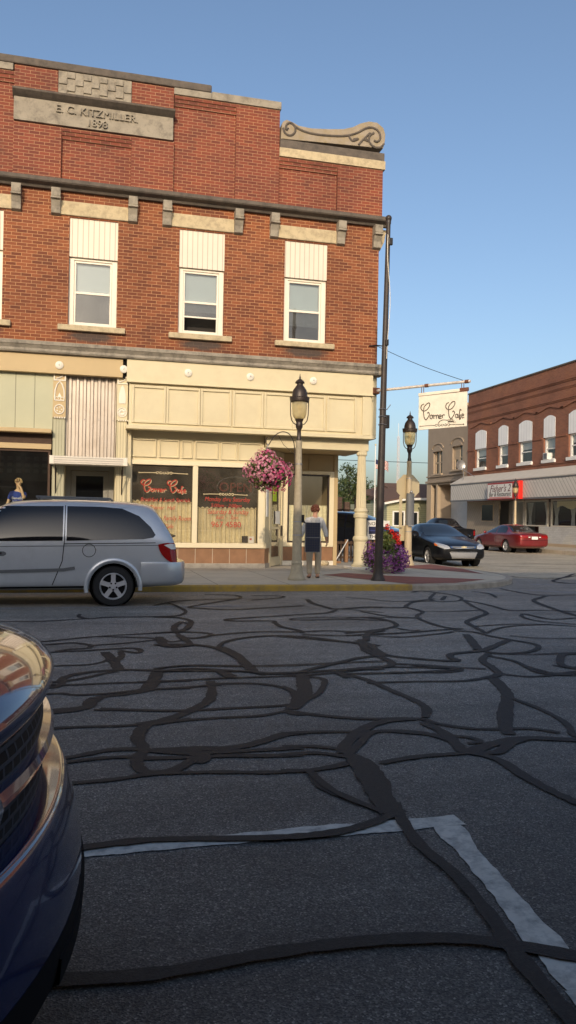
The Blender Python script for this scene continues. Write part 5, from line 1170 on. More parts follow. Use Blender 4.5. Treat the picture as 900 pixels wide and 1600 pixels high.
# ------------------------------------------------------------------ small houses behind
t = thing('green_house', 'pale green clapboard house with a brown shingle roof', 'house', (20, 47, 0))
mb = MB(); mb.box(19.2, 25.8, 46.6, 52, 0, 2.95); mb.box(17.75, 19.2, 45.2, 52, 0, 2.55); mb.build('wall', 'house_side', t)
mb = MB(); mb.prism([(19.0, 46.2, 2.95), (19.0, 49.4, 4.2), (19.0, 52.4, 2.95)], (7., 0, 0)); ro = mb.build('roof', 'roof_brown', t)
mb = MB(); mb.prism([(17.5, 44.9, 2.56), (19.25, 44.9, 2.98), (19.25, 49.5, 3.95), (17.5, 49.5, 3.4)], (0, .0, .1)); mb.build('porch_roof', 'roof_brown', t)
mb = MB(); mb.box(19.3, 26.0, 46.1, 46.2, 2.83, 2.99); mb.prism([(17.45, 44.8, 2.43), (19.28, 44.8, 2.86), (19.28, 44.8, 3.0), (17.45, 44.8, 2.57)], (0, .09, 0)); mb.build('fascia_board', 'white', t)
for x in (18.5, 20.0, 21.8):
    mb = MB(); yy = 45.12 if x < 19 else 46.52; mb.ring_frame(x-.4, x+.4, .9, 2.0, yy, yy+.07, .09); f = mb.build('window', 'white', t); mb = MB(); mb.box(x-.31, x+.31, yy+.03, yy+.036, .99, 1.91); mb.build('pane', 'glass_car', f)
t.scale = (1.35, 1.35, 1.16); t.location = (27, 63.45, 0)
t = thing('blue_house', 'low pale blue clapboard building with two brick chimneys', 'house', (14.5, 46, 0))
mb = MB(); mb.box(11.5, 16.4, 45, 52, 0, 1.7); mb.build('wall', 'blue_side', t)
mb = MB(); mb.prism([(11.2, 44.7, 1.7), (11.2, 48.5, 2.1), (11.2, 52.3, 1.7)], (5.4, 0, 0)); ro = mb.build('roof', 'blue_side', t)
for x, w, h in ((14.95, .28, 2.9), (15.55, .16, 2.6)):
    mb = MB(); mb.box(x-w, x+w, 46.2, 46.2+2*w, 1.7, h); mb.box(x-w-.06, x+w+.06, 46.1, 46.3+2*w, 1.86, 2.02); mb.build('chimney', 'brick_back', t)
mb = MB(); mb.box(16.15, 16.75, 46.1, 46.6, 1.3, 2.75); tag(mb.build('vent_box', 'wood_dark', None), 'brown box standing on the low roof behind the flagpole', 'box')

# ------------------------------------------------------------------ trees
M['tree1'] = leaf_mat('dark_tree_leaves', (.022, .045, .012), (.085, .11, .025), trans=.25)
M['tree2'] = leaf_mat('light_tree_leaves', (.04, .07, .015), (.14, .16, .04), trans=.3)
M['bark'] = pm('bark', (.09, .07, .05), .95, var=.3, bmp=.5)
def tree(name, x, y, h, rad, mat, label, n=3200, ls=.17, seed=1, conic=0.):
    rn = random.Random(seed); t = thing(name, label, 'tree', (x, y, 0), 'trees behind the houses')
    mb = MB(); mb.tube([(x, y, 0), (x+.1, y, h*.3), (x-.05, y+.1, h*.6), (x, y, h*.85)], [h*.035, h*.026, h*.017, h*.006], 8)
    for k in range(8):
        a = k*2.4; z = h*(.3+.06*k); r = rad*.75; mb.tube([(x, y, z), (x+r*.5*math.cos(a), y+r*.5*math.sin(a), z+h*.1), (x+r*math.cos(a), y+r*math.sin(a), z+h*.17)], [h*.012, h*.008, h*.003], 6)
    mb.build('trunk', 'bark', t)
    mb = MB(); clumps = []
    for k in range(46):
        d = Vector((rn.gauss(0, 1), rn.gauss(0, 1), rn.gauss(0, .9))).normalized()*rn.uniform(.35, 1.)
        zz = h*.58+d.z*h*.40; sh = 1-conic*max(0, (zz/h-.4))
        clumps.append((x+d.x*rad*sh, y+d.y*rad*sh, zz, rad*rn.uniform(.2, .42)*(sh*.5+.5)))
    for c in clumps: leaves(mb, c[:3], (c[3], c[3], c[3]*.8), n//46, ls, rn, .35, 1.1, bumpy=.2)
    mb.build('crown', mat, t); return t
tree('broadleaf_tree', 32.6, 96, 8.3, 4.2, 'tree1', 'dark leafy tree rising behind the blue roof and porch column', seed=1, conic=.6, n=5200)
tree('broadleaf_tree', 29.0, 92, 5.6, 2.4, 'tree1', 'low dark tree left of the tallest crown seen through the porch', seed=2)
tree('broadleaf_tree', 40.7, 100, 6.4, 2.6, 'tree1', 'green tree between the flagpole and the black pole', seed=3)
tree('broadleaf_tree', 43.4, 104, 6.2, 2.4, 'tree2', 'lighter green tree just left of the stop sign back', seed=4)
tree('broadleaf_tree', 49.5, 112, 7.0, 2.8, 'tree2', 'small tree top squeezed between stop sign and stucco building', seed=5)
tree('broadleaf_tree', 36.0, 99, 5.2, 2.5, 'tree1', 'rounded low tree directly behind the flagpole', seed=6)
# flagpole, radio mast, wires
t = thing('flagpole', 'thin white flagpole beyond the corner column', 'flagpole', (22.5, 60, 0))
mb = MB(); mb.tube([(22.5, 60, 0), (22.5, 60, 7.5)], [.06, .035], 8); mb.build('pole', 'white', t); mb = MB(); mb.sphere((22.5, 60, 7.56), .08, 8, 6); mb.build('ball', 'gold_paint', t)
t = thing('flag', 'striped flag with a blue canton flying from the flagpole', 'flag', (22.54, 60, 6.0))
def flag_pt(u, v): return (22.54+1.12*u, 60+.12*math.sin(u*7)*u, 6.4-.72*v-.28*u*u-.05*math.sin(u*6))
for i in range(13):
    mb = MB(); k_ = 12
    for j in range(k_):
        if i < 7 and j < 5: continue
        mb.poly([flag_pt(j/k_, i/13), flag_pt((j+1)/k_, i/13), flag_pt((j+1)/k_, (i+1)/13), flag_pt(j/k_, (i+1)/13)])
    mb.build('stripe', 'red_paint' if i % 2 == 0 else 'white', t)
mb = MB()
for j in range(5): mb.poly([flag_pt(j/12, 0), flag_pt((j+1)/12, 0), flag_pt((j+1)/12, 7/13), flag_pt(j/12, 7/13)])
mb.build('canton', pm('flag_blue', (.015, .02, .08), .7), t)
t = thing('radio_mast', 'faint lattice radio mast on the horizon behind the lamp', 'radio mast', (163, 400, 0))
mb = MB(); H_ = 47; rr_ = .9
for k in range(3):
    a = k*2.1; mb.tube([(163+rr_*math.cos(a), 400+rr_*math.sin(a), 0), (163+rr_*math.cos(a)*.6, 400+rr_*math.sin(a)*.6, H_)], .12, 4)
for i in range(22):
    for k in range(3):
        a, b = k*2.1, (k+1)*2.1; z = i*H_/22; mb.tube([(163+rr_*math.cos(a)*.9, 400+rr_*math.sin(a)*.9, z), (163+rr_*math.cos(b)*.9, 400+rr_*math.sin(b)*.9, z+H_/22)], .08, 4)
mb.build('lattice', pm('pale_mast_paint', (.55, .5, .5), .6), t)
mb = MB(); mb.tube([(163, 400, H_), (163, 400, H_+7)], .12, 5); mb.build('antenna', 'white', t)
def wire_(p, q, sag, label):
    a, b = Vector(p), Vector(q); mb = MB(); mb.tube([a.lerp(b, i/14)-Vector((0, 0, sag*4*(i/14)*(1-i/14))) for i in range(15)], .022, 4)
    tag(mb.build('power_line', 'black', None), label, 'wire', 'overhead wires')
wire_((5, 60, 6.35), (60, 62, 7.0), .3, 'horizontal overhead wire crossing the sky behind the flag')
# ------------------------------------------------------------------ vehicles
def lerp(a, b, t): return a+(b-a)*t
def section(x, zb, w, belt, wb, top, wt, xb=None, xr=None, zmid=None, bulge=0.):
    xb = x if xb is None else xb; xr = xb if xr is None else xr
    zm = lerp(zb, belt, .55) if zmid is None else zmid
    return [(x, 0, zb), (x, w*.82, zb), (x, w*.975, zb+.10), (lerp(x, xb, .4), w, zm), (xb, wb, belt), (lerp(xb, xr, .5), lerp(wb, wt, .42)+bulge, lerp(belt, top, .52)),
            (xr, wt, top-.045), (xr, wt*.72, top), (xr, 0, top+.018)]
def skin_body(name, rings, mat, parent, wheels, wr, sub=2, wells=True, crease=.55):
    n = len(rings[0]); vs = []; idx = []
    for rg in rings:
        row = []
        for sgn in (1, -1):
            for k, p in enumerate(rg):
                if sgn == -1 and k in (0, n-1): row.append(row[k]); continue
                vs.append((p[0], sgn*p[1], p[2])); row.append(len(vs)-1)
        idx.append(row)
    fs = []
    for i in range(len(rings)-1):
        for k in range(n-1):
            fs.append((idx[i][k], idx[i][k+1], idx[i+1][k+1], idx[i+1][k]))
            fs.append((idx[i][n+k+1], idx[i][n+k], idx[i+1][n+k], idx[i+1][n+k+1]))
    for row in (idx[0], idx[-1]):
        for k in range(n-1):
            q = [row[k], row[k+1], row[n+k+1], row[n+k]]; q2 = []
            for a in q:
                if a not in q2: q2.append(a)
            fs.append(tuple(q2))
    me = bpy.data.meshes.new(name); me.from_pydata(vs, [], fs)
    bm = bmesh.new(); bm.from_mesh(me); bmesh.ops.recalc_face_normals(bm, faces=bm.faces)
    cl = bm.edges.layers.float.get('crease_edge') or bm.edges.layers.float.new('crease_edge')
    belt = {r[4] for r in idx} | {r[n+4] for r in idx}; sill = {r[2] for r in idx} | {r[n+2] for r in idx}
    for e in bm.edges:
        a, b = e.verts[0].index, e.verts[1].index
        if a in belt and b in belt: e[cl] = crease
        if a in sill and b in sill: e[cl] = .4
    bm.to_mesh(me); bm.free()
    o = link(name, me, mat); sb = o.modifiers.new('s', 'SUBSURF'); sb.levels = sub; sb.render_levels = sub
    em = evaluated(o)
    bvh = BVHTree.FromPolygons([v.co.copy() for v in em.vertices], [tuple(p.vertices) for p in em.polygons])
    drop(o)
    em.materials.clear(); tmp = link(name, em, mat); cut = []
    if wells:
        for (x, y) in wheels:
            mb = MB(); sg = 1 if y > 0 else -1; mb.lathe([(wr*1.17, y-sg*.34), (wr*1.17, y+sg*.4)], 28, (x, 0, wr*.98), 'y'); c = mb.build('cut', 'dark'); cut.append(c)
            b = tmp.modifiers.new('b', 'BOOLEAN'); b.operation = 'DIFFERENCE'; b.object = c; b.solver = 'EXACT'
        fm = evaluated(tmp); 
        for c in cut: drop(c)
        drop(tmp); fm.materials.clear(); body = link(name, fm, mat, parent, True)
    else:
        body = tmp; body.parent = parent
    body.data.polygons.foreach_set('use_smooth', [True]*len(body.data.polygons))
    try: body.data.set_sharp_from_angle(angle=R(50))
    except Exception: pass
    if wells:
        for (x, y) in wheels:      # dark inner wheel house
            sg = 1 if y > 0 else -1; mb = MB(); mb.lathe([(wr*1.16, y-sg*.33), (wr*1.16, y-sg*.30)], 24, (x, 0, wr*.98), 'y'); mb.build('wheel_well', 'dark', body)
    return body, bvh
def densify(pts, step):
    out = []
    for i in range(len(pts)):
        a, b = Vector(pts[i]), Vector(pts[(i+1) % len(pts)]); k = max(1, int((b-a).length/step))
        out += [tuple(a.lerp(b, j/k)) for j in range(k)]
    return out
AX = {'y+': (0, 2, 1, 1), 'y-': (0, 2, 1, -1), 'x+': (1, 2, 0, 1), 'x-': (1, 2, 0, -1), 'z+': (0, 1, 2, 1)}
def cast(bvh, axis, u, v, off):
    i, j, k, s = AX[axis]; o = [0, 0, 0]; o[i] = u; o[j] = v; o[k] = 6*s; d = [0, 0, 0]; d[k] = -s
    h, nr, _, _ = bvh.ray_cast(Vector(o), Vector(d))
    if h is None: 
        o[k] = 0.9*s if axis[0] == 'y' else 2.5*s
        h, nr, _, _ = bvh.find_nearest(Vector(o))
    if nr[k]*s < 0: nr = -nr
    return h+nr*off
def patch(name, bvh, axis, outline, mat, parent, off=.006, step=.07, smooth_n=0, label=None):
    """a panel cut to an outline and laid on the body surface (glass, lamps, trim)"""
    pts = catmull(list(outline)+[outline[0]], smooth_n)[:-1] if smooth_n else outline
    bm = bmesh.new(); bm.faces.new([bm.verts.new((p[0], p[1], 0)) for p in densify(pts, step)])
    us = [p[0] for p in pts]; vs_ = [p[1] for p in pts]
    for c0, c1, nrm in ((min(us), max(us), (1, 0, 0)), (min(vs_), max(vs_), (0, 1, 0))):
        k = int((c1-c0)/step)
        for q in range(1, k+1):
            co = (c0+(c1-c0)*q/(k+1)); bmesh.ops.bisect_plane(bm, geom=bm.verts[:]+bm.edges[:]+bm.faces[:], plane_co=(co, co, 0), plane_no=nrm)
    for v in bm.verts: v.co = cast(bvh, axis, v.co.x, v.co.y, off)
    me = bpy.data.meshes.new(name); bm.normal_update(); bm.to_mesh(me); bm.free()
    return link(name, me, mat, parent, 60, label=label)
def seam(name, bvh, axis, pts, w, mat, parent, off=.003, step=.05):
    mb = MB(); P = []
    for i in range(len(pts)-1):
        a, b = Vector(pts[i]), Vector(pts[i+1]); k = max(1, int((b-a).length/step)); P += [a.lerp(b, j/k) for j in range(k)]
    P.append(Vector(pts[-1])); L = []
    for i, p in enumerate(P):
        t = (P[min(i+1, len(P)-1)]-P[max(i-1, 0)]).normalized(); q = Vector((-t.y, t.x))*w/2
        L += [cast(bvh, axis, *(p+q), off), cast(bvh, axis, *(p-q), off)]
    mb.add(L, [(2*i, 2*i+1, 2*i+3, 2*i+2) for i in range(len(P)-1)]); return mb.build(name, mat, parent, smooth=60)
def wheel(parent, x, y, r, w, spokes=5, rim='alloy', style=0):
    s = 1 if y > 0 else -1; c = (x, 0, r)
    mb = MB(); mb.lathe([(r*.62, y-s*w), (r*.92, y-s*w), (r*.99, y-s*w*.85), (r, y-s*w*.7), (r, y-s*w*.25), (r*.985, y-s*.02), (r*.93, y), (r*.70, y+s*.004), (r*.66, y-s*.012)], 36, c, 'y', caps=False); t = mb.build('wheel', 'rubber', parent, smooth=True)
    mb = MB(); mb.lathe([(r*.665, y-s*.006), (r*.64, y-s*.0), (r*.60, y-s*.02), (r*.58, y-s*.06)], 32, c, 'y', caps=False)
    R_ = r*.62
    for k in range(spokes):
        a = 2*math.pi*k/spokes+math.pi/2; ca, sa = math.cos(a), math.sin(a)
        def P(rad, t, yy): return (x+rad*ca-t*sa, yy, r+rad*sa+t*ca)
        w0, w1 = (R_*.23, R_*.15) if style == 0 else (R_*.16, R_*.22)
        q = [P(.02, -w0, y-s*.01), P(R_*.55, -w0*.75, y-s*.004), P(R_*.98, -w1*1.25, y-s*.014), P(R_*.98, w1*1.25, y-s*.014), P(R_*.55, w0*.75, y-s*.004), P(.02, w0, y-s*.01)]
        mb.prism(q, (0, -s*.03, 0))
    mb.lathe([(R_*.3, y-s*.01), (R_*.26, y+s*.004), (.01, y+s*.006)], 20, c, 'y')
    rm = mb.build('rim', rim, t, smooth=25)
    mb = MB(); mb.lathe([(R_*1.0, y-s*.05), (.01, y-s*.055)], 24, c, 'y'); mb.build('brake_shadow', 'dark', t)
    mb = MB()
    for k in range(spokes): a = 2*math.pi*(k+.5)/spokes+math.pi/2; mb.sphere((x+R_*.27*math.cos(a), y+s*.0, r+R_*.27*math.sin(a)), .016, 6, 4)
    mb.build('lug_nut', 'dark', t)
    return t
def place(t, x, y, ang, z=0): t.location = (x, y, z); t.rotation_euler = (0, 0, R(ang))

# ---- silver minivan (faces left, -X)
M['silver'] = carpaint('silver_blue_paint', (.62, .645, .67), .4, .3)
VAN = thing('minivan', 'silver minivan parked at the kerb, seen from its rear left side', 'minivan')
rings = [section(2.5, .42, .62, .62, .60, .70, .40), section(2.42, .26, .86, .72, .82, .80, .55), section(2.0, .22, .97, .86, .92, .95, .66), section(1.45, .22, .99, 1.0, .95, 1.08, .72, xr=1.25),
    section(1.25, .24, .99, 1.06, .96, 1.66, .70, xb=1.2, xr=.45), section(.5, .24, .995, 1.08, .965, 1.74, .73, xr=.1), section(-.6, .24, .995, 1.09, .965, 1.765, .74), section(-1.6, .25, .995, 1.1, .96, 1.75, .73),
    section(-2.2, .3, .99, 1.1, .945, 1.72, .70, xb=-2.17, xr=-1.95), section(-2.47, .34, .96, 1.1, .90, 1.66, .66, xb=-2.40, xr=-2.10), section(-2.53, .40, .88, 1.08, .84, 1.60, .60, xb=-2.45, xr=-2.15)]
WR = .335; wh = [(1.61, .93), (1.61, -.93), (-1.42, .93), (-1.42, -.93)]
body, bv = skin_body('body', rings, M['silver'], VAN, wh, WR)
for (x, y) in wh: wheel(VAN, x, y*1.03, WR, .21)
for s in ('y+', 'y-'):
    patch('rear_quarter_glass', bv, s, [(-.66, 1.08), (-.66, 1.645), (-1.2, 1.645), (-1.55, 1.62), (-1.83, 1.50), (-2.02, 1.32), (-2.10, 1.19), (-2.06, 1.145), (-1.9, 1.12)], 'glass_dark', VAN, .006)
    patch('sliding_door_glass', bv, s, [(.72, 1.06), (.70, 1.62), (-.60, 1.645), (-.60, 1.08)], 'glass_dark', VAN, .006)
    patch('front_door_glass', bv, s, [(1.12, 1.08), (.78, 1.52), (.76, 1.6), (.76, 1.06)], 'glass_dark', VAN, .006)
    seam('door_gap', bv, s, [(-.63, 1.66), (-.63, 1.1), (-.60, .75), (-.45, .36)], .014, 'dark', VAN)
    seam('door_gap', bv, s, [(.74, 1.62), (.74, 1.0), (.76, .34)], .016, 'dark', VAN)
    seam('slide_track', bv, s, [(-.62, 1.03), (-2.1, 1.06)], .012, 'dark', VAN)
    seam('roof_ditch', bv, s, [(.7, 1.675), (-1.3, 1.69), (-1.75, 1.645)], .02, 'silver', VAN)
    seam('rub_strip', bv, s, [(1.0, .56), (-.62, .61), (-.80, .64)], .05, 'grey_box', VAN, .012)
    seam('sill_strip', bv, s, [(1.1, .31), (-.98, .33)], .03, 'dark', VAN, .006)
    seam('body_crease', bv, s, [(.9, .97), (-.9, 1.0), (-2.25, 1.02)], .012, 'grey_box', VAN, .002)
    patch('handle_recess', bv, s, [(.62, .82), (.30, .83), (.30, .90), (.62, .89)], 'grey_box', VAN, .008, .05, 3)
    seam('handle', bv, s, [(.60, .865), (.33, .872)], .035, 'chrome', VAN, .022)
    patch('handle_recess', bv, s, [(1.05, .82), (.82, .83), (.82, .90), (1.05, .89)], 'silver', VAN, .012, .05, 3); seam('handle', bv, s, [(1.02, .865), (.86, .872)], .022, 'chrome', VAN, .022)
    fl = [(-1.02+.105*math.cos(R(a)), .925+.105*math.sin(R(a))) for a in range(0, 361, 20)]
    if s == 'y+': seam('fuel_door', bv, s, fl, .01, 'dark', VAN); patch('fuel_latch', bv, s, [(-1.12, .92), (-1.14, .935), (-1.12, .95)], 'chrome', VAN, .008)
    sg = 1 if s == 'y+' else -1
    patch('tail_light', bv, s, [(-2.14, 1.03), (-2.30, 1.06), (-2.46, 1.04), (-2.52, .95), (-2.50, .78), (-2.44, .72), (-2.30, .77), (-2.18, .9)], pm('red_lens', (.30, .008, .008), .12, var=.15), VAN, .012, .04, 3)
    patch('reverse_lens', bv, s, [(-2.24, 1.02), (-2.35, 1.045), (-2.47, 1.02), (-2.5, .955), (-2.36, .95)], 'white', VAN, .018, .04)
    # flare over the rear wheel and bumper wrapped round the tail
    mb = MB(); mb.tube([(-1.42+.44*math.cos(R(a)), sg*(.985), WR*.98+.44*math.sin(R(a))) for a in range(-12, 193, 10)], .035, 8); mb.build('wheel_flare', 'silver', VAN, smooth=True)
    mb = MB(); mb.tube([(1.61+.43*math.cos(R(a)), sg*(.98), WR*.98+.43*math.sin(R(a))) for a in range(-12, 193, 10)], .03, 8); mb.build('wheel_flare', 'silver', VAN, smooth=True)
    mb = MB(); mb.sphere((1.2, sg*1.1, 1.12), .12, 10, 7, (.6, .9, .8)); mb.build('wing_mirror', 'silver', VAN, smooth=True)
    mb = MB(); mb.tube([(-.2, sg*.60, 1.765), (-.15, sg*.60, 1.80), (-1.35, sg*.58, 1.79), (-1.4, sg*.58, 1.75)], .018, 6); mb.build('roof_rail', 'grey_box', VAN)
pl_ = [(-1.86, .985), (-2.05, 1.015), (-2.35, .995), (-2.52, .90), (-2.60, .70), (-2.62, .35), (-2.625, 0)]; pl_ = pl_+[(x, -y) for x, y in pl_[:-1][::-1]]
pr_ = [(0, .74), (.02, .735), (.03, .70), (.035, .55), (.02, .43), (-.02, .37), (-.1, .34)]
mb = MB(); m_ = len(pr_)
cen = Vector((-1.6, 0))
for (x, y) in pl_:
    d = (Vector((x, y))-Vector((max(x, -1.9) if abs(y) > .9 else -1.9, 0))).normalized()
    for off, z in pr_: mb.v.append((x+d.x*off, y+d.y*off, z-.012*0))
for i in range(len(pl_)-1):
    for k in range(m_-1): mb.f.append((i*m_+k, i*m_+k+1, (i+1)*m_+k+1, (i+1)*m_+k))
mb.poly([(x, y, .74) for x, y in pl_])
mb.build('rear_bumper', 'silver', VAN, smooth=50)
patch('rear_glass', bv, 'x-', [(-.68, 1.14), (.68, 1.14), (.58, 1.58), (-.58, 1.58)], 'glass_dark', VAN, .008)
patch('windscreen', bv, 'x+', [(-.82, 1.12), (.82, 1.12), (.62, 1.6), (-.62, 1.6)], 'glass_car', VAN, .006)
mb = MB(); mb.tube([(-2.42, .3, 1.14), (-2.52, .05, 1.16), (-2.5, -.3, 1.17)], .014, 6); mb.build('rear_wiper', 'black', VAN)
patch('number_plate', bv, 'x-', [(-.16, .84), (.16, .84), (.16, .99), (-.16, .99)], 'white', VAN, .02)
place(VAN, -.93, 14.43, 180)

# ---- generic sedan used for the two saloon cars
def sedan(name, label, paint, kind):
    t = thing(name, label, 'sedan')
    rings = [section(2.50, .34, .60, .58, .58, .66, .42), section(2.42, .24, .80, .66, .77, .73, .56), section(2.05, .2, .90, .76, .86, .85, .66), section(1.25, .2, .92, .88, .885, .965, .70), section(.98, .2, .92, .92, .89, 1.0, .72, xr=.9),
        section(.72, .2, .92, .935, .89, 1.37, .60, xb=.72, xr=.08), section(-.3, .2, .92, .95, .89, 1.455, .60), section(-.95, .2, .92, .96, .885, 1.41, .585), section(-1.62, .2, .92, .965, .88, 1.03, .70, xr=-1.6), section(-2.2, .24, .90, .965, .86, 1.045, .70, xr=-2.15), section(-2.46, .32, .82, .9, .78, 1.0, .62), section(-2.52, .4, .7, .8, .66, .88, .5)]
    wr = .325; wh = [(1.52, .80), (1.52, -.80), (-1.28, .80), (-1.28, -.80)]
    body, b = skin_body('body', rings, M[paint], t, wh, wr)
    for (x, y) in wh: wheel(t, x, y*1.12, wr, .2, style=1, spokes=5 if kind == 0 else 7)
    for s in ('y+', 'y-'):
        sg = 1 if s == 'y+' else -1
        patch('front_side_glass', b, s, [(.78, .975), (.16, 1.34), (-.26, 1.375), (-.30, .985)], 'glass_car', t, .006)
        patch('rear_side_glass', b, s, [(-.36, .985), (-.33, 1.375), (-.85, 1.35), (-1.15, 1.20), (-1.3, 1.02), (-1.25, 1.0)], 'glass_car', t, .006)
        seam('door_gap', b, s, [(-.33, .97), (-.33, .36), (-.33, .26)], .012, 'dark', t); seam('door_gap', b, s, [(.9, .9), (.93, .6), (.86, .28)], .012, 'dark', t); seam('door_gap', b, s, [(-1.2, .95), (-1.0, .6), (-.88, .45)], .012, 'dark', t)
        seam('sill_strip', b, s, [(1.0, .3), (-.85, .3)], .03, 'dark', t, .004)
        seam('handle', b, s, [(-.02, .83), (-.22, .835)], .025, paint if kind else 'chrome', t, .018); seam('handle', b, s, [(-.92, .84), (-1.1, .845)], .025, paint if kind else 'chrome', t, .018)
        mb = MB(); mb.sphere((.62, sg*1.02, 1.0), .1, 10, 7, (.55, .9, .75)); mb.build('wing_mirror', paint, t, smooth=True)
    patch('windscreen', b, 'x+', [(-.74, 1.005), (.74, 1.005), (.55, 1.36), (-.55, 1.36)], 'glass_car', t, .006)
    patch('rear_glass', b, 'x-', [(-.66, 1.06), (.66, 1.06), (.52, 1.35), (-.52, 1.35)], 'glass_car', t, .006)
    patch('number_plate', b, 'x-', [(-.17, .70), (.17, .70), (.17, .84), (-.17, .84)], 'white', t, .02)
    return t, b
M['black_paint'] = carpaint('black_car_paint', (.004, .005, .008), .0, .3, coat=.3, flake=.3)
M['red_car'] = carpaint('dark_red_car_paint', (.20, .012, .016), .4, .3)
t, b = sedan('sedan', 'black sedan facing the camera on the side street by the lamp', 'black_paint', 0)
lens = pm('clear_lamp_lens', (.55, .56, .56), .1, .3, var=.25, vs=14); amber = pm('amber_lens', (.7, .16, .02), .2)
for sg in (1, -1):
    patch('headlight', b, 'x+', [(sg*.46, .63), (sg*.50, .70), (sg*.66, .76), (sg*.80, .79), (sg*.83, .72), (sg*.74, .645), (sg*.58, .61)], lens, t, .012, .04, 3)
    patch('indicator', b, 'x+', [(sg*.79, .70), (sg*.81, .77), (sg*.835, .77), (sg*.84, .70)], amber, t, .016, .03)
    patch('fog_recess', b, 'x+', [(sg*.5, .36), (sg*.66, .36), (sg*.68, .44), (sg*.5, .43)], 'dark', t, .008, .04)
patch('upper_grille', b, 'x+', [(-.42, .635), (.42, .635), (.46, .70), (-.46, .70)], 'chrome', t, .012, .05)
patch('grille_mesh', b, 'x+', [(-.36, .645), (.36, .645), (.39, .685), (-.39, .685)], 'grey_box', t, .018, .05)
patch('lower_grille', b, 'x+', [(-.40, .33), (.40, .33), (.48, .50), (-.48, .50)], 'steel', t, .012, .05)
seam('grille_bar', b, 'x+', [(-.46, .51), (.46, .51)], .03, 'chrome', t, .016); seam('grille_bar', b, 'x+', [(-.40, .32), (.40, .32)], .025, 'chrome', t, .016)
patch('emblem', b, 'x+', [(-.09, .652), (-.035, .652), (-.035, .642), (.03, .642), (.03, .652), (.095, .66), (.105, .682), (.045, .682), (.045, .692), (-.03, .692), (-.03, .682), (-.08, .68)], 'gold_paint', t, .026, .02)
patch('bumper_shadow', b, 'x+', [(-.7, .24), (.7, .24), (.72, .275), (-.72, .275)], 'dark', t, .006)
place(t, 12.25, 26.35, -94)
t, b = sedan('sedan', 'dark red sedan seen from behind, parked outside the brick bar', 'red_car', 1)
rl = pm('red_tail_lens', (.26, .006, .008), .15)
for sg in (1, -1):
    patch('tail_light', b, 'x-', [(sg*.36, .78), (sg*.38, .90), (sg*.66, .90), (sg*.78, .86), (sg*.78, .76), (sg*.6, .75)], rl, t, .012, .04)
    patch('reverse_lens', b, 'x-', [(sg*.24, .79), (sg*.24, .83), (sg*.34, .83), (sg*.34, .79)], 'white', t, .014, .04)
seam('boot_gap', b, 'x-', [(-.66, .92), (.66, .92)], .012, 'dark', t); seam('bumper_gap', b, 'x-', [(-.74, .66), (.74, .66)], .014, 'dark', t); seam('bumper_strip', b, 'x-', [(-.74, .56), (.74, .56)], .03, 'red_car', t, .012)
mb = MB(); mb.tube([(-2.35, -.5, .3), (-2.62, -.5, .3)], .03, 8); mb.build('exhaust', 'steel', t)
patch('plate_print', b, 'x-', [(-.12, .75), (.12, .75), (.12, .79), (-.12, .79)], 'blind', t, .026, .04)
place(t, 21.55, 37.55, 90)

# ---- black pickup parked further along
def pickup(name, label, paint):
    t = thing(name, label, 'pickup truck')
    rings = [section(2.65, .45, .80, .85, .78, .95, .5), section(2.5, .4, .92, .95, .88, 1.05, .66), section(1.3, .4, .96, 1.02, .92, 1.12, .72), section(1.1, .4, .96, 1.04, .93, 1.7, .64, xr=.6), section(-.1, .4, .96, 1.06, .93, 1.76, .66), section(-.75, .4, .96, 1.07, .93, 1.7, .64, xr=-.62), section(-.86, .4, .96, 1.07, .93, 1.12, .86), section(-2.6, .45, .96, 1.07, .93, 1.12, .86), section(-2.7, .5, .93, 1.05, .90, 1.1, .82)]
    wr = .38; wh = [(1.75, .84), (1.75, -.84), (-1.7, .84), (-1.7, -.84)]
    body, b = skin_body('body', rings, M[paint], t, wh, wr)
    for (x, y) in wh: wheel(t, x, y*1.12, wr, .24, style=1)
    for s in ('y+', 'y-'):
        patch('side_glass', b, s, [(1.0, 1.1), (.5, 1.62), (-.6, 1.64), (-.6, 1.1)], 'glass_car', t, .006); seam('door_gap', b, s, [(-.7, 1.08), (-.7, .5)], .014, 'dark', t)
    patch('rear_glass', b, 'x-', [(-.6, 1.2), (.6, 1.2), (.55, 1.6), (-.55, 1.6)], 'glass_car', t, .006)
    patch('bed_cover', b, 'z+', [(-1.0, -.78), (-1.0, .78), (-2.55, .78), (-2.55, -.78)], 'dark', t, .006, .2)
    for sg in (1, -1): patch('tail_light', b, 'x-', [(sg*.74, .72), (sg*.86, .72), (sg*.86, 1.0), (sg*.74, 1.0)], rl, t, .01, .05)
    return t
pk = pickup('pickup_truck', 'black pickup truck partly hidden between the two parked sedans', 'black_paint'); place(pk, 21.6, 45.6, 90)
# ---- dark suv behind the porch
M['navy_paint'] = carpaint('navy_car_paint', (.012, .016, .032), .3, .3)
t = thing('suv', 'dark blue sport utility vehicle with roof rack behind the picket fence', 'suv')
rings = [section(2.3, .4, .7, .8, .68, .88, .5), section(2.15, .32, .88, .9, .84, 1.0, .62), section(1.2, .3, .93, 1.0, .89, 1.08, .7), section(.95, .3, .93, 1.03, .9, 1.62, .66, xr=.45), section(-.4, .3, .93, 1.05, .9, 1.74, .68), section(-1.6, .3, .93, 1.06, .89, 1.72, .67), section(-2.15, .34, .92, 1.06, .87, 1.66, .63, xr=-1.95), section(-2.25, .42, .85, 1.0, .8, 1.55, .55, xr=-2.05)]
wr = .36; wh = [(1.4, .80), (1.4, -.80), (-1.35, .80), (-1.35, -.80)]
body, b = skin_body('body', rings, M['navy_paint'], t, wh, wr)
for (x, y) in wh: wheel(t, x, y*1.12, wr, .22, style=1)
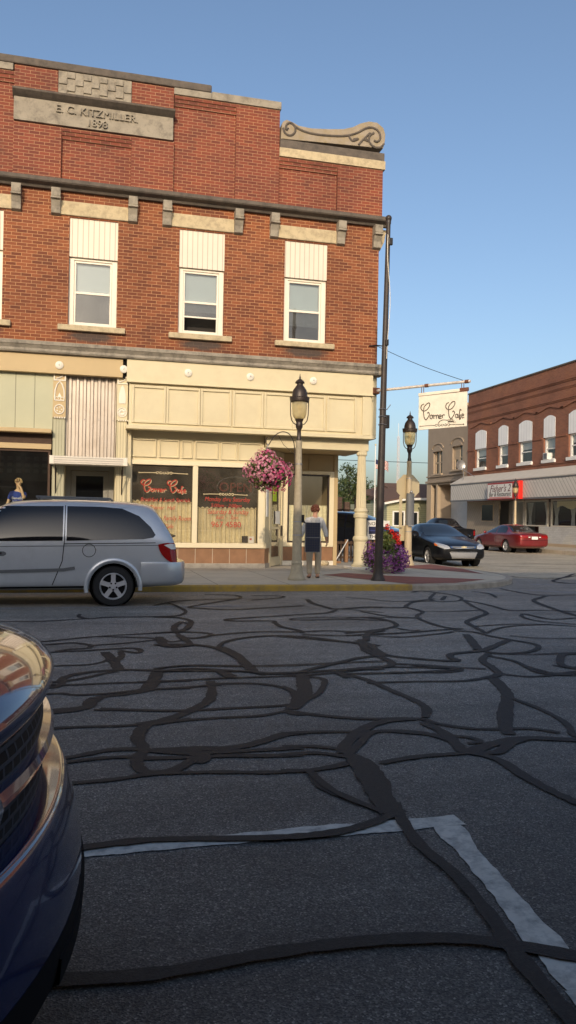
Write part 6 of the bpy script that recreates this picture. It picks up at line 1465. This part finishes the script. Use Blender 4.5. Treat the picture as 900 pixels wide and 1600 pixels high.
for s in ('y+', 'y-'):
    sg = 1 if s == 'y+' else -1
    patch('side_glass', b, s, [(.95, 1.08), (.45, 1.58), (-.3, 1.62), (-.3, 1.08)], 'glass_car', t, .006); patch('rear_side_glass', b, s, [(-.38, 1.08), (-.38, 1.62), (-1.1, 1.62), (-1.1, 1.08)], 'glass_car', t, .006); patch('cargo_glass', b, s, [(-1.2, 1.08), (-1.2, 1.6), (-1.8, 1.56), (-2.0, 1.15)], 'glass_car', t, .006)
    seam('door_gap', b, s, [(-.34, 1.1), (-.34, .45)], .014, 'dark', t)
    mb = MB(); mb.tube([(.2, sg*.6, 1.72), (.15, sg*.6, 1.80), (-1.6, sg*.6, 1.80), (-1.65, sg*.6, 1.73)], .022, 6); mb.build('roof_rail', 'black', t)
    mb = MB(); mb.sphere((.85, sg*1.05, 1.1), .12, 10, 7, (.6, .9, .8)); mb.build('wing_mirror', 'chrome', t, smooth=True)
patch('windscreen', b, 'x+', [(-.74, 1.1), (.74, 1.1), (.6, 1.58), (-.6, 1.58)], 'glass_car', t, .006)
for sg in (1, -1): patch('headlight', b, 'x+', [(sg*.5, .72), (sg*.8, .74), (sg*.8, .86), (sg*.5, .84)], lens, t, .01, .05)
place(t, 11.2, 31.6, -38, .12)

# ---- dark blue pickup front close to the camera (faces right, +X)
M['truck_blue'] = carpaint('deep_blue_car_paint', (.004, .010, .07), .1, .15, coat=1., flake=.2)
t = thing('pickup_truck', 'glossy dark blue pickup truck whose nose fills the left foreground', 'pickup truck')
YC, HW = 2.46, .97
rings = [section(2.62, .45, .84, .80, .84, .96, .6), section(2.45, .4, .92, .93, .9, 1.03, .70), section(1.3, .4, .97, 1.04, .93, 1.14, .74), section(1.1, .4, .97, 1.06, .94, 1.74, .66, xr=.6), section(-.1, .4, .97, 1.08, .94, 1.8, .68), section(-.75, .4, .97, 1.09, .94, 1.74, .66, xr=-.62), section(-.86, .4, .97, 1.09, .94, 1.14, .88), section(-2.6, .45, .97, 1.09, .94, 1.14, .88), section(-2.7, .5, .94, 1.07, .91, 1.12, .84)]
wr = .38; wh = [(1.75, .84), (1.75, -.84), (-1.7, .84), (-1.7, -.84)]
body, b = skin_body('body', rings, M['truck_blue'], t, wh, wr)
for (x, y) in wh: wheel(t, x, y*1.12, wr, .24, style=1)
for s in ('y+', 'y-'): patch('side_glass', b, s, [(1.0, 1.12), (.5, 1.66), (-.6, 1.68), (-.6, 1.12)], 'glass_car', t, .006)
patch('windscreen', b, 'x+', [(-.78, 1.16), (.78, 1.16), (.62, 1.68), (-.62, 1.68)], 'glass_car', t, .006)
def nose(name, prof, mat, v0, v1, bow=.26, nv=28, rd=.0, hw=.97, parent=t, zc=0., smooth=40, pw=2.3, thick=True):
    """profile in X-Z swept across the width, bowed in plan; rd rounds the outer corners"""
    mb = MB(); m = len(prof)
    for i in range(nv+1):
        v = v0+(v1-v0)*i/nv; a = abs(v)
        bx = bow*a**pw; cr = rd*(1-math.sqrt(max(0., 1-max(0., (a-.80)/.20)**2))) if rd else 0.
        for (x, z) in prof: mb.v.append((x-bx-cr, v*hw, z-zc*v*v))
    for i in range(nv):
        for k in range(m-1): mb.f.append((i*m+k, i*m+k+1, (i+1)*m+k+1, (i+1)*m+k))
    return mb.build(name, mat, parent, smooth=smooth)
NX = 2.78     # x of the bumper's foremost line
hood = nose('hood', catmull([(1.25, 1.235), (1.7, 1.22), (2.2, 1.185), (2.50, 1.14), (2.62, 1.105), (2.68, 1.06), (2.69, 1.02), (2.665, .99), (2.6, .985)], 5), 'truck_blue', -.95, .95, rd=.12, zc=.05)
gm, gnt, gp, go = new_mat('black_honeycomb'); gco = objco(gnt)
gmp = nd(gnt, 'ShaderNodeMapping'); gmp.inputs['Rotation'].default_value = (0, R(90), 0); gnt.links.new(gco, gmp.inputs[0])
gsep = nd(gnt, 'ShaderNodeSeparateXYZ'); gnt.links.new(gco, gsep.inputs[0]); gcb = nd(gnt, 'ShaderNodeCombineXYZ'); gnt.links.new(gsep.outputs[1], gcb.inputs[0]); gnt.links.new(gsep.outputs[2], gcb.inputs[1])
gb = nd(gnt, 'ShaderNodeTexBrick'); gb.inputs['Scale'].default_value = 1; gb.inputs['Brick Width'].default_value = .06; gb.inputs['Row Height'].default_value = .034; gb.inputs['Mortar Size'].default_value = .007; gb.inputs['Mortar Smooth'].default_value = .3; gnt.links.new(gcb.outputs[0], gb.inputs['Vector'])
gb.inputs['Color1'].default_value = (.0015, .0015, .002, 1); gb.inputs['Color2'].default_value = (.002, .002, .003, 1); gb.inputs['Mortar'].default_value = (.06, .063, .075, 1)
gnt.links.new(gb.outputs['Color'], gp.inputs['Base Color']); gp.inputs['Roughness'].default_value = .6; gp.inputs['Specular IOR Level'].default_value = .2; bump(gnt, gp, gb.outputs['Fac'], 1., .02)
nose('grille', [(2.64, .99), (2.66, .93), (2.665, .80), (2.66, .70), (2.635, .60)], gm, -.66, .66, rd=0., zc=.0)
nose('grille_bar', [(2.64, .885), (2.685, .88), (2.695, .862), (2.685, .84), (2.64, .835)], 'truck_blue', -.62, .62)
for s in (-1, 1):
    nose('grille_surround', [(2.6, .95), (2.67, .93), (2.675, .75), (2.67, .62), (2.6, .58)], 'dark', s*.60, s*.70, nv=4)
    hl = nose('headlight', [(2.6, .945), (2.665, .92), (2.69, .80), (2.68, .70), (2.6, .68)], lens, s*.71, s*.93, rd=.14, nv=10)
    mb = MB(); mb.sphere((2.40, s*.83, .79), .1, 12, 8); mb.build('reflector', 'chrome', hl, smooth=True)
    nose('headlight_bezel', [(2.62, .93), (2.70, .91), (2.715, .86), (2.70, .80)], 'chrome', s*.66, s*.72, nv=3)
    nose('marker_lamp', [(2.6, .67), (2.70, .66), (2.70, .61), (2.6, .6)], amber, s*.71, s*.93, rd=.14, nv=10)
nose('bumper', catmull([(2.55, .74), (2.70, .738), (2.722, .732), (2.735, .71), (2.76, .62), (2.78, .52), (2.78, .43), (2.75, .37), (2.66, .335), (2.55, .33)], 5), 'truck_blue', -1., 1., rd=.20, hw=1.0)
seam('hood_gap', b, 'z+', [(1.4, -.80), (2.3, -.78)], .012, 'dark', t); nose('lower_intake', [(2.60, .50), (2.783, .495), (2.786, .45), (2.775, .395), (2.6, .39)], 'dark', -.86, -.15, rd=.20, hw=1.0)
nose('bumper_intake', [(2.77, .455), (2.792, .45), (2.788, .39), (2.76, .385)], 'dark', -.5, .5, nv=16, hw=1.0)
nose('air_dam', [(2.66, .34), (2.69, .33), (2.66, .2), (2.62, .19)], 'black', -.92, .92, rd=.18, hw=.98)
place(t, -2.77, YC, 0)

# ------------------------------------------------------------------ people
def skin(name, J, E_, mat, parent, sub=2, root=None):
    names = list(J); ix = {n_: i for i, n_ in enumerate(names)}
    w = ORG.get(parent.name, Vector()) if parent else Vector()
    me = bpy.data.meshes.new(name); me.from_pydata([Vector(J[n_][0])-w for n_ in names], [(ix[a], ix[b]) for a, b in E_], [])
    o = bpy.data.objects.new(name, me); COL.objects.link(o)
    o.modifiers.new('k', 'SKIN'); 
    if not me.skin_vertices: me.skin_vertices.new()
    for n_ in names:
        sv = me.skin_vertices[0].data[ix[n_]]; r = J[n_][1]; sv.radius = r if isinstance(r, tuple) else (r, r); sv.use_root = (n_ == (root or names[0]))
    s = o.modifiers.new('s', 'SUBSURF'); s.levels = sub; s.render_levels = sub
    em = evaluated(o); drop(o); em.materials.clear()
    for p in em.polygons: p.use_smooth = True
    return link(name, em, mat, parent)
M['skin'] = pm('skin', (.48, .26, .17), .55, var=.08)
M['hair_red'] = pm('auburn_curly_hair', (.12, .035, .016), .7, var=.5, vs=25, bmp=1., bs=45)
M['cardigan'] = pm('pale_grey_knit_cardigan', (.56, .55, .53), .9, var=.08, vs=6, bmp=.35, bs=130)
M['khaki'] = pm('khaki_trousers', (.46, .38, .27), .85, var=.12, vs=6, bmp=.2, bs=30)
def chain(J, E_, pre, base, pts, rs):
    prev = base
    for i, (p, r) in enumerate(zip(pts, rs)): n_ = f'{pre}{i}'; J[n_] = (p, r); E_.append((prev, n_)); prev = n_
def hand(J, E_, pre, wrist, dirv, side, fwd, s=1.):
    """palm, four unequal curled fingers and a thumb leaving the side of the palm"""
    d = Vector(dirv).normalized(); sd_ = Vector(side).normalized(); fw = Vector(fwd).normalized(); W = Vector(J[wrist][0])
    J[pre+'palm'] = (W+d*.06*s, .024*s); E_.append((wrist, pre+'palm'))
    for k, (o, l) in enumerate(((-.028, .062), (-.010, .074), (.010, .070), (.027, .054))):
        b = W+d*.075*s+sd_*o*s
        chain(J, E_, f'{pre}f{k}_', pre+'palm', [b, b+d*l*.5*s+fw*.006*s, b+d*l*.85*s+fw*.022*s, b+d*l*.95*s+fw*.04*s], [.010*s, .009*s, .0085*s, .007*s])
    b = W+d*.03*s-sd_*.03*s
    chain(J, E_, pre+'th', pre+'palm', [b, b+d*.03*s-sd_*.022*s+fw*.012*s, b+d*.06*s-sd_*.022*s+fw*.026*s], [.012*s, .0105*s, .008*s])
wx, wy, wz = 5.24, 17.95, .128
W_ = thing('person', 'woman with short red hair, pale cardigan and khaki trousers walking away from the camera', 'person', (wx, wy, wz))
P = lambda x, y, z: Vector((wx+x, wy+y, wz+z))
J = {'pelvis': (P(0, 0, .90), (.15, .11)), 'waist': (P(0, .01, 1.06), (.135, .10)), 'chest': (P(0, .0, 1.24), (.15, .105)), 'upper': (P(.005, .0, 1.36), (.12, .08)), 'neck': (P(.015, .02, 1.45), .05), 'head0': (P(.025, .035, 1.52), .06), 'head1': (P(.035, .04, 1.60), (.078, .088)), 'crown': (P(.035, .04, 1.665), .055)}
E_ = [('pelvis', 'waist'), ('waist', 'chest'), ('chest', 'upper'), ('upper', 'neck'), ('neck', 'head0'), ('head0', 'head1'), ('head1', 'crown')]
for sg, k in ((-1, 'l'), (1, 'r')):
    chain(J, E_, k+'leg', 'pelvis', [P(sg*.10, 0, .82), P(sg*.11, .0, .5), P(sg*.10, .02, .28), P(sg*.09, .01, .09), P(sg*.095, -.02, .045)], [.095, .065, .055, .042, .045])
    J[k+'toe'] = (P(sg*.11, .14, .03), .032); E_.append((k+'leg4', k+'toe'))
    el = P(sg*.27, .02, 1.10); wr_ = P(sg*.315, .06 if sg > 0 else .14, .88)
    chain(J, E_, k+'arm', 'upper', [P(sg*.17, 0, 1.36), el, wr_], [.058, .045, .03])
    hand(J, E_, k+'h', k+'arm2', (sg*.15, .05, -1), (0, 1, 0), (-sg, 0, 0))
body = skin('body', J, E_, 'skin', W_, 2, 'pelvis')
# face turned to the right: nose, eyes, ear, mouth
mb = MB(); mb.sphere(P(.115, .075, 1.585), .017, 8, 6, (1.2, 1, 1)); mb.build('nose', 'skin', body)
mb = MB(); mb.sphere(P(.03, -.045, 1.585), .024, 8, 6, (.6, .5, 1)); mb.build('ear', 'skin', body)
for dy in (.045, .105): mb = MB(); mb.sphere(P(.10, dy, 1.61), .011, 6, 5); mb.build('eye', 'ink', body)
mb = MB(); mb.tube([P(.105, .045, 1.545), P(.112, .07, 1.542), P(.105, .1, 1.545)], .006, 5); mb.build('mouth', 'red_paint', body)
mb = MB(); rh_ = random.Random(4)
for i in range(150):
    d = Vector((rh_.gauss(0, 1), rh_.gauss(0, 1), rh_.gauss(0, 1))).normalized()
    if d.z < -.55 or (d.x > .45 and d.z < .35 and d.y > -.2): continue
    mb.sphere(P(.022+d.x*.083, .028+d.y*.088, 1.615+d.z*.09), rh_.uniform(.02, .034), 6, 4)
mb.build('hair', 'hair_red', W_, smooth=True)
J2 = {'hem': (P(0, 0, .80), (.185, .135)), 'hip': (P(0, 0, .92), (.18, .135)), 'waist': (P(0, .01, 1.08), (.165, .125)), 'chest': (P(0, 0, 1.26), (.178, .13)), 'yoke': (P(.005, .0, 1.365), (.14, .095)), 'collar': (P(.012, .015, 1.43), (.07, .065))}
E2 = [('hem', 'hip'), ('hip', 'waist'), ('waist', 'chest'), ('chest', 'yoke'), ('yoke', 'collar')]
for sg, k in ((-1, 'l'), (1, 'r')):
    chain(J2, E2, k+'s', 'yoke', [P(sg*.16, 0, 1.355), P(sg*.22, .01, 1.22), P(sg*.272, .02, 1.09), P(sg*.302, .05 if sg > 0 else .1, .955)], [.078, .07, .062, .055])
skin('cardigan', J2, E2, 'cardigan', W_, 2, 'chest')
J3 = {'hip': (P(0, 0, .86), (.165, .125)), 'seat': (P(0, -.01, .76), (.16, .125))}; E3 = [('hip', 'seat')]
for sg, k in ((-1, 'l'), (1, 'r')): chain(J3, E3, k+'t', 'seat', [P(sg*.095, 0, .66), P(sg*.105, .005, .45), P(sg*.10, .015, .25), P(sg*.095, .01, .075)], [.1, .082, .072, .07])
skin('trousers', J3, E3, 'khaki', W_, 2, 'hip')
for sg in (-1, 1):
    mb = MB(); mb.sphere(P(sg*.105, .05, .022), .055, 10, 6, (.85, 2.2, .4)); mb.build('sandal', 'wood_dark', W_, smooth=True)
W_.rotation_euler = (0, 0, R(-4))

# mannequin in the left shop window
mx, my, mz = -1.70, 22.15, .82
Mn = thing('mannequin', 'blond mannequin in a blue lettered t-shirt, hand at its face, in the left shop window', 'mannequin', (mx, my, mz))
Q = lambda x, y, z: Vector((mx+x, my+y, mz+z))
M['mskin'] = pm('tan_mannequin_skin', (.62, .42, .22), .5, var=.06); M['blond'] = pm('blond_hair', (.62, .45, .2), .6, var=.3, vs=20, bmp=.6)
J = {'pelvis': (Q(0, 0, .72), (.14, .10)), 'waist': (Q(0, 0, .9), (.115, .09)), 'chest': (Q(0, 0, 1.1), (.145, .10)), 'upper': (Q(0, 0, 1.24), (.12, .08)), 'neck': (Q(.01, -.01, 1.34), .048), 'head0': (Q(.01, -.03, 1.42), .06), 'head1': (Q(.01, -.03, 1.52), (.075, .085)), 'crown': (Q(.01, -.02, 1.59), .05)}
E_ = [('pelvis', 'waist'), ('waist', 'chest'), ('chest', 'upper'), ('upper', 'neck'), ('neck', 'head0'), ('head0', 'head1'), ('head1', 'crown')]
for sg, k in ((-1, 'l'), (1, 'r')): chain(J, E_, k+'leg', 'pelvis', [Q(sg*.1, 0, .6), Q(sg*.1, 0, .3), Q(sg*.1, 0, .03)], [.085, .06, .045])
chain(J, E_, 'la', 'upper', [Q(-.17, 0, 1.23), Q(-.24, -.03, 1.0), Q(-.30, -.1, .82)], [.055, .043, .03]); hand(J, E_, 'lh', 'la2', (-.2, -.3, -1), (0, 1, 0), (1, 0, 0))
chain(J, E_, 'ra', 'upper', [Q(.17, 0, 1.22), Q(.16, -.20, 1.10), Q(.075, -.16, 1.38)], [.055, .043, .032]); hand(J, E_, 'rh', 'ra2', (-.5, .05, .55), (0, 0, 1), (-.2, 1, 0))
bd = skin('body', J, E_, 'mskin', Mn, 2, 'pelvis')
mb = MB(); mb.sphere(Q(-.03, -.12, 1.50), .016, 8, 6); mb.build('nose', 'mskin', bd)
for dx in (-.055, .01): mb = MB(); mb.sphere(Q(dx, -.105, 1.53), .012, 6, 5); mb.build('eye', 'ink', bd)
mb = MB(); mb.tube([Q(-.05, -.11, 1.455), Q(-.02, -.115, 1.45), Q(.01, -.11, 1.455)], .006, 5); mb.build('mouth', 'red_paint', bd)
mb = MB()
for i in range(120):
    d = Vector((rh_.gauss(0, 1), rh_.gauss(0, 1), rh_.gauss(0, 1))).normalized()
    if d.z < -.3 or (d.y < -.35 and d.z < .45): continue
    mb.sphere(Q(.01+d.x*.08, -.025+d.y*.09, 1.535+d.z*.085), rh_.uniform(.018, .03), 6, 4)
mb.build('hair', 'blond', Mn, smooth=True)
mb = MB(); mb.box(mx-.04, mx-.01, my-.13, my-.08, mz+1.53, mz+1.62); mb.build('head_band', 'wood', Mn)
J2 = {'hem': (Q(0, 0, .66), (.17, .125)), 'waist': (Q(0, 0, .9), (.15, .115)), 'chest': (Q(0, 0, 1.1), (.17, .125)), 'yoke': (Q(0, 0, 1.235), (.135, .095)), 'collar': (Q(.005, -.005, 1.29), (.07, .065))}
E2 = [('hem', 'waist'), ('waist', 'chest'), ('chest', 'yoke'), ('yoke', 'collar')]
chain(J2, E2, 'ls', 'yoke', [Q(-.16, 0, 1.225), Q(-.225, -.02, 1.04)], [.075, .068]); chain(J2, E2, 'rs', 'yoke', [Q(.16, 0, 1.215), Q(.165, -.13, 1.13)], [.075, .068])
sh = skin('t_shirt', J2, E2, pm('royal_blue_cotton', (.02, .05, .26), .85, var=.1), Mn, 2, 'chest')
text_mesh('shirt_print', 'Benefit', .10, (mx-.01, my-.138, mz+1.10), (1, 0, 0), (0, 0, 1), M['white'], sh, ext=.004)
text_mesh('shirt_print', 'benefit event', .045, (mx-.01, my-.134, mz+1.02), (1, 0, 0), (0, 0, 1), M['white'], sh, ext=.004)

# ------------------------------------------------------------------ camera, sun and sky
Yw, Pt, Rl = R(14.36), R(.50), R(-1.0168)
fw = Vector((math.sin(Yw)*math.cos(Pt), math.cos(Yw)*math.cos(Pt), math.sin(Pt))); rt = Vector((math.cos(Yw), -math.sin(Yw), 0)); up = rt.cross(fw)
c_, s_ = math.cos(Rl), math.sin(Rl); rt, up = c_*rt-s_*up, s_*rt+c_*up
cam = bpy.data.cameras.new('camera'); co = bpy.data.objects.new('camera', cam); COL.objects.link(co)
cam.sensor_fit = 'VERTICAL'; cam.sensor_height = 36; cam.lens = 36*1244/1600; cam.clip_end = 3000; cam.clip_start = .05
mw = Matrix.Identity(4)
for i in range(3): mw[i][0] = rt[i]; mw[i][1] = up[i]; mw[i][2] = -fw[i]
mw[0][3], mw[1][3], mw[2][3] = 0, 0, 1.5
co.matrix_world = mw; SC.camera = co
SUN = Vector((-.32, -1., .385)).normalized()
su = bpy.data.lights.new('sun', 'SUN'); so = bpy.data.objects.new('sun', su); COL.objects.link(so); so.location = (0, -30, 40)
so.rotation_euler = SUN.to_track_quat('Z', 'Y').to_euler(); su.energy = 2.1; su.angle = R(.5); su.color = (1., .81, .60)
wd = bpy.data.worlds.new('World'); SC.world = wd; wd.use_nodes = True; wn = wd.node_tree; wn.nodes.clear()
wo = wn.nodes.new('ShaderNodeOutputWorld'); bg = wn.nodes.new('ShaderNodeBackground'); sk = wn.nodes.new('ShaderNodeTexSky')
sk.sky_type = 'NISHITA'; sk.sun_disc = False; sk.sun_elevation = math.asin(SUN.z); sk.sun_rotation = math.atan2(SUN.x, SUN.y); sk.air_density = 1.0; sk.dust_density = 3.2; sk.ozone_density = 2.2
wn.links.new(sk.outputs[0], bg.inputs[0]); bg.inputs[1].default_value = .147; wn.links.new(bg.outputs[0], wo.inputs[0])
SC.view_settings.view_transform = 'Standard'; SC.view_settings.look = 'None'; SC.view_settings.exposure = .32; SC.view_settings.gamma = 1
SC.cycles.max_bounces = 8; SC.cycles.transparent_max_bounces = 16
